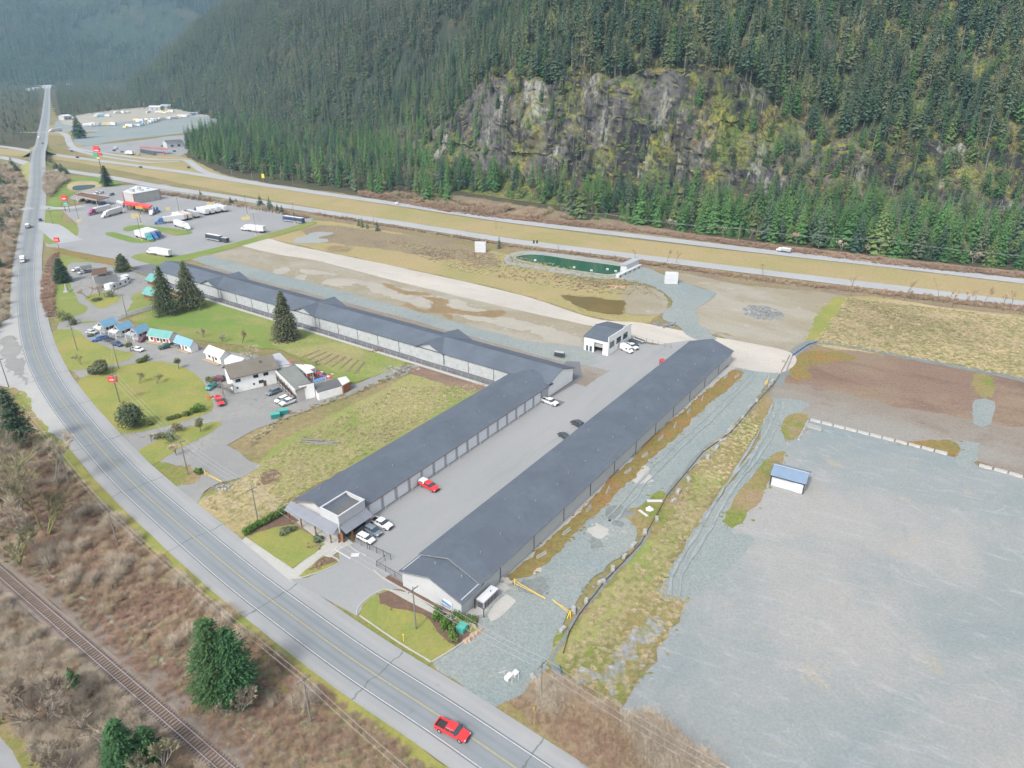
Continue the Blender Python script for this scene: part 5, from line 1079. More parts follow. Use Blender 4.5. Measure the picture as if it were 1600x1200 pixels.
# ---- motel cabins
def from_roof(e1, e2, r1, ez, rz):
    a, b, c = G(*e1, ez), G(*e2, ez), G(*r1, rz); d = (b - a).normalized(); n_ = Vector((-d.y, d.x, 0)); w = abs((c - a).dot(n_)); side = 1 if (c - a).dot(n_) > 0 else -1
    sh = n_ * side * .4; a, b = a + sh + d * .4, b + sh - d * .4; a.z = b.z = 0; return a, b, 2 * max(1.5, w - .4), side
CW = [(.25, 1.1, 1.1, 1.0), (.7, 1.1, 1.1, 1.0)]
for e1, e2, r1, rm, lb in (((161.2, 510.9), (183.9, 503.1), (152.3, 504.7), 'metal_blue', 'blue-roofed motel cabin at the upper left end of the row'), ((186.7, 516.4), (208, 508.2), (177.7, 511.6), 'metal_blue', 'blue-roofed motel cabin second in the row, with a white porch roof'), ((214.2, 521.2), (234.1, 512.3), (207.3, 515.7), 'metal_blue', 'blue-roofed motel cabin just left of the long green roof'), ((228.6, 523.3), (263.7, 528.8), (234.1, 513), 'metal_teal', 'long green-roofed motel cabin with a full-length porch'), ((270.6, 532.2), (296, 541.2), (278.1, 524.7), 'metal_blue', 'blue-roofed motel cabin at the lower right end of the row, wooden deck in front'), ((317.9, 549.5), (343, 559.2), (327.6, 539.7), 'metal_white', 'white-roofed motel cabin with timber deck beside the white shed')):
    a, b, w, sd_ = from_roof(e1, e2, r1, 2.9, 4.6); wn = CW if rm != 'metal_teal' else [(.15, 1, 1.2, 1.1), (.45, 1, 1.2, 1.1), (.75, 1, 1.2, 1.1)]
    h_ = house('motel_cabin', lb, 'cabin', a, b, w, 2.9, 4.6, 'wall_white', rm, .45, 'motel cabins along the drive', sd_, wn, [(.5, 'cedar')] if rm != 'metal_teal' else [(.3, 'red_paint'), (.6, 'wood_brown'), (.9, 'red_paint')], 'fascia_white')
    L = (b - a).length; y = -1.6 if sd_ > 0 else 1.6
    lo, hi = sorted((y, 0 - .12 * (1 if sd_ > 0 else -1)))
    if rm != 'metal_blue' or 'deck' in lb:
        m = MB(); m.box(0, L, lo, hi, .25, .4); m.build('deck', 'wood_pale', h_)
        for k in range(int(L / 1.6) + 1): MB().box(k * 1.6, k * 1.6 + .1, y - .05, y + .05, 0, 1.3).build('deck_post', 'wood_pale', h_)
        MB().box(0, L, y - .04, y + .04, 1.3, 1.4).build('deck_rail', 'wood_pale', h_)
    MB().box(-.32, -.14, w * .25 if sd_ > 0 else -w * .75, w * .75 if sd_ > 0 else -w * .25, 3.0, 3.6).build('gable_trim', 'wood_brown', h_)
def canopy(name, label, cat, P4, z, th, mat, post='wall_white', wm='wall_white', closed=False, group=None, base=0.0):
    """flat roof on four corners given in survey pixels"""
    Q = [G(*q, z) for q in P4]; c = sum(Q, Vector()) / 4; o = thing(name, label, cat, (c.x, c.y, 0), 0, group); loc = [(q.x - c.x, q.y - c.y) for q in Q]
    MB().slab(loc, z - th, z).build('roof', mat, o)
    if closed:
        for i in range(4):
            a, b = Vector((*loc[i], 0)) * .95, Vector((*loc[(i + 1) % 4], 0)) * .95; m = MB(); m.quad(a, b, b + Vector((0, 0, z - th - .003)), a + Vector((0, 0, z - th - .003)), .2); m.build('wall', wm, o)
    else:
        for q in loc: m = MB(); m.tube((q[0] * .88, q[1] * .88, 0), (q[0] * .88, q[1] * .88, z - th), .12, .12, 5); m.build('post', post, o)
    return o
canopy('cabin_porch', 'white porch roof in front of the first blue-roofed cabin', 'porch', [(144.5, 511), (151, 507), (159.5, 510), (156, 515.5)], 2.7, .15, 'fascia_white')
canopy('cabin_porch', 'white porch roof in front of the second blue-roofed cabin', 'porch', [(168, 518), (174, 513.5), (185.5, 516), (180, 521)], 2.7, .15, 'fascia_white')
canopy('cabin_porch', 'pale grey-blue porch roof in front of the third blue-roofed cabin', 'porch', [(194, 522), (202, 517), (213, 520.5), (208, 525)], 2.7, .15, 'metal_grey')
canopy('white_shed', 'white flat-roofed shed between the deck cabin and the main motel', 'shed', [(350, 562), (361, 553.5), (382.5, 559.5), (372, 571)], 3.2, .2, 'metal_white', closed=True)
# ---- main motel building
a, b = G(366.6, 614.5), G(434.9, 598.2); d = (b - a).normalized(); nn = Vector((-d.y, d.x, 0)); L = (b - a).length
o = thing('motel', 'two-storey white motel with mossy brown roof and outside stair', 'building', a, ang(a, b)); H_, Wd = 5.6, 9.4
MB().box(0, L, -.1, .1, 0, H_).build('wall', 'wall_white', o); MB().box(0, L, Wd - .1, Wd + .1, 0, H_).build('wall', 'wall_white', o)
gable_wall(o, .1, 0, Wd, H_, 8.2, 'wall_white'); gable_wall(o, L - .1, 0, Wd, H_, 8.2, 'wall_white'); gable_roof(o, 0, L, 0, Wd, H_ + .1, 8.3, 'shingle_brown', .7, .22, fascia='fascia_brown')
MB().box(L * .68, L * .68 + .5, 2.5, 3.0, 6.5, 8.4).build('chimney', 'wood_grey', o)
for x, z in ((.12, 3.6), (.52, 3.7), (.75, 3.7), (.62, 1.4)): win(o, L * x - .8, L * x + .8, z, z + 1.1, -.1)
for x in (.08, .45): win(o, L * x - .3, L * x + .3, 1.4, 2.0, -.1)
door(o, L * .66, L * .66 + 1, 2.1, -.1, -1, 'wood_brown', lines=1)
m = MB(); m.quad((-3.6, 7.5, .2), (-2.4, 7.5, .2), (-2.4, 1.0, 3.2), (-3.6, 1.0, 3.2), .2); m.build('stair', 'wood_grey', o); MB().box(-3.6, -.1, -1.2, 1.0, 3.0, 3.2).build('landing', 'wood_grey', o)
for q in ((-3.5, -1.1), (-.4, -1.1), (-3.5, .8)): MB().box(q[0], q[0] + .15, q[1], q[1] + .15, 0, 4.2).build('stair_post', 'wood_grey', o)
canopy('motel_annex', 'flat grey-roofed motel restaurant wing with a blank white end wall', 'building', [(430.8, 577), (460, 569.8), (487.5, 600), (462.5, 609.6)], 4.6, .35, 'felt_green_grey', closed=True, wm='stucco_pink')
p, q = G(469.8, 625.5), G(492.8, 620.5); o = thing('annex_end_wall', 'blank white end wall standing taller than the flat grey-roofed wing', 'wall', p, ang(p, q)); MB().box(0, (q - p).length, -.35, -.05, 0, 5.2).build('panel', 'wall_white', o); MB().box(0, (q - p).length, -.4, .0, 5.2, 5.32).build('coping', 'fascia_brown', o)
p, q = G(431, 578, 4.6), G(463, 610, 4.6); o = thing('annex_fascia', 'long white fascia band with dark window strip along the restaurant wing', 'fascia', (p.x, p.y, 0), ang(p, q)); MB().box(0, (q - p).length, -.5, -.2, 3.9, 4.9).build('band', 'fascia_white', o); MB().box(.5, (q - p).length - .5, -.28, -.2, 1.2, 2.6).build('window_strip', 'glass_dark', o)
for k in range(6): MB().box(1 + k * 2.6, 1.15 + k * 2.6, -.5, -.34, 0, 3.9).build('post', 'wood_brown', o)
canopy('motel_annex', 'pale metal-roofed lean-to behind the mossy brown motel roof', 'building', [(421, 554.6), (437.3, 551), (454, 568.5), (433, 571.4)], 5.0, .2, 'metal_grey', closed=True)
canopy('red_roof_corner', 'small red corner roof beside the pale metal lean-to', 'roof', [(447, 563.5), (450.5, 562), (456, 568), (452, 569.3)], 4.7, .2, 'red_paint', closed=True)
canopy('motel_annex', 'low dark flat-roofed shed running right from the white end wall', 'building', [(488.5, 601), (527.5, 591), (535, 602), (496, 613)], 3.0, .25, 'shingle_grey', closed=True)
canopy('motel_annex', 'small peach and white roofed shed at the far right of the motel', 'shed', [(527.5, 591), (540.5, 587.7), (547, 595.5), (535, 602)], 3.2, .25, 'fascia_white', closed=True, wm='cedar')
canopy('party_tent', 'large white tent roof behind the restaurant wing', 'tent', [(461, 569), (472, 569.5), (490, 581), (479, 584)], 3.4, .15, 'white_plastic')
canopy('party_tent', 'smaller white tent roof nearer the lawn', 'tent', [(474, 569), (486, 570), (493, 574), (484, 577.5)], 3.2, .15, 'white_plastic')
canopy('tarp_shelter', 'flat blue tarpaulin shelter in the cluttered yard', 'shelter', [(489, 594), (506, 588.5), (510, 591), (492, 597)], 2.2, .08, 'tarp_blue')
# ---- neighbour's house and sheds
a, b, w, sd_ = from_roof((150, 446), (186, 441), (148, 433.5), 2.9, 4.9); house('grey_house', 'low dark grey-roofed house with a blue porch roof in the neighbouring yard', 'house', a, b, w, 2.9, 4.9, 'stucco_pink', 'shingle_grey', .5, None, sd_, CW, [(.5,)])
canopy('porch_roof', 'long pale blue porch roof on the front of the low grey house', 'porch', [(152, 440), (180, 440.5), (175, 446.5), (158, 443.5)], 2.7, .12, 'metal_blue')
canopy('open_carport', 'bare timber carport frame behind the grey house', 'carport', [(146, 420.5), (166, 417), (168, 427), (142, 430)], 2.6, .15, 'wood_brown')
canopy('open_carport', 'dark-roofed lean-to at the back left of the yard', 'carport', [(124, 416), (142, 413), (144, 418), (128, 421)], 2.6, .15, 'shingle_grey')
for i, (p, q, lb) in enumerate((((173, 449.5), (200, 438.5), 'white mobile home angled in front of the low grey house'), ((188, 439), (203, 434.5), 'shorter white trailer parked behind the long mobile home'))):
    a, b = G(*p, 1.5), G(*q, 1.5); a.z = b.z = 0; house('mobile_home', lb, 'mobile home', a, b, 3.6, 2.8, 3.1, 'wall_white', 'metal_white', .12, None, 1, [(.2, 1, 1.2, .9), (.55, 1, 1.2, .9), (.85, 1, 1.0, .9)], [(.4,)])
for p, q, r, lb in (((231, 444), (240, 447), (234, 437), 'cedar gazebo with teal roof nearest the fenced yard'), ((226, 466), (243, 470), (231, 458), 'larger cedar gazebo with teal roof beside the two tall firs')):
    a, b = G(*p), G(*q); house('gazebo', lb, 'gazebo', a, b, 5.5, 2.6, 4.6, 'cedar', 'metal_teal', .8, 'cedar gazebos', 1, (), (), 'wood_brown')
# ---- truck stop
P4 = [(191, 299.5), (212.5, 290), (249, 295.5), (207.5, 303)]
o = canopy('truckstop_store', 'grey truck stop store with a stained white flat roof and red corner columns', 'building', P4, 7.5, .4, 'metal_white', closed=True, wm='concrete_light')
c = o.location
for (u, v, r_) in ((.35, .3, 1.6), (.6, .45, 1.2), (.5, .7, 1.5), (.2, .6, 1.0), (.75, .3, 1.1), (.8, .7, .9)):
    A4 = [G(*q, 7.5) for q in P4]; p = A4[0].lerp(A4[1], u).lerp(A4[3].lerp(A4[2], u), v) - Vector((c.x, c.y, 0)); MB().box(p.x - r_, p.x + r_, p.y - r_ * .7, p.y + r_ * .7, 7.5, 8.3).build('rooftop_unit', 'galv', o)
for q in P4: p = G(*q, 7.5) - Vector((c.x, c.y, 0)); MB().box(p.x - .22, p.x + .22, p.y - .22, p.y + .22, 0, 7.6).build('corner_column', 'red_dull', o)
p = G(209, 308) - Vector((c.x, c.y, 0)); q = G(222, 305.5) - Vector((c.x, c.y, 0)); m = MB(); m.quad((p.x, p.y - .4, .2), (q.x, q.y - .4, .2), (q.x, q.y - .4, 3), (p.x, p.y - .4, 3), .2); m.build('entrance_glazing', 'glass_dark', o)
o = canopy('fuel_canopy', 'brown-topped fuel canopy with an orange and white edge over parked cars', 'canopy', [(115, 304.5), (128, 300.5), (170, 307.5), (151, 312)], 5.5, .7, 'mulch')
Q = [G(*q, 5.5) - Vector((o.location.x, o.location.y, 0)) for q in [(115, 304.5), (128, 300.5), (170, 307.5), (151, 312)]]
for i in range(4): m = MB(); a, b = Q[i] * 1.012, Q[(i + 1) % 4] * 1.012; a.z = b.z = 4.7; m.quad(a, b, b + Vector((0, 0, 1)), a + Vector((0, 0, 1)), .2); m.build('canopy_edge', 'boulder_tan' if i in (2, 3) else 'fascia_white', o)
o = canopy('fuel_canopy', 'long bright red diesel canopy over the truck pumps', 'canopy', [(192, 317), (196, 313.8), (238, 320), (233, 324)], 5.6, .9, 'red_paint')
Q = [G(*q, 0) - Vector((o.location.x, o.location.y, 0)) for q in ((194, 325), (232, 330.5))]
for k in range(8):
    p = Q[0].lerp(Q[1], k / 7); pm = MB(); pm.box(p.x - .5, p.x + .5, p.y - .8, p.y + .8, 0, 2.2); pp = pm.build('pump', ['frame_dark', 'galv', 'yellow_paint', 'frame_dark'][k % 4], o); MB().box(p.x - .55, p.x + .55, p.y - .85, p.y + .85, 2.2, 2.4).build('pump_cap', 'red_sign', pp)
    MB().tube((p.x + .9, p.y + .2, 0), (p.x + .9, p.y + .2, 4.7), .14, .14, 5).build('post', 'yellow_paint' if k % 2 else 'frame_dark', o)
canopy('fuel_canopy', 'short white canopy joining the red canopy to the store', 'canopy', [(181, 314.5), (184, 312.5), (193, 315), (191, 318)], 5.6, .5, 'metal_white')
o = thing('tanker_fill_sign', 'yellow and orange sign board beside the red canopy', 'sign', G(220, 335)); MB().box(-.15, .15, -.15, .15, 0, 3.5).build('post', 'frame_dark', o); MB().box(-2.4, 2.4, -.3, .3, 3.6, 5.6).build('sign_face', 'orange_paint', o); MB().box(-2.3, 2.3, -.34, -.31, 3.62, 4.1).build('green_band', 'green_sign', o)
def sign(name, label, foot_, parts, poleh, r=.25, two=0):
    o = thing(name, label, 'sign', foot_)
    for k in ((-two, two) if two else (0,)): MB().tube((k, 0, 0), (k, 0, poleh), r, r * .8, 8).build('pole', 'frame_dark', o)
    for i, (x0, x1, z0, z1, mat, bar) in enumerate(parts):
        f = MB().box(x0, x1, -.35, .35, z0, z1).build('sign_face', mat, o)
        if bar:
            for bz in bar: MB().box(x0 + (x1 - x0) * .18, x1 - (x1 - x0) * .18, -.40, -.352, z0 + (z1 - z0) * bz, z0 + (z1 - z0) * (bz + .16)).build('sign_lettering', 'white_plastic', f)
    return o
ft = G(165, 293); sign('highway_pylon_sign', 'very tall pole sign with red, green and dark red panels above the pond', ft, [(-2.4, 2.3, 27.5, 32.3, 'red_sign', (.2,)), (-3.4, .2, 24.0, 27.0, 'green_sign', ()), (.5, 3.6, 24.8, 27.0, 'red_sign', ()), (-1.4, 1.0, 22.6, 23.8, 'yellow_pale', ())], 28)
ft = G(106, 331); sign('price_sign', 'red and green price sign board at the truck stop entrance lawn', ft, [(-1.9, 1.7, 7.2, 11.4, 'red_sign', (.35,)), (-1.5, 1.9, 5.0, 7.0, 'green_sign', (.3,)), (-1.7, 2.1, 4.2, 4.9, 'galv', ())], 7.3, .18, 1.5)
ft = G(93, 391); sign('small_red_sign', 'small red square sign on a post by the lower lawn', ft, [(-1.3, 1.3, 4.6, 7.2, 'red_sign', (.4,))], 4.7, .1)
ft = G(187, 629); sign('motel_sign', 'red motel sign board with a white centre on the round lawn', ft, [(-1.6, 1.1, 7.2, 9.0, 'red_sign', (.4,))], 7.3, .12)
o = thing('name_banner', 'blue and white business banner on posts in the bed by the storage building', 'banner', G(680, 942), ang(G(680, 942), G(707, 958))); L = (G(707, 958) - G(680, 942)).length
f = MB().box(0, L, -.06, .06, .7, 2.5).build('banner_face', 'white_plastic', o)
MB().add([(.3, -.075, 1.75), (L * .95, -.075, 1.1), (L * .95, -.075, 1.75), (.3, -.075, 2.35)], [(0, 1, 2, 3)]).build('blue_stripe', 'tarp_blue', f); MB().box(L * .4, L * .9, -.085, -.07, .82, 1.0).build('banner_lettering', 'tarp_blue_dark', f); MB().box(.5, 1.2, -.085, -.07, 1.9, 2.3).build('dark_emblem', 'frame_dark', f)
for x in (0, L): MB().box(x - .06, x + .06, -.06, .06, 0, 2.5).build('post', 'fascia_white', o)
# ---- far yard sheds
for p, q, w, rm, lb in (((233, 172.5), (251, 172.5), 14, 'metal_white', 'white-roofed shed beside the far gravel yard'), ((252, 170.5), (267, 170.2), 14, 'metal_grey', 'grey-blue shed right of the white-roofed one in the far yard'), ((101, 188), (113, 187), 14, 'metal_white', 'low white-roofed building left of the far gravel yard'), ((262, 232), (288, 230), 16, 'shingle_grey', 'grey-roofed restaurant beside the second truck stop, behind the copse'), ((66, 137.5), (80, 137.5), 30, 'metal_grey', 'pale roof of the distant town at the end of the road'), ((54, 142), (64, 141), 24, 'metal_grey', 'lower pale roof left of the distant road end'), ((104, 135), (109, 135), 20, 'metal_white', 'single white roof among the distant trees')):
    a, b = G(*p), G(*q); house('distant_building', lb, 'building', a, b, w, 6, 8, 'wall_grey', rm, .5, 'distant buildings across the highway', 1, [(.3, 1.5, 3, 2), (.7, 1.5, 3, 2)])
# ------------------------------------------------------------------ vehicles (local +x is forward)
for nm, c in dict(car_red=(.52, .025, .03), car_white=(.56, .56, .56), car_silver=(.36, .37, .38), car_dark=(.035, .04, .05), car_navy=(.03, .05, .12), car_blue=(.05, .13, .32), car_green=(.03, .07, .05), car_maroon=(.12, .02, .03), car_teal=(.05, .25, .25), car_slate=(.12, .15, .18), truck_purple=(.22, .04, .12), car_bronze=(.18, .15, .10)).items(): paint(nm, c, .28, .6)
paint('tyre', (.025, .025, .025), .9, .1); paint('rim', (.38, .38, .39), .4, .5, .4); paint('trim_black', (.03, .03, .03), .6, .3); paint('lamp_white', (.6, .6, .58), .2, .6); paint('lamp_red', (.35, .02, .02), .3, .6); paint('box_white', (.5, .5, .5), .5, .4, var=.06, vs=.8, grime=((.42, .41, .39), .4)); paint('car_glass', (.03, .045, .055), .06, .7)
def wheels(o, xs, y, r, w=.24):
    me = None
    for x in xs:
        for s_ in (-1, 1):
            if me is None:
                m = MB(); m.tube((0, -w / 2, 0), (0, w / 2, 0), r, r, 14); t = m.build('wheel', 'tyre', o); me = t.data; m = MB(); m.tube((0, -w / 2 - .01, 0), (0, w / 2 + .01, 0), r * .58, r * .58, 10); rm = m.build('rim', 'rim', t); rme = rm.data
            else: t = bpy.data.objects.new('wheel', me); COL.objects.link(t); t.parent = o; rm = bpy.data.objects.new('rim', rme); COL.objects.link(rm); rm.parent = t
            t.location = (x, s_ * y, r)
def lamps(o, xf, xr, y, z):
    for s_ in (-1, 1):
        MB().box(xf - .12, xf + .02, s_ * y - .16, s_ * y + .16, z - .09, z + .09).build('headlight', 'lamp_white', o); MB().box(xr - .02, xr + .08, s_ * y - .12, s_ * y + .12, z - .1, z + .16).build('tail_light', 'lamp_red', o)
def greenhouse(o, st, roof, mat='car_white'):
    MB().loft(st).build('windows', 'car_glass', o)
    x0, x1, w, z = roof; MB().loft([(x0, w * .96, w * .8, z - .04, z - .01, z + .03), (x0 + .15, w, w * .88, z - .04, z, z + .07), (x1 - .2, w, w * .88, z - .04, z, z + .07), (x1, w * .95, w * .8, z - .05, z - .01, z + .03)]).build('body_roof', mat, o)
def b_pickup(o, cap=False):
    w = 1.0
    MB().loft([(-2.95, .95, .92, .42, .6, .72), (-2.8, w, .98, .38, .62, .78), (-.75, w, .98, .36, .62, .8)]).build('body_bed_floor', 'car_white', o)
    for s_ in (-1, 1): MB().box(-2.95, -.76, s_ * .92 - .08, s_ * .92 + .08, .6, 1.22).build('body_bed_side', 'car_white', o)
    MB().box(-3.0, -2.88, -.84, .84, .6, 1.2).build('body_tailgate', 'car_white', o); MB().box(-2.87, -.77, -.83, .83, .79, .83).build('bed_liner', 'trim_black', o)
    MB().loft([(-.75, w, .98, .36, .9, 1.22), (1.15, w, .97, .36, .9, 1.22), (1.3, w, .95, .36, .88, 1.2), (2.5, .99, .86, .38, .86, 1.12), (2.85, .93, .8, .42, .8, 1.02), (2.98, .85, .7, .5, .74, .9)]).build('body', 'car_white', o)
    greenhouse(o, [(-.78, .93, .8, 1.2, 1.35, 1.78), (-.6, .95, .78, 1.2, 1.35, 1.82), (.75, .95, .78, 1.2, 1.35, 1.82), (1.45, .93, .86, 1.19, 1.21, 1.24)], (-.78, .85, .82, 1.8))
    for x in (-.8, .12): 
        for s_ in (-1, 1): MB().box(x, x + .1, s_ * .885 - .06, s_ * .885 + .06, 1.2, 1.8).build('body_pillar', 'car_white', o)
    if cap: MB().loft([(-2.95, .93, .74, 1.22, 1.5, 1.85), (-2.7, .95, .78, 1.22, 1.5, 1.95), (-.85, .95, .78, 1.22, 1.5, 1.95)]).build('canopy_cap', 'box_white', o); [MB().box(-2.3, -1.2, s_ * .94 - .02, s_ * .94 + .02, 1.4, 1.68).build('cap_window', 'car_glass', o) for s_ in (-1, 1)]
    wheels(o, (-1.9, 1.95), .9, .41, .27); lamps(o, 2.95, -3.02, .72, .85); MB().box(2.9, 3.05, -.85, .85, .38, .6).build('bumper', 'trim_black', o); MB().box(-3.12, -3.0, -.85, .85, .42, .58).build('bumper', 'galv', o)
    for s_ in (-1, 1): MB().box(1.05, 1.2, s_ * 1.1 - .1, s_ * 1.1 + .1, 1.25, 1.45).build('mirror', 'trim_black', o)
    MB().box(2.96, 3.0, -.5, .5, .64, .9).build('grille', 'trim_black', o)
def b_suv(o, z=1.72, l=2.35):
    MB().loft([(-l, .84, .8, .42, .85, 1.05), (-l + .15, .92, .88, .32, .85, 1.12), (.9, .94, .9, .3, .85, 1.08), (1.1, .93, .86, .3, .84, 1.04), (l - .35, .9, .76, .32, .78, .93), (l, .78, .62, .42, .66, .78)]).build('body', 'car_white', o)
    greenhouse(o, [(-l + .05, .84, .7, 1.05, 1.15, 1.35), (-l + .45, .87, .7, 1.06, 1.2, z - .03), (.35, .87, .7, 1.06, 1.2, z - .02), (1.25, .84, .78, 1.0, 1.03, 1.06)], (-l + .35, .5, .72, z - .03))
    for x in (-l + .35, -.75, .1):
        for s_ in (-1, 1): MB().box(x, x + .09, s_ * .8 - .06, s_ * .8 + .06, 1.05, z - .02).build('body_pillar', 'car_white', o)
    wheels(o, (-1.4, 1.42), .84, .35, .22); lamps(o, l - .06, -l, .6, .76); MB().box(l - .1, l + .03, -.7, .7, .32, .5).build('bumper', 'trim_black', o)
def b_sedan(o): b_suv(o, 1.42, 2.3)
def b_van(o):
    MB().loft([(-2.8, .95, .8, .4, 1.2, 2.4), (-2.65, 1.0, .86, .35, 1.3, 2.5), (.9, 1.0, .86, .35, 1.3, 2.5), (1.5, 1.0, .82, .35, 1.2, 2.2), (2.0, .97, .8, .35, .95, 1.45), (2.6, .92, .76, .38, .8, 1.08), (2.85, .8, .66, .45, .66, .85)]).build('body', 'car_white', o)
    MB().add([(1.52, -.78, 2.12), (1.52, .78, 2.12), (2.05, .84, 1.42), (2.05, -.84, 1.42)], [(0, 1, 2, 3)]).build('windscreen', 'car_glass', o)
    for s_ in (-1, 1): MB().box(.5, 1.3, s_ * .985 - .02, s_ * .985 + .02, 1.3, 1.85).build('side_window', 'car_glass', o)
    wheels(o, (-1.7, 1.75), .9, .36, .22); lamps(o, 2.8, -2.82, .66, .8); MB().box(2.8, 2.9, -.8, .8, .35, .55).build('bumper', 'trim_black', o)
def b_semi(o, trailer=12.6, sleeper=True, cabmat='car_white', ttype='box'):
    x = 9.2   # nose
    MB().loft([(x - 5.6, 1.15, 1.1, .9, 1.6, 1.9), (x - 2.1, 1.1, 1.0, .8, 1.5, 2.0), (x - .7, 1.02, .85, .75, 1.3, 1.85), (x - .1, .9, .7, .6, 1.1, 1.5), (x, .8, .6, .6, .9, 1.2)]).build('cab_hood', 'car_white', o)
    MB().loft([(x - 5.5, 1.2, 1.05, 1.0, 2.2, 3.4), (x - 5.2, 1.22, 1.1, .9, 2.4, 3.7), (x - 3.4, 1.22, 1.08, .9, 2.4, 3.7), (x - 2.6, 1.2, 1.05, .9, 2.1, 3.0), (x - 1.9, 1.12, .98, 1.0, 1.8, 2.05)]).build('cab', 'car_white', o)
    MB().add([(x - 2.62, -1.0, 2.98), (x - 2.62, 1.0, 2.98), (x - 1.95, 1.0, 2.12), (x - 1.95, -1.0, 2.12)], [(0, 1, 2, 3)]).build('windscreen', 'car_glass', o)
    for s_ in (-1, 1): MB().box(x - 3.5, x - 2.7, s_ * 1.22 - .02, s_ * 1.22 + .02, 1.9, 2.7).build('side_window', 'car_glass', o); MB().box(x - 3.6, x - 2.2, s_ * 1.15 - .25, s_ * 1.15 + .25, .5, 1.0).build('fuel_tank', 'galv', o); MB().tube((x - 5.5, s_ * 1.1, 1), (x - 5.5, s_ * 1.1, 4.0), .08, .08, 6).build('exhaust_stack', 'galv', o)
    MB().box(x - 7.6, x - 5.5, -.45, .45, .75, 1.05).build('chassis', 'trim_black', o)
    wheels(o, (x - 1.2, x - 5.8, x - 7.1), 1.02, .5, .34); MB().box(x - .1, x + .1, -1.1, 1.1, .4, .75).build('bumper', 'galv', o)
    if trailer:
        x1 = x - 5.75; x0 = x1 - trailer
        if ttype == 'box':
            t = MB().box(x0, x1, -1.28, 1.28, 1.2, 4.1).build('trailer', 'box_white', o); MB().box(x0 - .03, x0 - .002, -1.2, 1.2, 1.3, 4.0).build('rear_door', 'box_white', t); MB().box(x0, x1, -1.24, 1.24, 4.1, 4.13).build('trailer_top', 'metal_white', t); MB().box(x0 + 3, x1 - 3, -1.15, 1.15, .55, 1.18).build('side_skirt', 'galv', t)
        elif ttype == 'flat': t = MB().box(x0, x1, -1.25, 1.25, 1.15, 1.4).build('trailer', 'wood_brown', o)
        m = MB(); wme = None
        for wx in (x0 + 1.2, x0 + 2.5):
            for s_ in (-1, 1): MB().tube((wx, s_ * 1.02 - .3, .5), (wx, s_ * 1.02 + .3, .5), .5, .5, 12).build('wheel', 'tyre', o)
        for s_ in (-1, 1): MB().box(x0 - .06, x0 - .03, s_ * 1.0 - .12, s_ * 1.0 + .12, 1.05, 1.2).build('tail_light', 'lamp_red', o)
def b_tractor(o): b_semi(o, 0)
def b_flat(o): b_semi(o, 12.6, ttype='flat')
def b_semi_short(o): b_semi(o, 9.0)
def b_coach(o):
    MB().loft([(-6.3, 1.2, 1.1, .5, 2.2, 3.3), (-6.1, 1.27, 1.18, .4, 2.2, 3.45), (5.7, 1.27, 1.18, .4, 2.2, 3.45), (6.2, 1.22, 1.05, .4, 2.0, 3.2), (6.4, 1.15, .95, .5, 1.6, 2.6)]).build('body', 'car_dark', o)
    MB().box(-6.0, 5.8, -1.1, 1.1, 3.44, 3.5).build('roof_panel', 'box_white', o)
    for s_ in (-1, 1): MB().box(-5.6, 5.2, s_ * 1.27 - .02, s_ * 1.27 + .02, 1.7, 2.5).build('side_window', 'car_glass', o); MB().box(-5.9, 5.9, s_ * 1.275 - .02, s_ * 1.275 + .02, .7, 1.1).build('side_stripe', 'car_silver', o)
    MB().box(6.2, 6.42, -1.0, 1.0, 1.5, 2.7).build('windscreen', 'car_glass', o)
    for x in (-4, 0, 3): MB().box(x - .5, x + .5, -.4, .4, 3.5, 3.75).build('roof_unit', 'white_plastic', o)
    wheels(o, (-3.6, 4.2), 1.1, .5, .3)
def b_cargo_trailer(o):
    MB().box(-2.6, 2.4, -1.1, 1.1, .55, 2.7).build('body', 'car_dark', o); MB().box(-2.6, 2.4, -1.05, 1.05, 2.7, 2.74).build('roof_panel', 'metal_grey', o); MB().box(2.4, 3.6, -.08, .08, .5, .62).build('drawbar', 'trim_black', o); wheels(o, (-.5, .4), 1.0, .36, .22)
def b_flat_trailer(o):
    MB().box(-2.6, 2.2, -1.0, 1.0, .5, .68).build('body', 'car_dark', o)
    for s_ in (-1, 1): MB().box(-2.6, 2.2, s_ * 1.0 - .04, s_ * 1.0 + .04, .68, 1.1).build('side_board', 'trim_black', o)
    MB().box(2.2, 3.5, -.06, .06, .5, .6).build('drawbar', 'trim_black', o); wheels(o, (-.6, .3), .95, .33, .2)
def b_boxtruck(o):
    MB().loft([(1.6, 1.05, .95, .5, 1.4, 2.2), (2.6, 1.05, .9, .5, 1.3, 2.2), (3.2, 1.0, .85, .5, 1.1, 1.35), (3.9, .9, .75, .55, .9, 1.15)]).build('body', 'car_white', o)
    MB().add([(2.62, -.85, 2.15), (2.62, .85, 2.15), (3.22, .9, 1.38), (3.22, -.9, 1.38)], [(0, 1, 2, 3)]).build('windscreen', 'car_glass', o); MB().box(-4, 1.45, -1.2, 1.2, .9, 2.3).build('load_box', 'galv', o); MB().box(-3.8, 1.3, -1.05, 1.05, 2.3, 2.5).build('load_top', 'box_white', o); wheels(o, (-2.7, 2.7), 1.0, .45, .3)
BUILD = dict(pickup=b_pickup, cap_pickup=lambda o: b_pickup(o, True), suv=b_suv, sedan=b_sedan, van=b_van, semi=b_semi, semi_short=b_semi_short, tractor=b_tractor, flat=b_flat, coach=b_coach, cargo_trailer=b_cargo_trailer, flat_trailer=b_flat_trailer, box_truck=b_boxtruck)
CAT = dict(pickup='pickup truck', cap_pickup='pickup truck', suv='car', sedan='car', van='van', semi='truck', semi_short='truck', tractor='truck', flat='truck', coach='bus', cargo_trailer='trailer', flat_trailer='trailer', box_truck='truck')
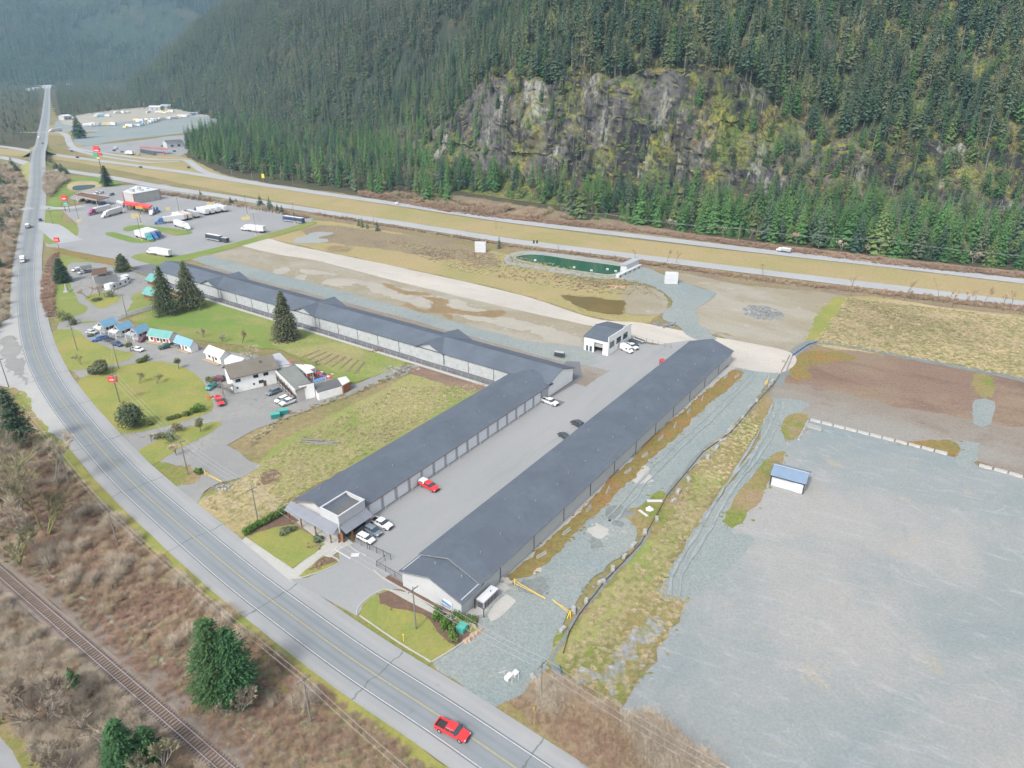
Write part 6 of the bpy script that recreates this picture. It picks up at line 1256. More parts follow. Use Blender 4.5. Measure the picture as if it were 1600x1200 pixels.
def vehicle(kind, colr, label, front, rear, z=.9, group=None, sc=1.0, trailer=None):
    a, b = G(*rear, z), G(*front, z); c = (a + b) / 2; c.z = .21
    name = {'suv': 'parked_car', 'sedan': 'parked_car', 'pickup': 'pickup_truck', 'cap_pickup': 'pickup_truck', 'van': 'white_van', 'semi': 'semi_truck', 'semi_short': 'semi_truck', 'flat': 'semi_truck', 'tractor': 'semi_tractor', 'coach': 'motor_coach'}.get(kind, kind)
    if name == 'white_van' and colr != 'car_white': name = 'van'
    o = inst(kind, BUILD[kind], name, label, CAT[kind], c, ang(a, b), group, sc); o.name = name
    for ch in o.children:
        bn = ch.name.split('.')[0]
        if bn.startswith('body') or bn.startswith('cab'):
            ch.material_slots[0].link = 'OBJECT'; ch.material_slots[0].material = M[colr]
        elif trailer and bn == 'trailer': ch.material_slots[0].link = 'OBJECT'; ch.material_slots[0].material = M[trailer]
    return o
# prototypes are built first and then moved to their first place
V = vehicle
V('pickup', 'car_red', 'red crew-cab pickup driving down the road at the bottom of the picture', (727, 1151), (687, 1131))
V('cap_pickup', 'car_red', 'red pickup with a white canopy cap parked at the white roller doors', (684, 766), (656, 752))
V('pickup', 'car_white', 'white pickup nearest the office entrance', (609, 824), (583, 812), .8)
V('suv', 'car_slate', 'dark blue-grey hatchback between the white pickup and the white car', (594, 835), (572, 823))
V('sedan', 'car_white', 'white car with dark glass roof beside the black entrance fence', (583, 847), (561, 836), .7)
V('pickup', 'car_white', 'white pickup at the far end of the white roller doors', (870, 632), (848, 624), .8)
V('suv', 'car_dark', 'dark pickup half hidden behind the eaves of the longest roof', (896, 660), (908, 667), .5)
V('sedan', 'car_dark', 'dark car partly hidden behind the longest roof, nearer the road', (875, 678), (888, 687), .5)
V('van', 'car_white', 'white high-roof van beside the workshop', (991, 551), (967, 540), 1.1)
V('pickup', 'car_white', 'white service truck parked behind the high-roof van', (998, 546), (976, 536), .9)
V('suv', 'car_dark', 'black car in the workshop line of vehicles', (996, 540), (984, 533), .8)
V('flat_trailer', 'car_silver', 'low pale trailer at the end of the workshop line of vehicles', (1006, 536), (989, 530), .6)
V('sedan', 'car_red', 'red car peeking from behind the far part of the longest roof', (1037, 572), (1034, 565), .6)
V('cargo_trailer', 'car_dark', 'small dark trailer behind the gable of the long back building', (868, 555), (880, 557), .6, sc=.7)
# motel
V('pickup', 'car_red', 'red pickup parked at the edge of the motel lawn', (347, 633), (340, 620))
V('suv', 'car_maroon', 'dark maroon SUV at the left end of the motel', (332, 591.5), (348, 592))
V('suv', 'car_slate', 'blue-grey wagon in front of the white motel wall', (417, 616), (437, 608))
V('sedan', 'car_white', 'white car parked by the restaurant wing, farther from the dumpsters', (432, 627), (448, 620))
V('pickup', 'car_white', 'white pickup parked by the restaurant wing, nearer the dumpsters', (440, 632), (462, 624), .8)
V('sedan', 'car_silver', 'silver car in front of the first blue-roofed cabin', (149.5, 520.5), (137.5, 518.5), .6)
V('pickup', 'car_blue', 'bright blue pickup in the cabin driveway', (150, 530), (162, 527.5))
V('flat_trailer', 'car_dark', 'flat dark trailer behind the bright blue pickup', (161, 530), (176, 533), .6)
V('suv', 'car_navy', 'dark navy car beside the flat trailer in the cabin driveway', (191, 539), (176, 535.5))
V('sedan', 'car_white', 'white car near the tip of the upper lawn', (222.5, 548), (209.5, 545), .6)
V('suv', 'car_maroon', 'maroon car in front of the third blue-roofed cabin', (219, 532), (229, 527))
V('pickup', 'car_green', 'dark green pickup in front of the lower blue-roofed cabin', (254, 542), (268, 539))
V('suv', 'car_slate', 'grey car beside the dark green pickup', (270, 540), (281, 542))
V('sedan', 'car_teal', 'small teal car left of the motel stair', (327, 607), (334, 602), .6)
V('sedan', 'car_silver', 'pale blue car at the carport in the neighbouring yard', (122, 428), (136, 424), .6)
V('sedan', 'car_white', 'white car under the dark lean-to of the neighbouring yard', (115, 423), (124, 420.5), .6)
# roads
V('box_truck', 'car_white', 'white flatbed truck driving away on the main road near the side road', (45, 350), (42, 357), 1)
V('box_truck', 'car_white', 'white truck coming down the main road below the truck stop', (34.5, 413), (36, 400), 1)
V('suv', 'car_navy', 'small dark car on the main road beside the truck stop entrance', (62, 341), (64, 346), .8)
V('sedan', 'car_white', 'white car on the far highway carriageway', (614, 316), (626, 319), .8)
V('box_truck', 'car_white', 'white truck with grey load on the far highway carriageway at right', (1212, 389.5), (1237, 393.5), 1)
V('suv', 'car_dark', 'dark car on the far carriageway near the bridge', (117, 245), (124, 246.5), .8)
V('suv', 'car_slate', 'grey car on the far carriageway above the store', (215, 260.5), (223, 262), .8)
V('suv', 'car_slate', 'grey-blue car on the curved ramp', (108, 235), (115, 237), .8)
V('suv', 'car_dark', 'dark car where the ramp meets the far carriageway', (292, 261), (297, 262.5), .8)
V('van', 'car_white', 'white van on the main road just past the bridge', (61, 218), (60, 213), 1)
V('suv', 'car_bronze', 'brown car on the main road just past the bridge', (66, 222), (67, 226), .8)
V('semi', 'car_white', 'white semi truck crossing the far intersection', (78, 204), (94, 202.5), 2)
# truck stop
g = 'trucks and cars at the truck stop'
V('semi', 'truck_purple', 'semi truck with purple cab and white trailer at the pumps', (132, 334), (177, 323.5), 2, g)
V('semi', 'car_white', 'white semi truck with red lettering on its trailer, beside the purple cab', (153, 338.5), (195, 326.5), 2, g)
V('semi', 'car_teal', 'pale teal tanker truck nearest on the grass island lane', (244, 374), (208, 363.5), 2, g)
V('semi', 'car_blue', 'semi truck with bright blue cab next to the teal tanker', (252, 372), (216, 361), 2, g)
V('semi', 'car_navy', 'semi truck with navy cab, farthest of the three on the island lane', (260, 370), (222, 359), 2, g)
V('semi', 'car_blue', 'blue-cab semi truck facing left above the grass island', (243, 346), (285, 341), 2, g)
V('semi', 'car_white', 'white semi truck facing right at the corner of the upper grass island', (305, 358), (266, 346), 2, g)
for i, (x, y, tr, lb) in enumerate(((298, 343, 'box_white', 'white'), (306, 341.5, 'orange_paint', 'orange-doored'), (318, 339, 'galv', 'grey'), (333, 335, 'box_white', 'white'), (342, 333.5, 'box_white', 'white'), (351, 331.5, 'box_white', 'white'), (362, 330, 'box_white', 'white'))):
    V('semi', ['car_white', 'car_white', 'car_dark', 'car_navy', 'car_white', 'car_white', 'car_white'][i], '%s semi truck in the parked row, %s counted from the left' % (lb if tr != 'orange_paint' else 'orange-trailered', ('first', 'second', 'third', 'fourth', 'fifth', 'sixth', 'last')[i]), (x - 38, y - 10.5), (x, y), 2, g, trailer=tr)
V('semi', 'car_white', 'lone white semi truck parked right of the row facing left', (377, 355), (414, 359.5), 2, g)
V('coach', 'car_dark', 'black motorhome with a white-topped roof towing a dark trailer', (325, 370), (344, 373.5), 1.7, g)
V('cargo_trailer', 'car_dark', 'dark box trailer behind the black motorhome', (345, 374), (357, 376), 1.5, g)
V('coach', 'car_navy', 'navy blue coach at the far right corner of the truck stop', (441, 341), (477, 346), 1.7, g, (1.35, 1, 1))
V('semi', 'car_white', 'white semi truck nearest the long storage roof at the truck stop', (228, 390.5), (269, 397.5), 2, g)
for i, (x, y, c) in enumerate(((137, 316, 'car_navy'), (148, 317, 'car_dark'), (160, 318, 'car_blue'), (128, 313, 'car_dark'), (174, 304, 'car_slate'), (151, 302, 'car_white'), (158, 301, 'car_white'), (218, 309.5, 'car_green'))):
    V('suv', c, ['navy car under the right edge of the orange-edged canopy', 'black car second under the orange-edged canopy', 'bright blue car at the right tip of the orange-edged canopy', 'dark car at the left under the orange-edged canopy', 'grey car between the canopy and the store', 'white car parked behind the brown canopy, left one', 'white car parked behind the brown canopy, right one', 'dark green car by the store entrance'][i], (x - 4, y + 1), (x + 4, y - 1), .8, g)
V('tractor', 'car_blue', 'blue truck tractor right of the red canopy', (243, 328.5), (256, 323.5), 2, g); V('tractor', 'car_white', 'white truck tractor at the end of the red canopy', (236, 332), (244, 325), 2, g)
# far yards: each vehicle its own object, too small to show more than cab and box
def b_far_van(o): MB().loft([(-4.5, 1.2, 1.1, .5, 2, 3.1), (3, 1.2, 1.1, .5, 2, 3.1), (3.8, 1.15, .9, .5, 1.5, 2.2), (4.6, 1.0, .8, .5, 1, 1.4)]).build('body', 'box_white', o); MB().box(3.2, 3.9, -1.0, 1.0, 1.6, 2.3).build('windscreen', 'car_glass', o)
BUILD['far_rv'] = b_far_van; CAT['far_rv'] = 'motorhome'
fr = random.Random(4)
spots = [(195 + i * 3.6, 199 - i * .7 + fr.uniform(-1, 1)) for i in range(14)] + [(212 + i * 3.4, 188.5 - i * .15 + fr.uniform(-1.5, 1.5)) for i in range(10)] + [(236 + i * 4.2, 189 - i * .6 + fr.uniform(-1, 1)) for i in range(12)] + [(288 + i * 4.0, 181.5 - i * .9 + fr.uniform(-1, 1)) for i in range(13)] + [(184 + i * 4, 176 + fr.uniform(-1, 1)) for i in range(5)] + [(150 + i * 4.5, 181 + fr.uniform(-1, 1)) for i in range(5)] + [(232 + i * 5, 175.5 + fr.uniform(-.6, .6)) for i in range(8)] + [(136 + i * 5, 195.5 - .1 * i) for i in range(9)]
for i, (x, y) in enumerate(spots):
    if i in (60, 61): continue
    a_ = fr.uniform(-.5, .5); V('far_rv', 'box_white' if fr.random() < .72 else fr.choice(('car_silver', 'yellow_pale', 'metal_blue', 'box_white')), 'pale motorhome or truck parked in the rows of the far gravel yard', (x - 3, y + a_ * .6), (x + 3, y - a_ * .6), 1.5, 'vehicles parked in the far gravel yard', fr.uniform(.8, 1.5))
for o in list(bpy.data.objects):
    if o.name.startswith('far_rv'): o.name = 'parked_motorhome'
for i in range(9):
    x = 222 + i * 2.5; y = 235 + i * .45; V('tractor', 'car_dark', 'dark truck tractor in the row under the red canopy of the second truck stop', (x - 1.5, y + 1.2), (x + 1.2, y - 1.4), 2, 'dark tractors at the second truck stop')
canopy('fuel_canopy', 'pink-red canopy of the second truck stop beyond the highway', 'canopy', [(218, 230), (219, 228), (262, 231.5), (262, 233.5)], 5.6, .6, 'red_dull')
for i, (x, y, l_) in enumerate(((199, 238.5, 'white semi on the highway side of the second truck stop'), (178, 230, 'white truck near the left edge of the second truck stop'), (150, 231, 'white tank truck beside the curved ramp'))): V('semi_short' if i == 0 else 'box_truck', 'car_white', l_, (x, y), (x + (9 if i == 0 else 5), y + 1), 2, 'vehicles at the second truck stop')
for i, (x, y, c) in enumerate(((176, 235, 'car_dark'), (188, 237, 'car_slate'), (256, 240, 'car_red'), (214, 241, 'yellow_paint'), (251, 228, 'car_green'), (270, 236, 'car_green'))): V('suv', c, '%s at the second truck stop' % ['dark car at the far left', 'grey car left of the white semi', 'red car by the grass', 'yellow car by the grass', 'dark green car behind the canopy', 'green car right of the canopy'][i], (x, y), (x + 4, y + .5), .8, 'vehicles at the second truck stop')
# ------------------------------------------------------------------ single trees and shrubs
def conifer(label, foot_, h, r, layers, per, needles, seed, bare=.08, group=None, name='conifer_tree', **kw):
    o = thing(name, label, 'tree', foot_, rnd.uniform(0, 6), group); fine = layers >= 20 and h < 25; kw.pop('sub', 0)
    (fine_conifer_mb(h, r, int(layers * 1.1), per + 4, seed, bare, spray=.85 if foot_.length > 180 else .5, **kw) if fine else conifer_mb(h, r, layers, per, seed, bare, **kw)).build('crown', needles, o); trunk_mb(h * .92, .2 + h * .012).build('trunk', 'bark', o); return o
conifer('tall dark fir left of the pair beside the teal gazebo', G(262, 491), 21, 6.2, 40, 20, 'needles_grey', 201, .10, sub=3, droop=.5, taper=.8, ragged=.42, gaps=.22)
conifer('tall dark fir right of the pair beside the teal gazebo', G(299, 482), 21.5, 6.4, 42, 20, 'needles_grey', 202, .12, sub=3, droop=.5, taper=.85, ragged=.42, gaps=.22)
conifer('lone broad cedar on the motel lawn before the long storage wall', G(448, 530), 19.5, 5.6, 44, 22, 'needles_grey', 203, .06, sub=3, droop=.6, taper=.75, ragged=.42, gaps=.22)
conifer('bushy dark conifer in the neighbouring yard near the road', G(99, 441), 12, 4.3, 26, 18, 'needles_dark', 204, .02, taper=.6, sub=2)
conifer('rounded conifer beside the truck stop entrance ditch', G(193, 424), 9, 4.2, 20, 16, 'needles_grey', 205, .02, taper=.55, sub=2)
conifer('tall layered conifer at the left edge above the leafless trees', G(36, 702), 19.5, 4.6, 20, 15, 'needles_dark', 206, .22, sub=3, droop=.1, taper=.7, ragged=.4, gaps=.25, up=.05)
conifer('big bright green conifer by the road at lower left, its taller top', G(348, 1096), 18.5, 4.2, 36, 20, 'needles_vivid', 207, .04, sub=3, droop=.2, taper=.45, ragged=.4, gaps=.1)
conifer('lower right half of the big bright green conifer pair at lower left', G(374, 1092), 16, 4.0, 32, 20, 'needles_vivid', 208, .04, sub=3, droop=.2, taper=.45, ragged=.4, gaps=.1)
conifer('bright green conifer at the bottom edge beside the railway, taller one', G(203, 1212), 12, 3.3, 26, 18, 'needles_vivid', 209, .05, sub=3, taper=.55)
conifer('bright green conifer at the bottom edge beside the railway, shorter one', G(238, 1196), 8.5, 2.6, 20, 16, 'needles_vivid', 210, .05, sub=3, taper=.55)
conifer('small bright green conifer among pale twigs left of the track', G(118, 1078), 5.5, 2.0, 14, 12, 'needles_vivid', 211, .05)
conifer('tall dark conifer standing alone before the far gravel yard', G(125, 216), 30, 11, 26, 14, 'needles_dark', 212, .12, sub=2, droop=.4, taper=.8)
conifer('dark conifer at the foot of the tall pole sign', G(168, 291), 17, 6, 20, 12, 'needles_dark', 213, .1)
for i, (x, y, h, w) in enumerate(((314, 309, 6, 'beside the yellow kerb'), (361, 320, 6, 'first of the clump behind the block row'), (370, 320.5, 5, 'second of the clump behind the block row'), (408, 326, 11, 'tallest behind the block row'), (422, 329, 10, 'just right of the tallest one'), (434, 332, 6, 'at the right of the truck stop row'), (441, 334, 6, 'last in the truck stop row'))): conifer('dark evergreen ' + w, G(x, y), h, h * .38, 14, 11, 'needles_dark', 220 + i, .03, 'evergreens along the truck stop edge')
for i, (x, y, h, w) in enumerate(((561, 353, 5, 'leftmost'), (566, 355, 6, 'second'), (574, 357, 4, 'third'), (590, 360.5, 6.5, 'rightmost'))): conifer('small dark evergreen in the dry scrub below the highway, %s of four' % w, G(x, y), h, h * .33, 11, 10, 'needles_dark', 230 + i, .03, 'small evergreens in the scrub')
conifer('small dark evergreen right of the upper white wrapped stack', G(780, 388), 7, 1.8, 12, 10, 'needles_dark', 236, .03)
for i, (x, y, h, r_) in enumerate(((6, 362, 11, 3.5), (14, 345, 9, 3.3), (4, 320, 10, 3.4), (20, 262, 10, 4), (26, 268, 8, 3.5), (3, 290, 12, 4.5), (88, 264, 7, 4), (97, 269, 8, 4.5), (79, 259, 7, 4), (104, 272, 6, 3.5), (3, 420, 8, 2.6))): conifer('dark %s %s' % (('evergreen', 'shrubby evergreen')[r_ > 3.9], ('at the left edge beside the main road, %s counted from below' % ('first', 'second', 'third', 'fourth', 'fifth', 'sixth', 'x', 'x', 'x', 'x', 'seventh')[i]) if x < 30 else ('right of the bridge embankment, %s' % {6: 'second from left', 7: 'third from left', 8: 'leftmost', 9: 'rightmost'}[i])), G(x, y), h, r_, 14, 11, 'needles_dark', 240 + i, .02, taper=.6)
def bare_tree(label, foot_, h, seed, r=.2, depth=5, tw='twigs_mossy', bk='bark_mossy', stems=1, spread=.5, twig=.03, group=None, lean=None, tw_n=4, first=.24):
    mb = branchy_mb(h, r, seed, depth, twig, spread, stems=stems, tw_n=tw_n, first=first); tr, cr = MB(), MB()
    for f, m_ in zip(mb.f, mb.m): (cr if m_ else tr).add([mb.v[i] for i in f], [tuple(range(len(f)))])
    o = thing('bare_tree', label, 'tree', foot_, rnd.uniform(0, 6), group); cr.build('twigs', tw, o); tr.build('trunk', bk, o); return o
for i, (x, y, h, st, w) in enumerate(((28, 745, 15, 2, 'one just below the layered conifer'), (55, 770, 14, 1, 'one between conifer and forked tree'), (30, 885, 8, 3, 'low bushy one closest to the rails')) + ((40, 846, 18, 1, 'lowest trunk of the group leaning left'), (45, 820, 18, 2, 'forked one in the middle of the group'), (66, 832, 17, 1, 'one with the mossy yellow-green trunk'), (76, 838, 10, 2, 'short one right of the mossy trunk'), (64, 868, 13, 1, 'one with the thin pale trunk nearest the track'), (6, 800, 17, 2, 'forked one at the left edge of the picture'), (20, 775, 16, 1, 'upper one behind the forked pair'), (92, 760, 13, 1, 'slender one nearest the wooden utility pole'), (4, 845, 12, 2, 'low one at the left edge above the rails'))): bare_tree('leafless tree left of the road, the ' + w, G(x, y), h * 1.15, 300 + i, .26, 5, 'twigs_grey' if i % 3 == 1 else 'twigs_mossy', 'bark_mossy' if i % 3 != 1 else 'bark_grey', st, .38, .042, first=.3)
for i, (x, y, h, st, w, tw) in enumerate(((75, 1130, 12, 4, 'large pale many-stemmed tree left of the railway', 'twigs_grey'), (40, 1110, 8, 3, 'smaller pale many-stemmed tree at the lower left edge', 'twigs_grey'), (105, 1205, 9, 3, 'pale many-stemmed tree at the bottom left edge', 'twigs_grey'), (255, 1215, 9, 4, 'pale yellowish many-stemmed tree at the bottom beside the rails', 'twigs_mossy'), (378, 1112, 7.5, 4, 'pale many-stemmed tree in front of the bright green conifers', 'twigs_grey'), (172, 1188, 12, 1, 'white-barked leafless tree between the two bright conifer groups', 'twigs_grey'), (136, 1148, 9, 1, 'thin white-barked leafless tree left of the track', 'twigs_grey'))): bare_tree(w, G(x, y), h, 320 + i, .22, 5 if st > 2 else 4, tw, 'bark_grey', st, .5, .045, tw_n=5)
for i, (x, y, h, w) in enumerate(((276, 712, 6, 'bushy leafless tree on the small motel island'), (378, 537, 8, 'reddish leafless orchard tree on the motel lawn'), (346, 535, 5, 'small leafless orchard tree above the deck cabin'), (318, 528, 5, 'small leafless orchard tree right of the green roof'), (395, 562, 8, 'thin leafless tree behind the motel'), (127, 570, 6, 'leafless shrub tree on the upper motel lawn'), (218, 600, 6, 'leafless tree on the round motel lawn, left one'), (245, 600, 5, 'leafless tree on the round motel lawn, right one'), (140, 466, 9, 'reddish leafless tree on the neighbour island, left one'), (155, 466, 9, 'leafless tree on the neighbour island, right one'), (495, 573, 4, 'small leafless tree beside the party tents'), (237, 690, 3.5, 'grey leafless shrub at the tip of the small motel island'))): bare_tree(w, G(x, y), h, 340 + i, .1, 4, 'twigs_red' if 'reddish' in w else 'twigs_grey', 'bark', 2, .6, .03)
for i, (x, y, h) in enumerate(((1329, 462, 11), (1381, 467, 6), (1397, 468, 5), (1412, 470, 10), (1421, 468, 5), (1466, 470, 12), (1481, 472, 6), (1487, 481, 8), (1508, 474, 6), (1525, 477, 8), (1536, 478, 10), (1567, 481, 8), (1578, 484, 9), (1593, 491, 11), (1192, 430, 7), (1056, 412, 8), (1042, 410, 7), (992, 404, 6), (873, 393, 5))): bare_tree('thin leafless sapling on the highway bank, %s counted from the right' % ('14th 13th 12th 11th 10th ninth eighth seventh sixth fifth fourth third second first 15th 16th 17th 18th 19th'.split()[i]), G(x, y), h, 370 + i, .11, 3, 'twigs_tan', 'bark', 1, .35, .035, 'saplings on the highway bank', first=.34)
def leafy(label, foot_, r, h, mat, seed, n_=420, leaf=.25, name='shrub', cat='shrub', group=None, trunk=0):
    o = thing(name, label, cat, foot_, 0, group); mb = leafy_mb(r, h, seed, n_, leaf); mb.v = [(a, b, c + trunk) for a, b, c in mb.v]; mb.build('crown' if trunk else 'leaves', mat, o)
    MB().tube((0, 0, -.1), (0, 0, max(trunk, .5) + .4), .16 if trunk else .08, .1 if trunk else .05, 6).build('trunk' if trunk else 'stems', 'bark', o); return o
leafy('big rounded dark evergreen shrub on the round motel lawn by the road', G(206, 667), 4.6, 7.5, 'needles_grey', 401, 3200, .26)
leafy('wide dark green shrub beside the motel drive', G(157, 583), 4.2, 4.2, 'needles_grey', 402, 2000, .28)
for i, (x, y, r_, h, w) in enumerate(((98, 501, 2.4, 4.5, 'left one beside the yard drive'), (108, 504, 2.2, 4, 'middle one beside the yard drive'), (116, 508, 1.8, 3, 'right one beside the yard drive'), (219, 567, 1.6, 2, 'left one above the round lawn'), (230, 564, 1.5, 2, 'right one above the round lawn'), (173, 464, 2.6, 4.2, 'round one in front of the mobile home'), (151, 470, 2.4, 1.4, 'low one on the neighbour island'), (142, 526, 1.2, 1.3, 'small brown one on the upper lawn'), (252, 684, 1.6, 2, 'brown one at the upper left of the small island'), (264, 690, 2.6, 3.6, 'largest one on the small island'), (278, 673, 2.2, 3, 'round one at the top of the small island'), (312, 741, 1.4, 1.6, 'yellow-green one beside the orange gate'), (314, 642, 2.4, 2.6, 'largest yellow-green one at the right end of the row'), (303, 646, 1.6, 1.8, 'second from the right end of the row'), (291, 650, 1.5, 1.6, 'third from the right end of the row'), (278, 653, 1.3, 1.4, 'fourth from the right end of the row'), (266, 656, 1.2, 1.3, 'fifth from the right end of the row'), (237, 665, 1.2, 1.3, 'near the rounded dark evergreen'), (447, 834, 1.6, 1.2, 'dark one in the bed by the office walk'), (455, 829, 1.6, 1.2, 'second dark one in the bed by the office walk'), (497, 846, 1.3, 1.2, 'dark one at the right tip of the office lawn'))): leafy('shrub on the lawns, ' + w, G(x, y), r_, h, 'leaves_hedge' if i in (11, 12, 13) else 'leaves_shrub' if i in (3, 4, 7, 8, 10, 14, 15, 16, 17) else 'needles_grey', 410 + i, 420, .2)
for i, (x, y, w) in enumerate(((205, 550, 'near the tip of the upper lawn'), (280, 577, 'at the right of the round lawn'), (314, 675, 'on the small motel island'), (331, 606, 'beside the teal car'))): leafy('pollarded tree with a knobbly green head ' + w, G(x, y), 1.6, 2.0, 'leaves_shrub', 440 + i, 420, .2, 'pollard_tree', 'tree', None, 2.0)
for i in range(26):
    p = G(383, 838).lerp(G(450, 801), i / 25); leafy('clipped green hedge plant in the row left of the office lawn', p + Vector((rnd.uniform(-.15, .15), rnd.uniform(-.15, .15), 0)), .75, 2.2, 'leaves_hedge', 450 + i % 4, 130, .16, 'hedge_plant', 'hedge', 'hedge row left of the office')
for i in range(15):
    p = G(679, 962).lerp(G(713, 1000), i / 14); leafy('green cedar hedge plant in the curved bed right of the front lawn', p + Vector((rnd.uniform(-.9, .9), rnd.uniform(-.9, .9), 0)), .8, 2.4, 'leaves_hedge', 460 + i % 4, 130, .16, 'hedge_plant', 'hedge', 'hedge in the curved bed')
for i in range(10):
    p = G(708, 964).lerp(G(742, 972), i / 9); leafy('yellow-green hedge plant behind the green transformer box', p + Vector((rnd.uniform(-.3, .3), rnd.uniform(-.5, .5), 0)), .6, 1.6, 'leaves_hedge', 470 + i % 3, 110, .14, 'hedge_plant', 'hedge', 'hedge behind the transformer')
# undergrowth that nobody could count
BR = src_coll('brush_source', [(shrub_mb(1.3, 1.1, 501, 130, .012), ['twigs_red']), (shrub_mb(1.6, 1.6, 502, 150, .013), ['twigs_tan']), (shrub_mb(1.2, .9, 503, 130, .012), ['twigs_mossy']), (shrub_mb(1.8, 2.3, 504, 170, .013), ['twigs_grey']), (shrub_mb(1.0, .45, 505, 110, .015), ['twigs_red']), (shrub_mb(1.0, .4, 506, 100, .016), ['twigs_tan']), (shrub_mb(.9, .4, 507, 70, .03), ['tuft_green']), (shrub_mb(.9, .45, 508, 70, .03), ['tuft_tan'])])
def brush(name, px, n_, s0, s1, pal, label, dens=None):
    P = poly_pts(px, n_); P = [p for p in P if (dens is None or noise.noise(Vector((p[0] * .05, p[1] * .05, dens))) > -.15)]
    idx = []; r_ = random.Random(len(P))
    for p in P:
        k = noise.noise(Vector((p[0] * .07, p[1] * .07, 3))) + r_.uniform(-.4, .4); idx.append(pal[min(len(pal) - 1, max(0, int((k + .6) / 1.2 * len(pal))))])
    return scatter(name, BR, P, np.array([r_.uniform(s0, s1) for _ in P]), idx, label)
brush('undergrowth', [(-120, 600), (0, 606), (48, 668), (72, 700), (172, 800), (270, 890), (390, 995), (510, 1082), (690, 1220), (800, 1330), (500, 1330), (372, 1200), (100, 955), (0, 870), (-120, 780)], 9000, .5, 1.1, [4, 0, 4, 5, 0, 4, 2, 5, 1], 'brown leafless brambles and shrubs between road and railway')
brush('undergrowth', [(60, 690), (170, 800), (270, 892), (420, 1010), (520, 1100), (420, 1110), (260, 1020), (120, 930), (0, 850), (-100, 760), (-60, 640)], 650, .9, 1.6, [1, 3, 1, 0, 3], 'taller grey leafless bushes between road and railway', 11)
brush('undergrowth', [(-60, 890), (0, 938), (110, 1030), (200, 1108), (330, 1225), (200, 1330), (100, 1260), (40, 1160), (0, 1100), (-100, 1040)], 3000, .7, 1.4, [1, 5, 3, 2, 5, 0, 1], 'pale leafless thicket on the lower side of the railway')
brush('undergrowth', [(800, 1100), (850, 1066), (880, 1064), (960, 1118), (1080, 1196), (1130, 1260), (980, 1250), (880, 1165)], 1500, .5, 1.1, [0, 4, 1, 2, 5], 'brown brambles in the wedge beside the big gravel lot')
brush('undergrowth', [(838, 1086), (870, 1078), (930, 1110), (962, 1130), (950, 1146), (900, 1120), (850, 1112)], 130, 1.3, 1.9, [1, 3], 'grey leafless thicket below the power line')
brush('undergrowth', [(975, 1140), (1010, 1130), (1060, 1168), (1110, 1215), (1060, 1240), (1000, 1190)], 170, 1.2, 1.9, [1, 3, 2], 'grey leafless thicket by the lot corner')
brush('undergrowth', [(480, 334), (640, 360), (800, 386), (1000, 413), (1200, 441), (1330, 456), (1700, 500), (1700, 490), (1320, 449), (1200, 436), (1000, 408), (800, 384), (640, 358), (500, 334)], 2600, .5, 1.2, [0, 4, 1, 5], 'dark leafless scrub along the highway ditch')
brush('undergrowth', [(600, 302), (720, 318), (860, 330), (900, 345), (820, 342), (700, 328), (600, 308)], 1500, 1.2, 2.6, [0, 1, 0, 2, 6], 'reddish scrub at the bare foot of the cliff', 4)
brush('undergrowth', [(560, 298), (700, 324), (820, 340), (1000, 358), (1200, 383), (1400, 408), (1700, 440), (1700, 446), (1400, 416), (1200, 390), (1000, 364), (820, 346), (700, 332), (560, 305)], 3000, .8, 1.8, [0, 4, 0, 5], 'reddish leafless scrub between highway and forest')
brush('undergrowth', [(-60, 250), (30, 262), (40, 290), (28, 350), (20, 400), (14, 450), (8, 500), (-10, 525), (-80, 560)], 2600, 1.0, 2.2, [1, 3, 0, 2], 'mixed leafless scrub left of the main road')
brush('undergrowth', [(80, 400), (92, 394), (88, 430), (84, 470), (84, 492), (74, 498), (66, 470), (66, 440), (72, 415)], 420, 1.0, 1.6, [0, 0, 4], 'purple-brown hedge scrub beside the road')
brush('undergrowth', [(70, 268), (100, 276), (112, 282), (96, 290), (78, 310), (70, 300)], 260, 1.2, 2.6, [0, 1, 3], 'purple-grey scrub beside the bridge approach')
brush('undergrowth', [(240, 300), (340, 314), (440, 331), (480, 338), (480, 342), (440, 335), (340, 318), (250, 304)], 500, 1.0, 1.7, [0, 1, 3], 'scrub strip behind the truck stop')
brush('undergrowth', [(385, 690), (450, 645), (560, 610), (640, 572), (645, 577), (560, 616), (452, 652), (392, 698)], 240, .5, .9, [5, 2, 7], 'low rough growth along the edge of the vacant field')
brush('grass_tufts', [(1326, 466), (1500, 486), (1700, 512), (1700, 612), (1440, 562), (1276, 534)], 9000, .6, 1.3, [7, 6, 7], 'tussocks of dry stubble in the pale field')
brush('grass_tufts', [(1100, 704), (1180, 640), (1192, 660), (1100, 800), (1050, 880), (1035, 930), (1080, 936), (970, 1108), (900, 1064), (875, 1030), (960, 915), (1030, 840)], 2600, .4, .9, [7, 6, 7, 6], 'tufts of rough grass on the bank beside the gravel lane')
brush('grass_tufts', [(315, 785), (390, 742), (440, 700), (620, 605), (760, 600), (480, 765), (390, 832)], 3500, .4, .9, [6, 7, 6], 'rough grass tufts in the vacant field')
brush('grass_tufts', [(600, 375), (800, 400), (1000, 440), (1040, 470), (900, 455), (700, 420)], 1500, .6, 1.3, [7, 6, 7, 4], 'tufts of dry growth in the field by the pond')
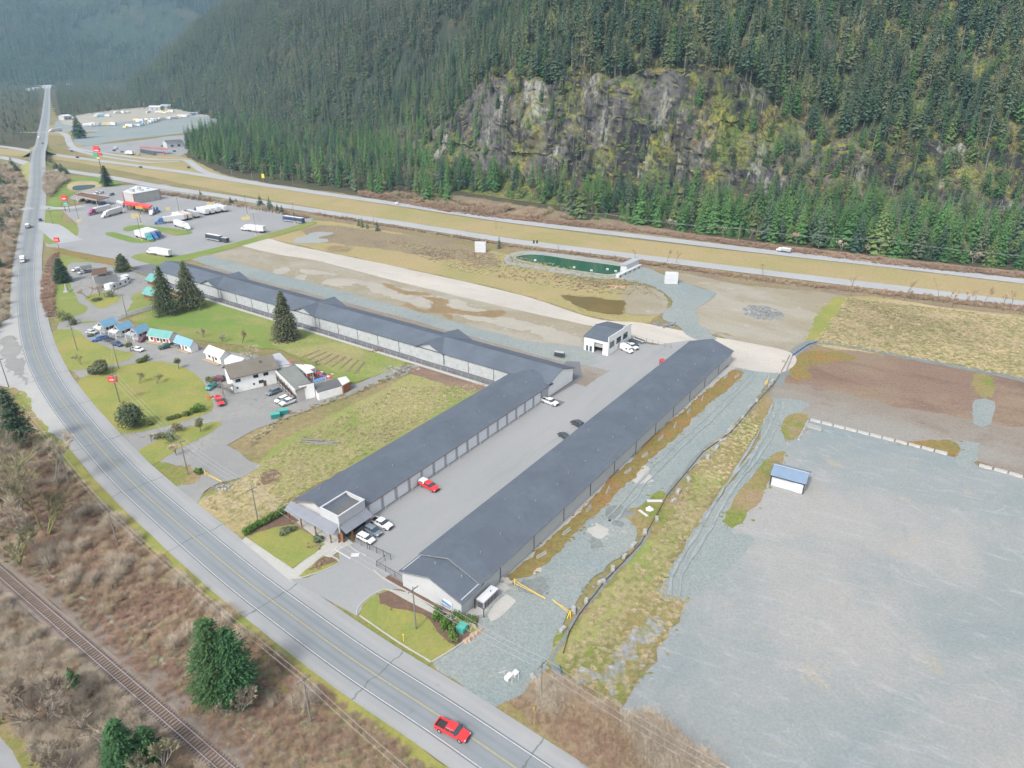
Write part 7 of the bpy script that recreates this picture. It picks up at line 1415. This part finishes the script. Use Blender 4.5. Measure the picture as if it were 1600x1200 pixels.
# ------------------------------------------------------------------ poles, wires
def b_pole(o, h=10.5, transformer=False):
    MB().tube((0, 0, -.3), (0, 0, h), .17, .11, 8).build('pole', 'wood_grey', o)
    MB().box(-1.25, 1.25, -.07, .07, h - .75, h - .6).build('crossarm', 'wood_grey', o)
    for x in (-1.1, -.4, .4, 1.1): MB().tube((x, 0, h - .6), (x, 0, h - .38), .06, .04, 6).build('insulator', 'stone_grey', o)
    if transformer: MB().tube((.35, 0, h - 2.3), (.35, 0, h - 1.3), .26, .26, 8).build('transformer', 'galv', o)
def b_pole_t(o): b_pole(o, 10.5, True)
poles = []
for i, (x, y, tr, w) in enumerate(((109, 759, 0, 'in the brambles at left, nearest the leafless trees'), (186, 857, 0, 'in the brambles at left, middle one of three'), (486, 1130, 0, 'in the brambles at the bottom, right of the bright conifers'), (188, 630, 1, 'on the round motel lawn by the road'), (294, 742, 0, 'on the small lawn beside the rubble pad'), (404, 819, 0, 'at the upper end of the hedge row'), (650, 984, 0, 'on the front lawn of the longest building'), (845, 1106, 0, 'beside the brambles at the corner of the gravel lane'), (186, 577, 0, 'beside the motel drive'), (121, 548, 1, 'on the upper motel lawn'), (83, 350, 0, 'on the truck stop entrance lawn'), (199, 497, 0, 'behind the blue-roofed cabins'), (14, 605, 0, 'on the gravel turnout at the left edge'))):
    d = ang(G(109, 759), G(486, 1130)) + R(90) if i < 3 or i == 12 else ang(G(404, 819), G(650, 984)) + R(90)
    inst('pole_t' if tr else 'pole', b_pole_t if tr else b_pole, 'utility_pole', 'wooden utility pole ' + w, 'utility pole', G(x, y), d, 'wooden utility poles'); poles.append(G(x, y))
def b_hpole(o): b_pole(o, 11)
for i, (x, y) in enumerate(((477, 280), (458, 347), (584, 352), (775, 358), (876, 346), (901, 352), (945, 357), (1128, 381), (1153, 382), (1372, 401), (412, 282), (458, 288))): inst('hpole', b_pole, 'utility_pole', 'distant utility pole beside the highway, %s from the left' % ('fourth sixth fifth seventh eighth ninth tenth eleventh twelfth thirteenth first second'.split()[i]), 'utility pole', G(x, y), R(100), 'utility poles along the highway', .85)
_wire_n = [0]
def wires(label, ps, offs=(-1.1, 0, 1.1), h=10.2, sag=.9, extra=(), r=.028):
    m = MB()
    for a, b in zip(ps[:-1], ps[1:]):
        t = (b - a).normalized(); n_ = Vector((t.y, -t.x, 0))
        for o_ in offs:
            p0 = a + n_ * o_; p1 = b + n_ * o_; K_ = 10; prev = None
            for k in range(K_ + 1):
                u = k / K_; q = p0.lerp(p1, u); q.z = h - 4 * sag * u * (1 - u)
                if prev is not None: m.tube(prev, q, r, r, 3, 0, False)
                prev = q
    return tag(m.build('power_line', 'galv'), label, 'power line')
ex = lambda a, b, k: b + (b - a) * k
wires('overhead wires along the railway side of the main road', [ex(poles[1], poles[0], 1.0), poles[0], poles[1], poles[2], ex(poles[1], poles[2], .6)], (-.4, .4))
wires('overhead wires along the storage yard side of the main road', [poles[3], poles[4], poles[5], poles[6], poles[7], ex(poles[6], poles[7], 1.4)])
wires('overhead wires between the two motel drive poles', [poles[9], poles[8], poles[3]], (-.5, .5), 9.8)
wires('overhead wires in front of the forest beside the highway', [G(876, 346), G(945, 357), G(1153, 382), G(1372, 401), G(1700, 436)], (-.9, 0, .9), 9.2, 1.4, r=.04)
def b_light(o): MB().tube((0, 0, 0), (0, 0, 14), .14, .08, 6).build('pole', 'wood_brown', o); MB().box(-1.2, 1.2, -.25, .25, 13.9, 14.15).build('lamp_head', 'galv', o); MB().tube((0, 0, 0), (0, 0, .9), .45, .45, 8).build('base', 'yellow_paint', o)
for x, y, w in ((124, 345, 'left of the purple cab truck'), (221, 351, 'above the grass island'), (282, 341, 'at the left end of the truck row'), (387, 337, 'right of the truck row'), (401, 368, 'in front of the lone white truck'), (461, 349, 'beside the navy coach'), (222, 376, 'beside the three island trucks')): inst('light', b_light, 'lamp_post', 'tall thin lamp post at the truck stop, ' + w, 'lamp post', G(x, y), 0, 'lamp posts at the truck stop')
def b_hlight(o): MB().tube((0, 0, 0), (0, 0, 9), .1, .07, 6).build('pole', 'galv', o); MB().tube((0, 0, 9), (1.6, 0, 9.3), .06, .05, 5).build('arm', 'galv', o); MB().box(1.5, 2.2, -.14, .14, 9.22, 9.36).build('lamp_head', 'galv', o)
for x, y, w in ((108, 230, 'beside the curved ramp'), (364, 283, 'left one at the copse'), (395, 286, 'right one at the copse')): inst('hlight', b_hlight, 'street_lamp', 'grey street lamp by the far highway carriageway, ' + w, 'street lamp', G(x, y), 0, 'street lamps by the highway')
# ------------------------------------------------------------------ blocks, barriers, fences, gates
def b_block(o):
    m = MB(); m.box(-.75, .75, -.4, .4, 0, .78); m.box(-.62, .62, -.2, .2, .78, .88); m.build('block', 'stone_white', o); MB().box(-.08, .08, -.08, .08, .88, .97).build('lifting_loop', 'galv', o)
LN = [(940, 912), (916, 941), (896, 956), (879, 986), (957.5, 891), (976, 871), (990, 854), (1007.5, 834), (1026, 812.5), (1052.5, 784), (1060, 770), (1075, 751), (1106, 716), (1120, 701), (1127.5, 691), (1141, 674), (1160, 654), (1172, 637), (1182, 628), (1203, 603), (1207, 597), (1219, 585), (1223, 566)]
for i, (x, y) in enumerate(sorted(LN, key=lambda q: -q[1])): inst('block', b_block, 'concrete_block', 'pale block on the grassy edge of the gravel lane, number %d from the road end' % (i + 1), 'concrete block', G(x, y), AROT + rnd.uniform(-.5, .5), 'concrete blocks along the gravel lane', rnd.uniform(.9, 1.15))
def b_barrier(o): MB().add([(x, y, z) for x in (-1.45, 1.45) for y, z in ((-.35, 0), (.35, 0), (.3, .15), (.12, .42), (.09, .85), (-.09, .85), (-.12, .42), (-.3, .15))], [tuple(range(7, -1, -1)), tuple(range(8, 16))] + [(i, (i + 1) % 8, (i + 1) % 8 + 8, i + 8) for i in range(8)]).build('barrier_body', 'stone_white', o); MB().box(-1.5, -1.45, -.06, .06, .2, .7).build('lifting_hook', 'galv', o)
for i, (x, y) in enumerate(((1151, 589), (1134, 590), (1097.5, 624), (1076, 644), (1055, 666), (1032.5, 686), (1007.5, 712.5), (981, 737.5), (950, 767.5), (920, 796), (885, 832.5), (846, 869))): inst('barrier', b_barrier, 'concrete_barrier', 'pale barrier in the rust-coloured grass strip, number %d counted down from the far end' % (i + 1), 'concrete barrier', G(x, y), AROT + rnd.uniform(-.25, .25), 'barriers beside the longest building')
def row(p, q, n0, lab, grp, step=3.05):
    a, b = G(*p), G(*q); L = (b - a).length; k = int(L / step)
    for i in range(k):
        if rnd.random() < .06 and i > 3: continue
        c = a.lerp(b, (i + .5) / k); inst('barrier', b_barrier, 'concrete_barrier', lab, 'concrete barrier', c, ang(a, b) + rnd.uniform(-.02, .02), grp, (1, 1.3, 1))
row((1265, 657), (1481, 711), 0, 'pale concrete barrier in the long row between brown field and gravel lot', 'long barrier row at the lot edge'); row((1264, 658), (1247, 689), 0, 'pale concrete barrier in the short arm beside the stacked blocks', 'short barrier arm'); row((1528, 728), (1700, 774), 0, 'pale concrete barrier in the row at the right edge of the picture', 'right-hand barrier row')
for i in range(14):
    p = G(1262, 667).lerp(G(1282, 673), (i % 7) / 6) + Vector((0, 1.0 * (i // 7), 0)); inst('block', b_block, 'concrete_block', 'pale concrete block in the neat double row at the lot corner', 'concrete block', p, ang(G(1262, 667), G(1282, 673)) + R(90), 'double row of blocks at the lot corner', .8)
for i in range(22): p = G(336, 317).lerp(G(440, 335), i / 21); inst('block', b_block, 'concrete_block', 'white block in the evenly spaced line along the truck stop edge', 'concrete block', p, ang(G(336, 317), G(440, 335)), 'white blocks along the truck stop edge', 1.3)
for i, (x, y, s_, w) in enumerate(((783, 907, 1.3, 'left one at the yellow gate'), (794, 913, 1.3, 'right one at the yellow gate'), (833, 1060, .9, 'by the brambles pole'))): inst('block', b_block, 'concrete_block', 'pale block beside the lane, ' + w, 'concrete block', G(x, y), AROT + 1.2, None, s_)
def fence(name, label, px, h, mat, post='black_metal', step=2.4, pick=.35, solid=False, world=False, th=.03, cat='fence'):
    P = [G(*p) if not world else Vector(p) for p in px]; o = thing(name, label, cat, P[0], 0)
    for a, b in zip(P[:-1], P[1:]):
        L = (b - a).length; k = max(1, round(L / step)); d = (b - a) / k; u = d.normalized()
        for i in range(k + 1):
            c = a + d * i - P[0]
            if post: MB().box(c.x - .05, c.x + .05, c.y - .05, c.y + .05, 0, h + .08).build('post', post, o)
            if i == k: break
            e = c + d; n_ = Vector((-u.y, u.x, 0)) * th
            def rail_(z0, z1, m_):
                m_.add([c + n_ + Vector((0, 0, z0)), e + n_ + Vector((0, 0, z0)), e - n_ + Vector((0, 0, z0)), c - n_ + Vector((0, 0, z0)), c + n_ + Vector((0, 0, z1)), e + n_ + Vector((0, 0, z1)), e - n_ + Vector((0, 0, z1)), c - n_ + Vector((0, 0, z1))], [(3, 2, 1, 0), (4, 5, 6, 7), (0, 1, 5, 4), (1, 2, 6, 5), (2, 3, 7, 6), (3, 0, 4, 7)])
            m_ = MB()
            if solid: rail_(.05, h, m_)
            else:
                rail_(.15, .21, m_); rail_(h - .12, h - .05, m_); kk = int((e - c).length / pick)
                for j in range(1, kk): q = c.lerp(e, j / kk); m_.tube((q.x, q.y, .15), (q.x, q.y, h), .02, .02, 3, 0, False)
            m_.build('panel', mat, o)
    return o
fence('yard_fence', 'white board fence behind the cabins of the motel', [(183.7, 499.4), (239, 482.4)], 1.8, 'wall_white', 'fascia_white', solid=True)
fence('metal_fence', 'black metal fence beside the parked white car at the office', [(545, 843), (575, 859)], 1.8, 'black_metal'); fence('sliding_gate', 'black sliding gate across the storage yard entrance', [(578, 860), (611, 876)], 1.8, 'black_metal', cat='gate')
fence('metal_fence', 'black metal fence from the entrance to the longest building', [(602, 877), (589, 886), (632, 911), (648, 918)], 1.6, 'black_metal')
fence('chain_fence', 'thin wire fence on the far side of the workshop yard', [(985, 530), (1010, 536), (1048, 545)], 1.9, 'galv', 'wood_grey'); fence('chain_fence', 'thin wire fence around the paved corner left of the long roof', [(202, 424), (240, 437)], 1.8, 'galv', 'wood_grey')
wf = fence('green_fence', 'low green mesh fence at the foot of the long storage wall', [tuple(W(168.0, 106 + i * 12)) for i in range(18)], 1.5, 'ditch_grey', 'galv', 3, .5, world=True)
sf = [(880, 1022), (889, 990), (905, 962), (945, 910), (1000, 852), (1042, 776), (1098, 708), (1142, 677), (1160, 656), (1180, 632), (1210, 600), (1226, 572), (1234, 556)]
fence('silt_fence', 'low sagging black silt fence running beside the concrete blocks', sf, .55, 'mulch', 'wood_brown', 4, solid=True)
fence('silt_fence', 'short bright blue silt fence below the grassy bank', [(873, 1042), (877, 1056), (881, 1067)], .7, 'tarp_blue', 'wood_pale', 2, solid=True); fence('silt_fence', 'faded blue-black silt fence leading to the rock chute', [(881, 1067), (900, 1080), (930, 1098), (962, 1116), (1000, 1142), (1080, 1185), (1180, 1250)], .6, 'tarp_blue_dark', 'wood_pale', 3, solid=True); fence('silt_fence', 'blue-grey silt fence bending round the grey ditch corner', [(1229, 580), (1238, 557), (1262, 540), (1276, 536)], .7, 'tarp_blue_dark', 'wood_pale', 3, solid=True)
def gate(label, p, q, legs):
    a, b = G(*p), G(*q); L = (b - a).length; o = thing('swing_gate', label, 'gate', a, ang(a, b))
    for z0, z1 in ((1.15, 1.05), (.5, .95)): MB().tube((0, 0, z0), (L, 0, z1), .055, .05, 6).build('arm', 'yellow_paint', o)
    for x, y in ((0, 0), (.0, .9), (-.5, .4)): MB().tube((x, y, 0), (0, .1, 1.6), .08, .06, 6).build('leg', 'yellow_paint', o)
    MB().tube((0, 0, 0), (0, 0, 1.5), .12, .12, 8).build('hinge_post', 'yellow_paint', o); MB().tube((L * .5, 0, .85), (L * .5, .0, 1.1), .04, .04, 5).build('brace', 'yellow_paint', o)
gate('long yellow barrier gate on the side of the longest building', (804, 914), (852, 941), 3); gate('shorter yellow barrier gate beside the concrete blocks', (891, 963), (863, 943), 2); gate('pale yellow gate at the far end of the gravel lane', (1198, 601), (1201, 590), 2); gate('orange and yellow gate across the rubble pad entrance', (321, 743), (348, 758), 2)
# ------------------------------------------------------------------ yard equipment
o = thing('generator', 'pale grey generator box inside black posts beside the longest building', 'generator', G(752, 951), AROT); MB().box(-.6, 4.8, -1.1, 1.1, 0, .25).build('plinth', 'concrete', o); h_ = MB().box(-.3, 4.5, -.9, .9, .25, 2.2).build('housing', 'galv', o); MB().box(-.34, 4.55, -.95, .95, 2.2, 2.32).build('lid', 'wrap_white', o)
for i in range(5): MB().box(-.36, -.31, -.7, .7, .55 + i * .28, .72 + i * .28).build('louvre', 'frame_dark', h_)
for i in range(9): MB().box(.1 + i * .48, .35 + i * .48, -.95, -.91, .6, 1.9).build('louvre', 'frame_dark', h_)
for x, y, w in ((742, 952, 'left front'), (756, 967, 'right front'), (733, 943, 'left back'), (767, 938, 'right back')): p = G(x, y); o = thing('guard_post', 'black guard post by the generator, ' + w, 'post', p); MB().tube((0, 0, 0), (0, 0, 2.6), .09, .09, 8).build('post', 'black_metal', o); MB().tube((0, 0, 0), (0, 0, .25), .22, .22, 8).build('footing', 'concrete', o)
o = thing('transformer_box', 'square green transformer box on the corner lawn', 'transformer', G(722, 987), AROT + .1); MB().box(-.95, .95, -.95, .95, 0, .15).build('pad', 'concrete', o); MB().box(-.8, .8, -.8, .8, .15, 1.5).build('cabinet', 'green_box', o); MB().box(-.86, .86, -.86, .86, 1.5, 1.62).build('lid', 'green_box', o); MB().box(-.03, .03, -.83, -.8, .3, 1.4).build('door_seam', 'dumpster_green', o)
for x, y, w in ((711, 983, 'left'), (733, 981, 'right back'), (736, 987, 'right front')): o = thing('bollard', 'thin pale bollard beside the green transformer, ' + w, 'bollard', G(x, y)); MB().tube((0, 0, 0), (0, 0, 1.1), .07, .07, 6).build('post', 'fascia_white', o); MB().tube((0, 0, 1.1), (0, 0, 1.16), .08, .05, 6).build('cap', 'yellow_paint', o)
for i in range(16): p = W(92.8 + 4.7 * i, 105.6); inst('bollard', lambda o: (MB().tube((0, 0, 0), (0, 0, 1.0), .08, .08, 6).build('post', 'fascia_white', o), MB().tube((0, 0, 1.0), (0, 0, 1.05), .09, .06, 6).build('cap', 'fascia_white', o)), 'bollard', 'short white bollard in front of the piers between the roller doors', 'bollard', p, 0, 'bollards along the roller doors')
for (p, q, w) in (((636, 909), (664, 923), 'left one'), ((681, 933), (711, 949), 'right one above the banner')):
    a, b = G(*p), G(*q); L = (b - a).length; o = thing('pergola', 'brown slatted pergola on the front wall of the longest building, ' + w, 'pergola', a, ang(a, b))
    for y in (-.1, 1.2): MB().box(0, L, y, y + .12, 2.5, 2.7).build('beam', 'wood_brown', o)
    for i in range(int(L / .5) + 1): MB().box(i * .5, i * .5 + .14, -.4, 1.5, 2.7, 2.86).build('slat', 'cedar', o)
    for i in range(3): MB().box(i * (L - .15) / 2, i * (L - .15) / 2 + .14, -.1, .02, 0, 2.5).build('post', 'wood_brown', o)
for i, (x, y, s_) in enumerate(((731, 1001, 1.0), (735, 998, .8), (738, 995, .9), (742, 992, .8), (746, 990, 1.0), (749, 987, .8), (727, 1003, .9), (752, 985, .7))): o = thing('boulder', 'tan boulder edging the bed beside the green transformer', 'boulder', G(x, y), i, 'boulders beside the transformer bed', ); b_ = leafless = MB(); [b_.add([Vector(v) * s_ for v in ((-.8, -.5, 0), (.7, -.6, 0), (.8, .5, 0), (-.6, .6, 0), (-.4, -.3, .7), (.4, -.35, .6), (.35, .3, .75), (-.3, .35, .55))], [(3, 2, 1, 0), (4, 5, 6, 7), (0, 1, 5, 4), (1, 2, 6, 5), (2, 3, 7, 6), (3, 0, 4, 7)])]; bb = b_.build('rock', 'boulder_tan', o)
for i in range(14): p = G(486, 893).lerp(G(512, 877), i / 13) + Vector((rnd.uniform(-.6, .6), rnd.uniform(-.4, .4), 0)); inst('tuft', lambda o: shrub_mb(.45, .5, 801, 70, .03).build('blades', 'twigs_tan', o), 'ornamental_grass', 'tan ornamental grass clump in the wedge bed by the drive', 'plant', p, i, 'ornamental grasses by the drive', rnd.uniform(.8, 1.3))
for i in range(9): p = G(484, 852).lerp(G(497, 858), i / 8) + Vector((rnd.uniform(-.9, .9), rnd.uniform(-.9, .9), 0)); inst('tuft', None, 'ornamental_grass', 'tan ornamental grass clump at the right tip of the office lawn', 'plant', p, i, 'ornamental grasses on the office lawn', rnd.uniform(.8, 1.3))
for (x, y, w, m_) in ((431, 653, 'left one', 'dumpster_green'), (443, 647, 'right one', 'dumpster_green')):
    o = thing('dumpster', 'green waste dumpster at the edge of the motel lot, ' + w, 'dumpster', G(x, y), .4); MB().loft([(-1.3, .9, .95, .2, .8, 1.5), (1.3, .9, .95, .2, .8, 1.5)]).build('bin', m_, o); MB().box(-1.35, 1.35, -1, 1, 1.5, 1.6).build('lid', 'green_box', o)
o = thing('log_pile', 'few long weathered logs lying in the vacant field', 'logs', G(500, 693), ang(G(481, 691), G(524, 694)))
for y, z, x0, x1, r_ in ((0, .3, -5, 4, .3), (.7, .28, -3.5, 5.5, .28), (.35, .75, -5.5, 1, .26), (-.6, .25, -2, 5, .25)): MB().tube((x0, y, z), (x1, y + .2, z), r_, r_ * .85, 8).build('log', 'wood_grey', o)
for (x, y, w, k) in ((751, 393.5, 'upper left one near the pond', 2), (1048, 443, 'right one beside the gravel path', 2)):
    o = thing('wrapped_stack', 'tall white wrapped stack in the fields, ' + w, 'stack', G(x, y), -.1)
    for i in range(k): m = MB(); m.box(-3.0, 3.0, -1.3, 1.3, i * 2.75, i * 2.75 + 2.7); c_ = m.build('bundle', 'wrap_white', o); MB().box(-3.02, 3.02, -1.33, 1.33, i * 2.75 + 1.3, i * 2.75 + 1.36).build('strap', 'galv', c_)
    MB().box(-3.0, .2, 1.35, 3.2, 0, 2.7).build('bundle', 'wrap_white', o)
a, b = G(962, 434), G(998, 417); o = thing('pump_house', 'long low grey concrete pump house at the end of the green pond', 'building', a, ang(a, b)); L = (b - a).length
MB().box(0, L, -1.8, 0, 0, 1.6).build('wall', 'concrete_panel', o); MB().box(L * .45, L, 0.01, 3.4, 0, 3.8).build('upper_wall', 'concrete_panel', o); MB().box(L * .42, L + .3, -.2, 3.7, 3.8, 4.0).build('roof', 'metal_grey', o)
for i in range(5): MB().box(1 + i * L / 5, 2.2 + i * L / 5, -1.86, -1.81, .3, 1.2).build('louvre', 'frame_dark', o)
for i, (x, y) in enumerate(((836, 407), (949, 421), (897, 418), (924, 423), (962, 424))): o = thing('pond_float', 'small white float on the green pond, %s counted from the left' % ('first', 'fourth', 'second', 'third', 'fifth')[i], 'float', G(x, y, .25)); MB().box(-.6, .6, -.4, .4, 0, .45).build('body', 'white_plastic', o); MB().tube((0, 0, .45), (0, 0, .9), .06, .06, 5).build('mast', 'galv', o)
def heap(name, label, cat, p, rx, ry, n_, mats, s0, s1, h=.8, kind=None):
    o = thing(name, label, cat, p); rr = random.Random(n_ + int(rx * 10)); ms = {}
    for i in range(n_):
        k = rr.choice(mats); mb = ms.setdefault(k, MB()); a = rr.uniform(0, 6.283); d = rr.random() ** .6; c = Vector((math.cos(a) * rx * d, math.sin(a) * ry * d, rr.uniform(0, h * (1 - d)))); s_ = rr.uniform(s0, s1); rm_ = Matrix.Rotation(rr.uniform(0, 6), 3, 'Z') @ Matrix.Rotation(rr.uniform(-.5, .5), 3, 'X')
        vs = [c + rm_ @ Vector((x * s_ * rr.uniform(.6, 1.3), y * s_ * rr.uniform(.5, 1), z * s_ * rr.uniform(.5, 1))) for x, y, z in ((-1, -1, -.3), (1, -1, -.3), (1, 1, -.3), (-1, 1, -.3), (-.7, -.7, .6), (.7, -.7, .6), (.7, .7, .6), (-.7, .7, .6))]
        mb.add(vs, [(3, 2, 1, 0), (4, 5, 6, 7), (0, 1, 5, 4), (1, 2, 6, 5), (2, 3, 7, 6), (3, 0, 4, 7)])
    for k, mb in ms.items(): mb.build('pieces', k, o)['kind'] = 'stuff'
    return o
heap('debris_pile', 'small heap of orange and white rubble at the edge of the pond field', 'debris', G(960, 449), 5, 2.5, 50, ['orange_paint', 'stone_white', 'boulder_tan'], .2, .7)
heap('stone_pile', 'scattered grey stone pile in the rusty flat', 'stones', G(1192, 489), 8, 10, 210, ['stone_grey', 'ditch_grey'], .3, .8); heap('stone_pile', 'grey stone chute running down to the road verge', 'stones', G(955, 1148), 1.6, 5.5, 130, ['stone_white', 'stone_grey'], .15, .35, .3)
heap('scrap_pile', 'pile of pipes and scrap beside the pale strip', 'scrap', G(1042, 508), 6, 4, 46, ['stone_grey', 'wood_grey', 'ditch_grey'], .3, .8); heap('clutter', 'colourful clutter of chairs and crates behind the restaurant wing', 'clutter', G(496, 588), 5, 4, 60, ['red_paint', 'car_navy', 'white_plastic', 'orange_paint', 'car_blue', 'cedar'], .25, .7, 1.6)
heap('debris_pile', 'grey brush pile at the upper edge of the vacant field', 'debris', G(625, 577), 7, 3, 80, ['wood_grey', 'stone_grey', 'stone_white'], .2, .5); heap('debris_pile', 'dark heap beside the garden plot behind the long fence', 'debris', G(590, 549), 3.5, 1.6, 40, ['cedar', 'wood_brown'], .2, .5, .4); heap('clutter', 'scattered junk beside the red motel pickup', 'clutter', G(334, 622), 3, 2, 26, ['red_paint', 'galv', 'wood_brown', 'car_teal'], .2, .5)
heap('stone_pile', 'pale rocks at the corner of the rubble pad', 'stones', G(350, 762), 2.2, 1.6, 26, ['stone_white', 'stone_grey'], .2, .5)
o = thing('site_bench', 'white slatted barrier boards lying in the grassy spur beside the lane', 'boards', G(1023, 785), 0); [MB().box(-1.9, 1.9, -.3 + k * .35, -.1 + k * .35, .3, .42).build('board', 'fascia_white', o) for k in range(3)]; [MB().box(x, x + .12, -.3, .7, 0, .3).build('foot', 'galv', o) for x in (-1.7, 1.6)]
o = thing('site_bench', 'second set of white boards, tilted towards the lane', 'boards', G(1005, 803), -1.0); [MB().box(-1.5, 1.5, -.3 + k * .4, -.1 + k * .4, .2, .32).build('board', 'fascia_white', o) for k in range(2)]; MB().box(-1.4, 1.4, -.3, .3, 0, .2).build('foot', 'galv', o)
o = thing('plastic_cover', 'crumpled white plastic cover between the white boards', 'cover', G(1015, 797)); MB().loft([(-.9, .5, .2, 0, .3, .5), (0, .9, .5, 0, .5, .9), (.9, .4, .2, 0, .3, .4)]).build('sheet', 'white_plastic', o)
for x, y, w, s_ in ((795, 1061, 'larger one', .75), (805, 1055, 'smaller one', .6)): o = thing('utility_cabinet', 'white utility cabinet on the gravel near the road, ' + w, 'cabinet', G(x, y), .9); MB().box(-1.0 * s_, 1.0 * s_, -.45, .45, 0, 1.1 * s_).build('cabinet', 'propane_white', o); MB().box(-1.05 * s_, 1.05 * s_, -.5, .5, 1.1 * s_, 1.18 * s_).build('lid', 'fascia_white', o); MB().tube((-.6, -1.2, 0), (-.6, -1.2, 1.9), .06, .06, 6).build('marker_pole', 'fascia_white', o)
for x, y, w in ((631, 1003, 'on the front lawn'), (834, 1118, 'by the brambles at the lane corner')): o = thing('marker_post', 'yellow marker post ' + w, 'post', G(x, y)); MB().tube((0, 0, 0), (0, 0, 1.7), .07, .07, 6).build('post', 'yellow_paint', o); MB().box(-.1, .1, -.1, .1, 1.7, 1.9).build('cap', 'yellow_paint', o)
o = thing('statue', 'small white pillar monument on the neighbour lawn', 'monument', G(105, 456)); MB().tube((0, 0, 0), (0, 0, .6), 1.6, 1.4, 10).build('base', 'stone_white', o); MB().tube((0, 0, .6), (0, 0, 3.8), .9, .2, 8).build('shaft', 'stone_white', o)
for (x, y, w) in ((834, 387, 'left one'), (839, 387, 'right one')): o = thing('road_sign', 'small dark road sign on the near carriageway verge, ' + w, 'sign', G(x, y)); MB().tube((0, 0, 0), (0, 0, 3), .07, .07, 5).build('post', 'fascia_white', o); MB().box(-.5, .5, -.05, .05, 2.4, 4.2).build('sign_face', 'frame_dark', o)
for (x, y, m_, w) in ((412, 284, 'yellow_paint', 'yellow warning sign beside the copse'),): o = thing('road_sign', w, 'sign', G(x, y)); MB().tube((0, 0, 0), (0, 0, 4), .08, .08, 5).build('post', 'galv', o); MB().box(-1.2, 1.2, -.06, .06, 3.0, 6.5).build('sign_face', m_, o)
# painted markings in the office parking
for i, (p, q, w_) in enumerate((((524, 861), (548, 875), .14), ((533, 851), (517, 866), .1))):
    a, b = G(*p), G(*q); t = (b - a).normalized(); n_ = Vector((t.y, -t.x, 0)) * w_; m = MB(); m.add([v + Vector((0, 0, .33)) for v in (a - n_, b - n_, b + n_, a + n_)], [(0, 1, 2, 3)]); m.build('parking_line', 'line_white')['kind'] = 'structure'
a = G(555, 869); m = MB(); m.add([a + Vector((x, y, .335)) for x, y in ((-.9, -.6), (.9, -.6), (.9, .6), (-.9, .6))], [(0, 1, 2, 3)]); m.build('parking_symbol', 'line_white')['kind'] = 'structure'
def kerb(px, mat='fascia_white', w=.12, h=.14, z=.2):
    P = catmull([G(*p) for p in px], 1.0); m = MB(); n = len(P); vs = []
    for i, p in enumerate(P):
        t = (P[min(i + 1, n - 1)] - P[max(i - 1, 0)]).normalized(); q = Vector((t.y, -t.x, 0)) * w
        vs += [p - q + Vector((0, 0, z - .2)), p - q + Vector((0, 0, z + h)), p + q + Vector((0, 0, z + h)), p + q + Vector((0, 0, z - .2))]
    m.add(vs, [(4 * i + k, 4 * i + k + 1, 4 * i + k + 5, 4 * i + k + 4) for i in range(n - 1) for k in range(3)]); o = m.build('kerb', mat); o['kind'] = 'structure'; return o
kerb([(557, 962), (560, 950), (574, 936), (590, 926), (600, 922), (612, 924), (640, 935), (661, 944)], 'concrete'); kerb([(562, 963), (620, 1003), (674, 1036)], 'concrete'); kerb([(674, 1036), (716, 1010), (748, 985)], 'concrete'); kerb([(471, 904), (505, 893), (531, 880), (528, 875), (508, 866)], 'concrete'); kerb([(544, 851), (556, 862), (574, 870)], 'concrete'); kerb([(584, 892), (601, 906), (640, 928), (700, 960), (720, 956)], 'concrete', z=.22)

a, b = G(1098, 1177), G(1140, 1204); o = thing('timber_beam', 'long pale timber beam lying at the bottom corner of the big gravel lot', 'beam', a, ang(a, b)); MB().box(0, (b - a).length, -.15, .15, .2, .5).build('beam', 'wood_pale', o); MB().box(-.05, .0, -.15, .15, .2, .5).build('end_plate', 'galv', o)

for i in range(8):
    a, b = G(500 + i * 10, 548 + i * 2.6), G(470 + i * 12, 560 + i * 3.6); t = (b - a); P = [a + t * (j / 8) for j in range(9)]; strip('garden_row', P, -.35, .35, .26 + .002 * i, 'dirt_brown', rag=.25)
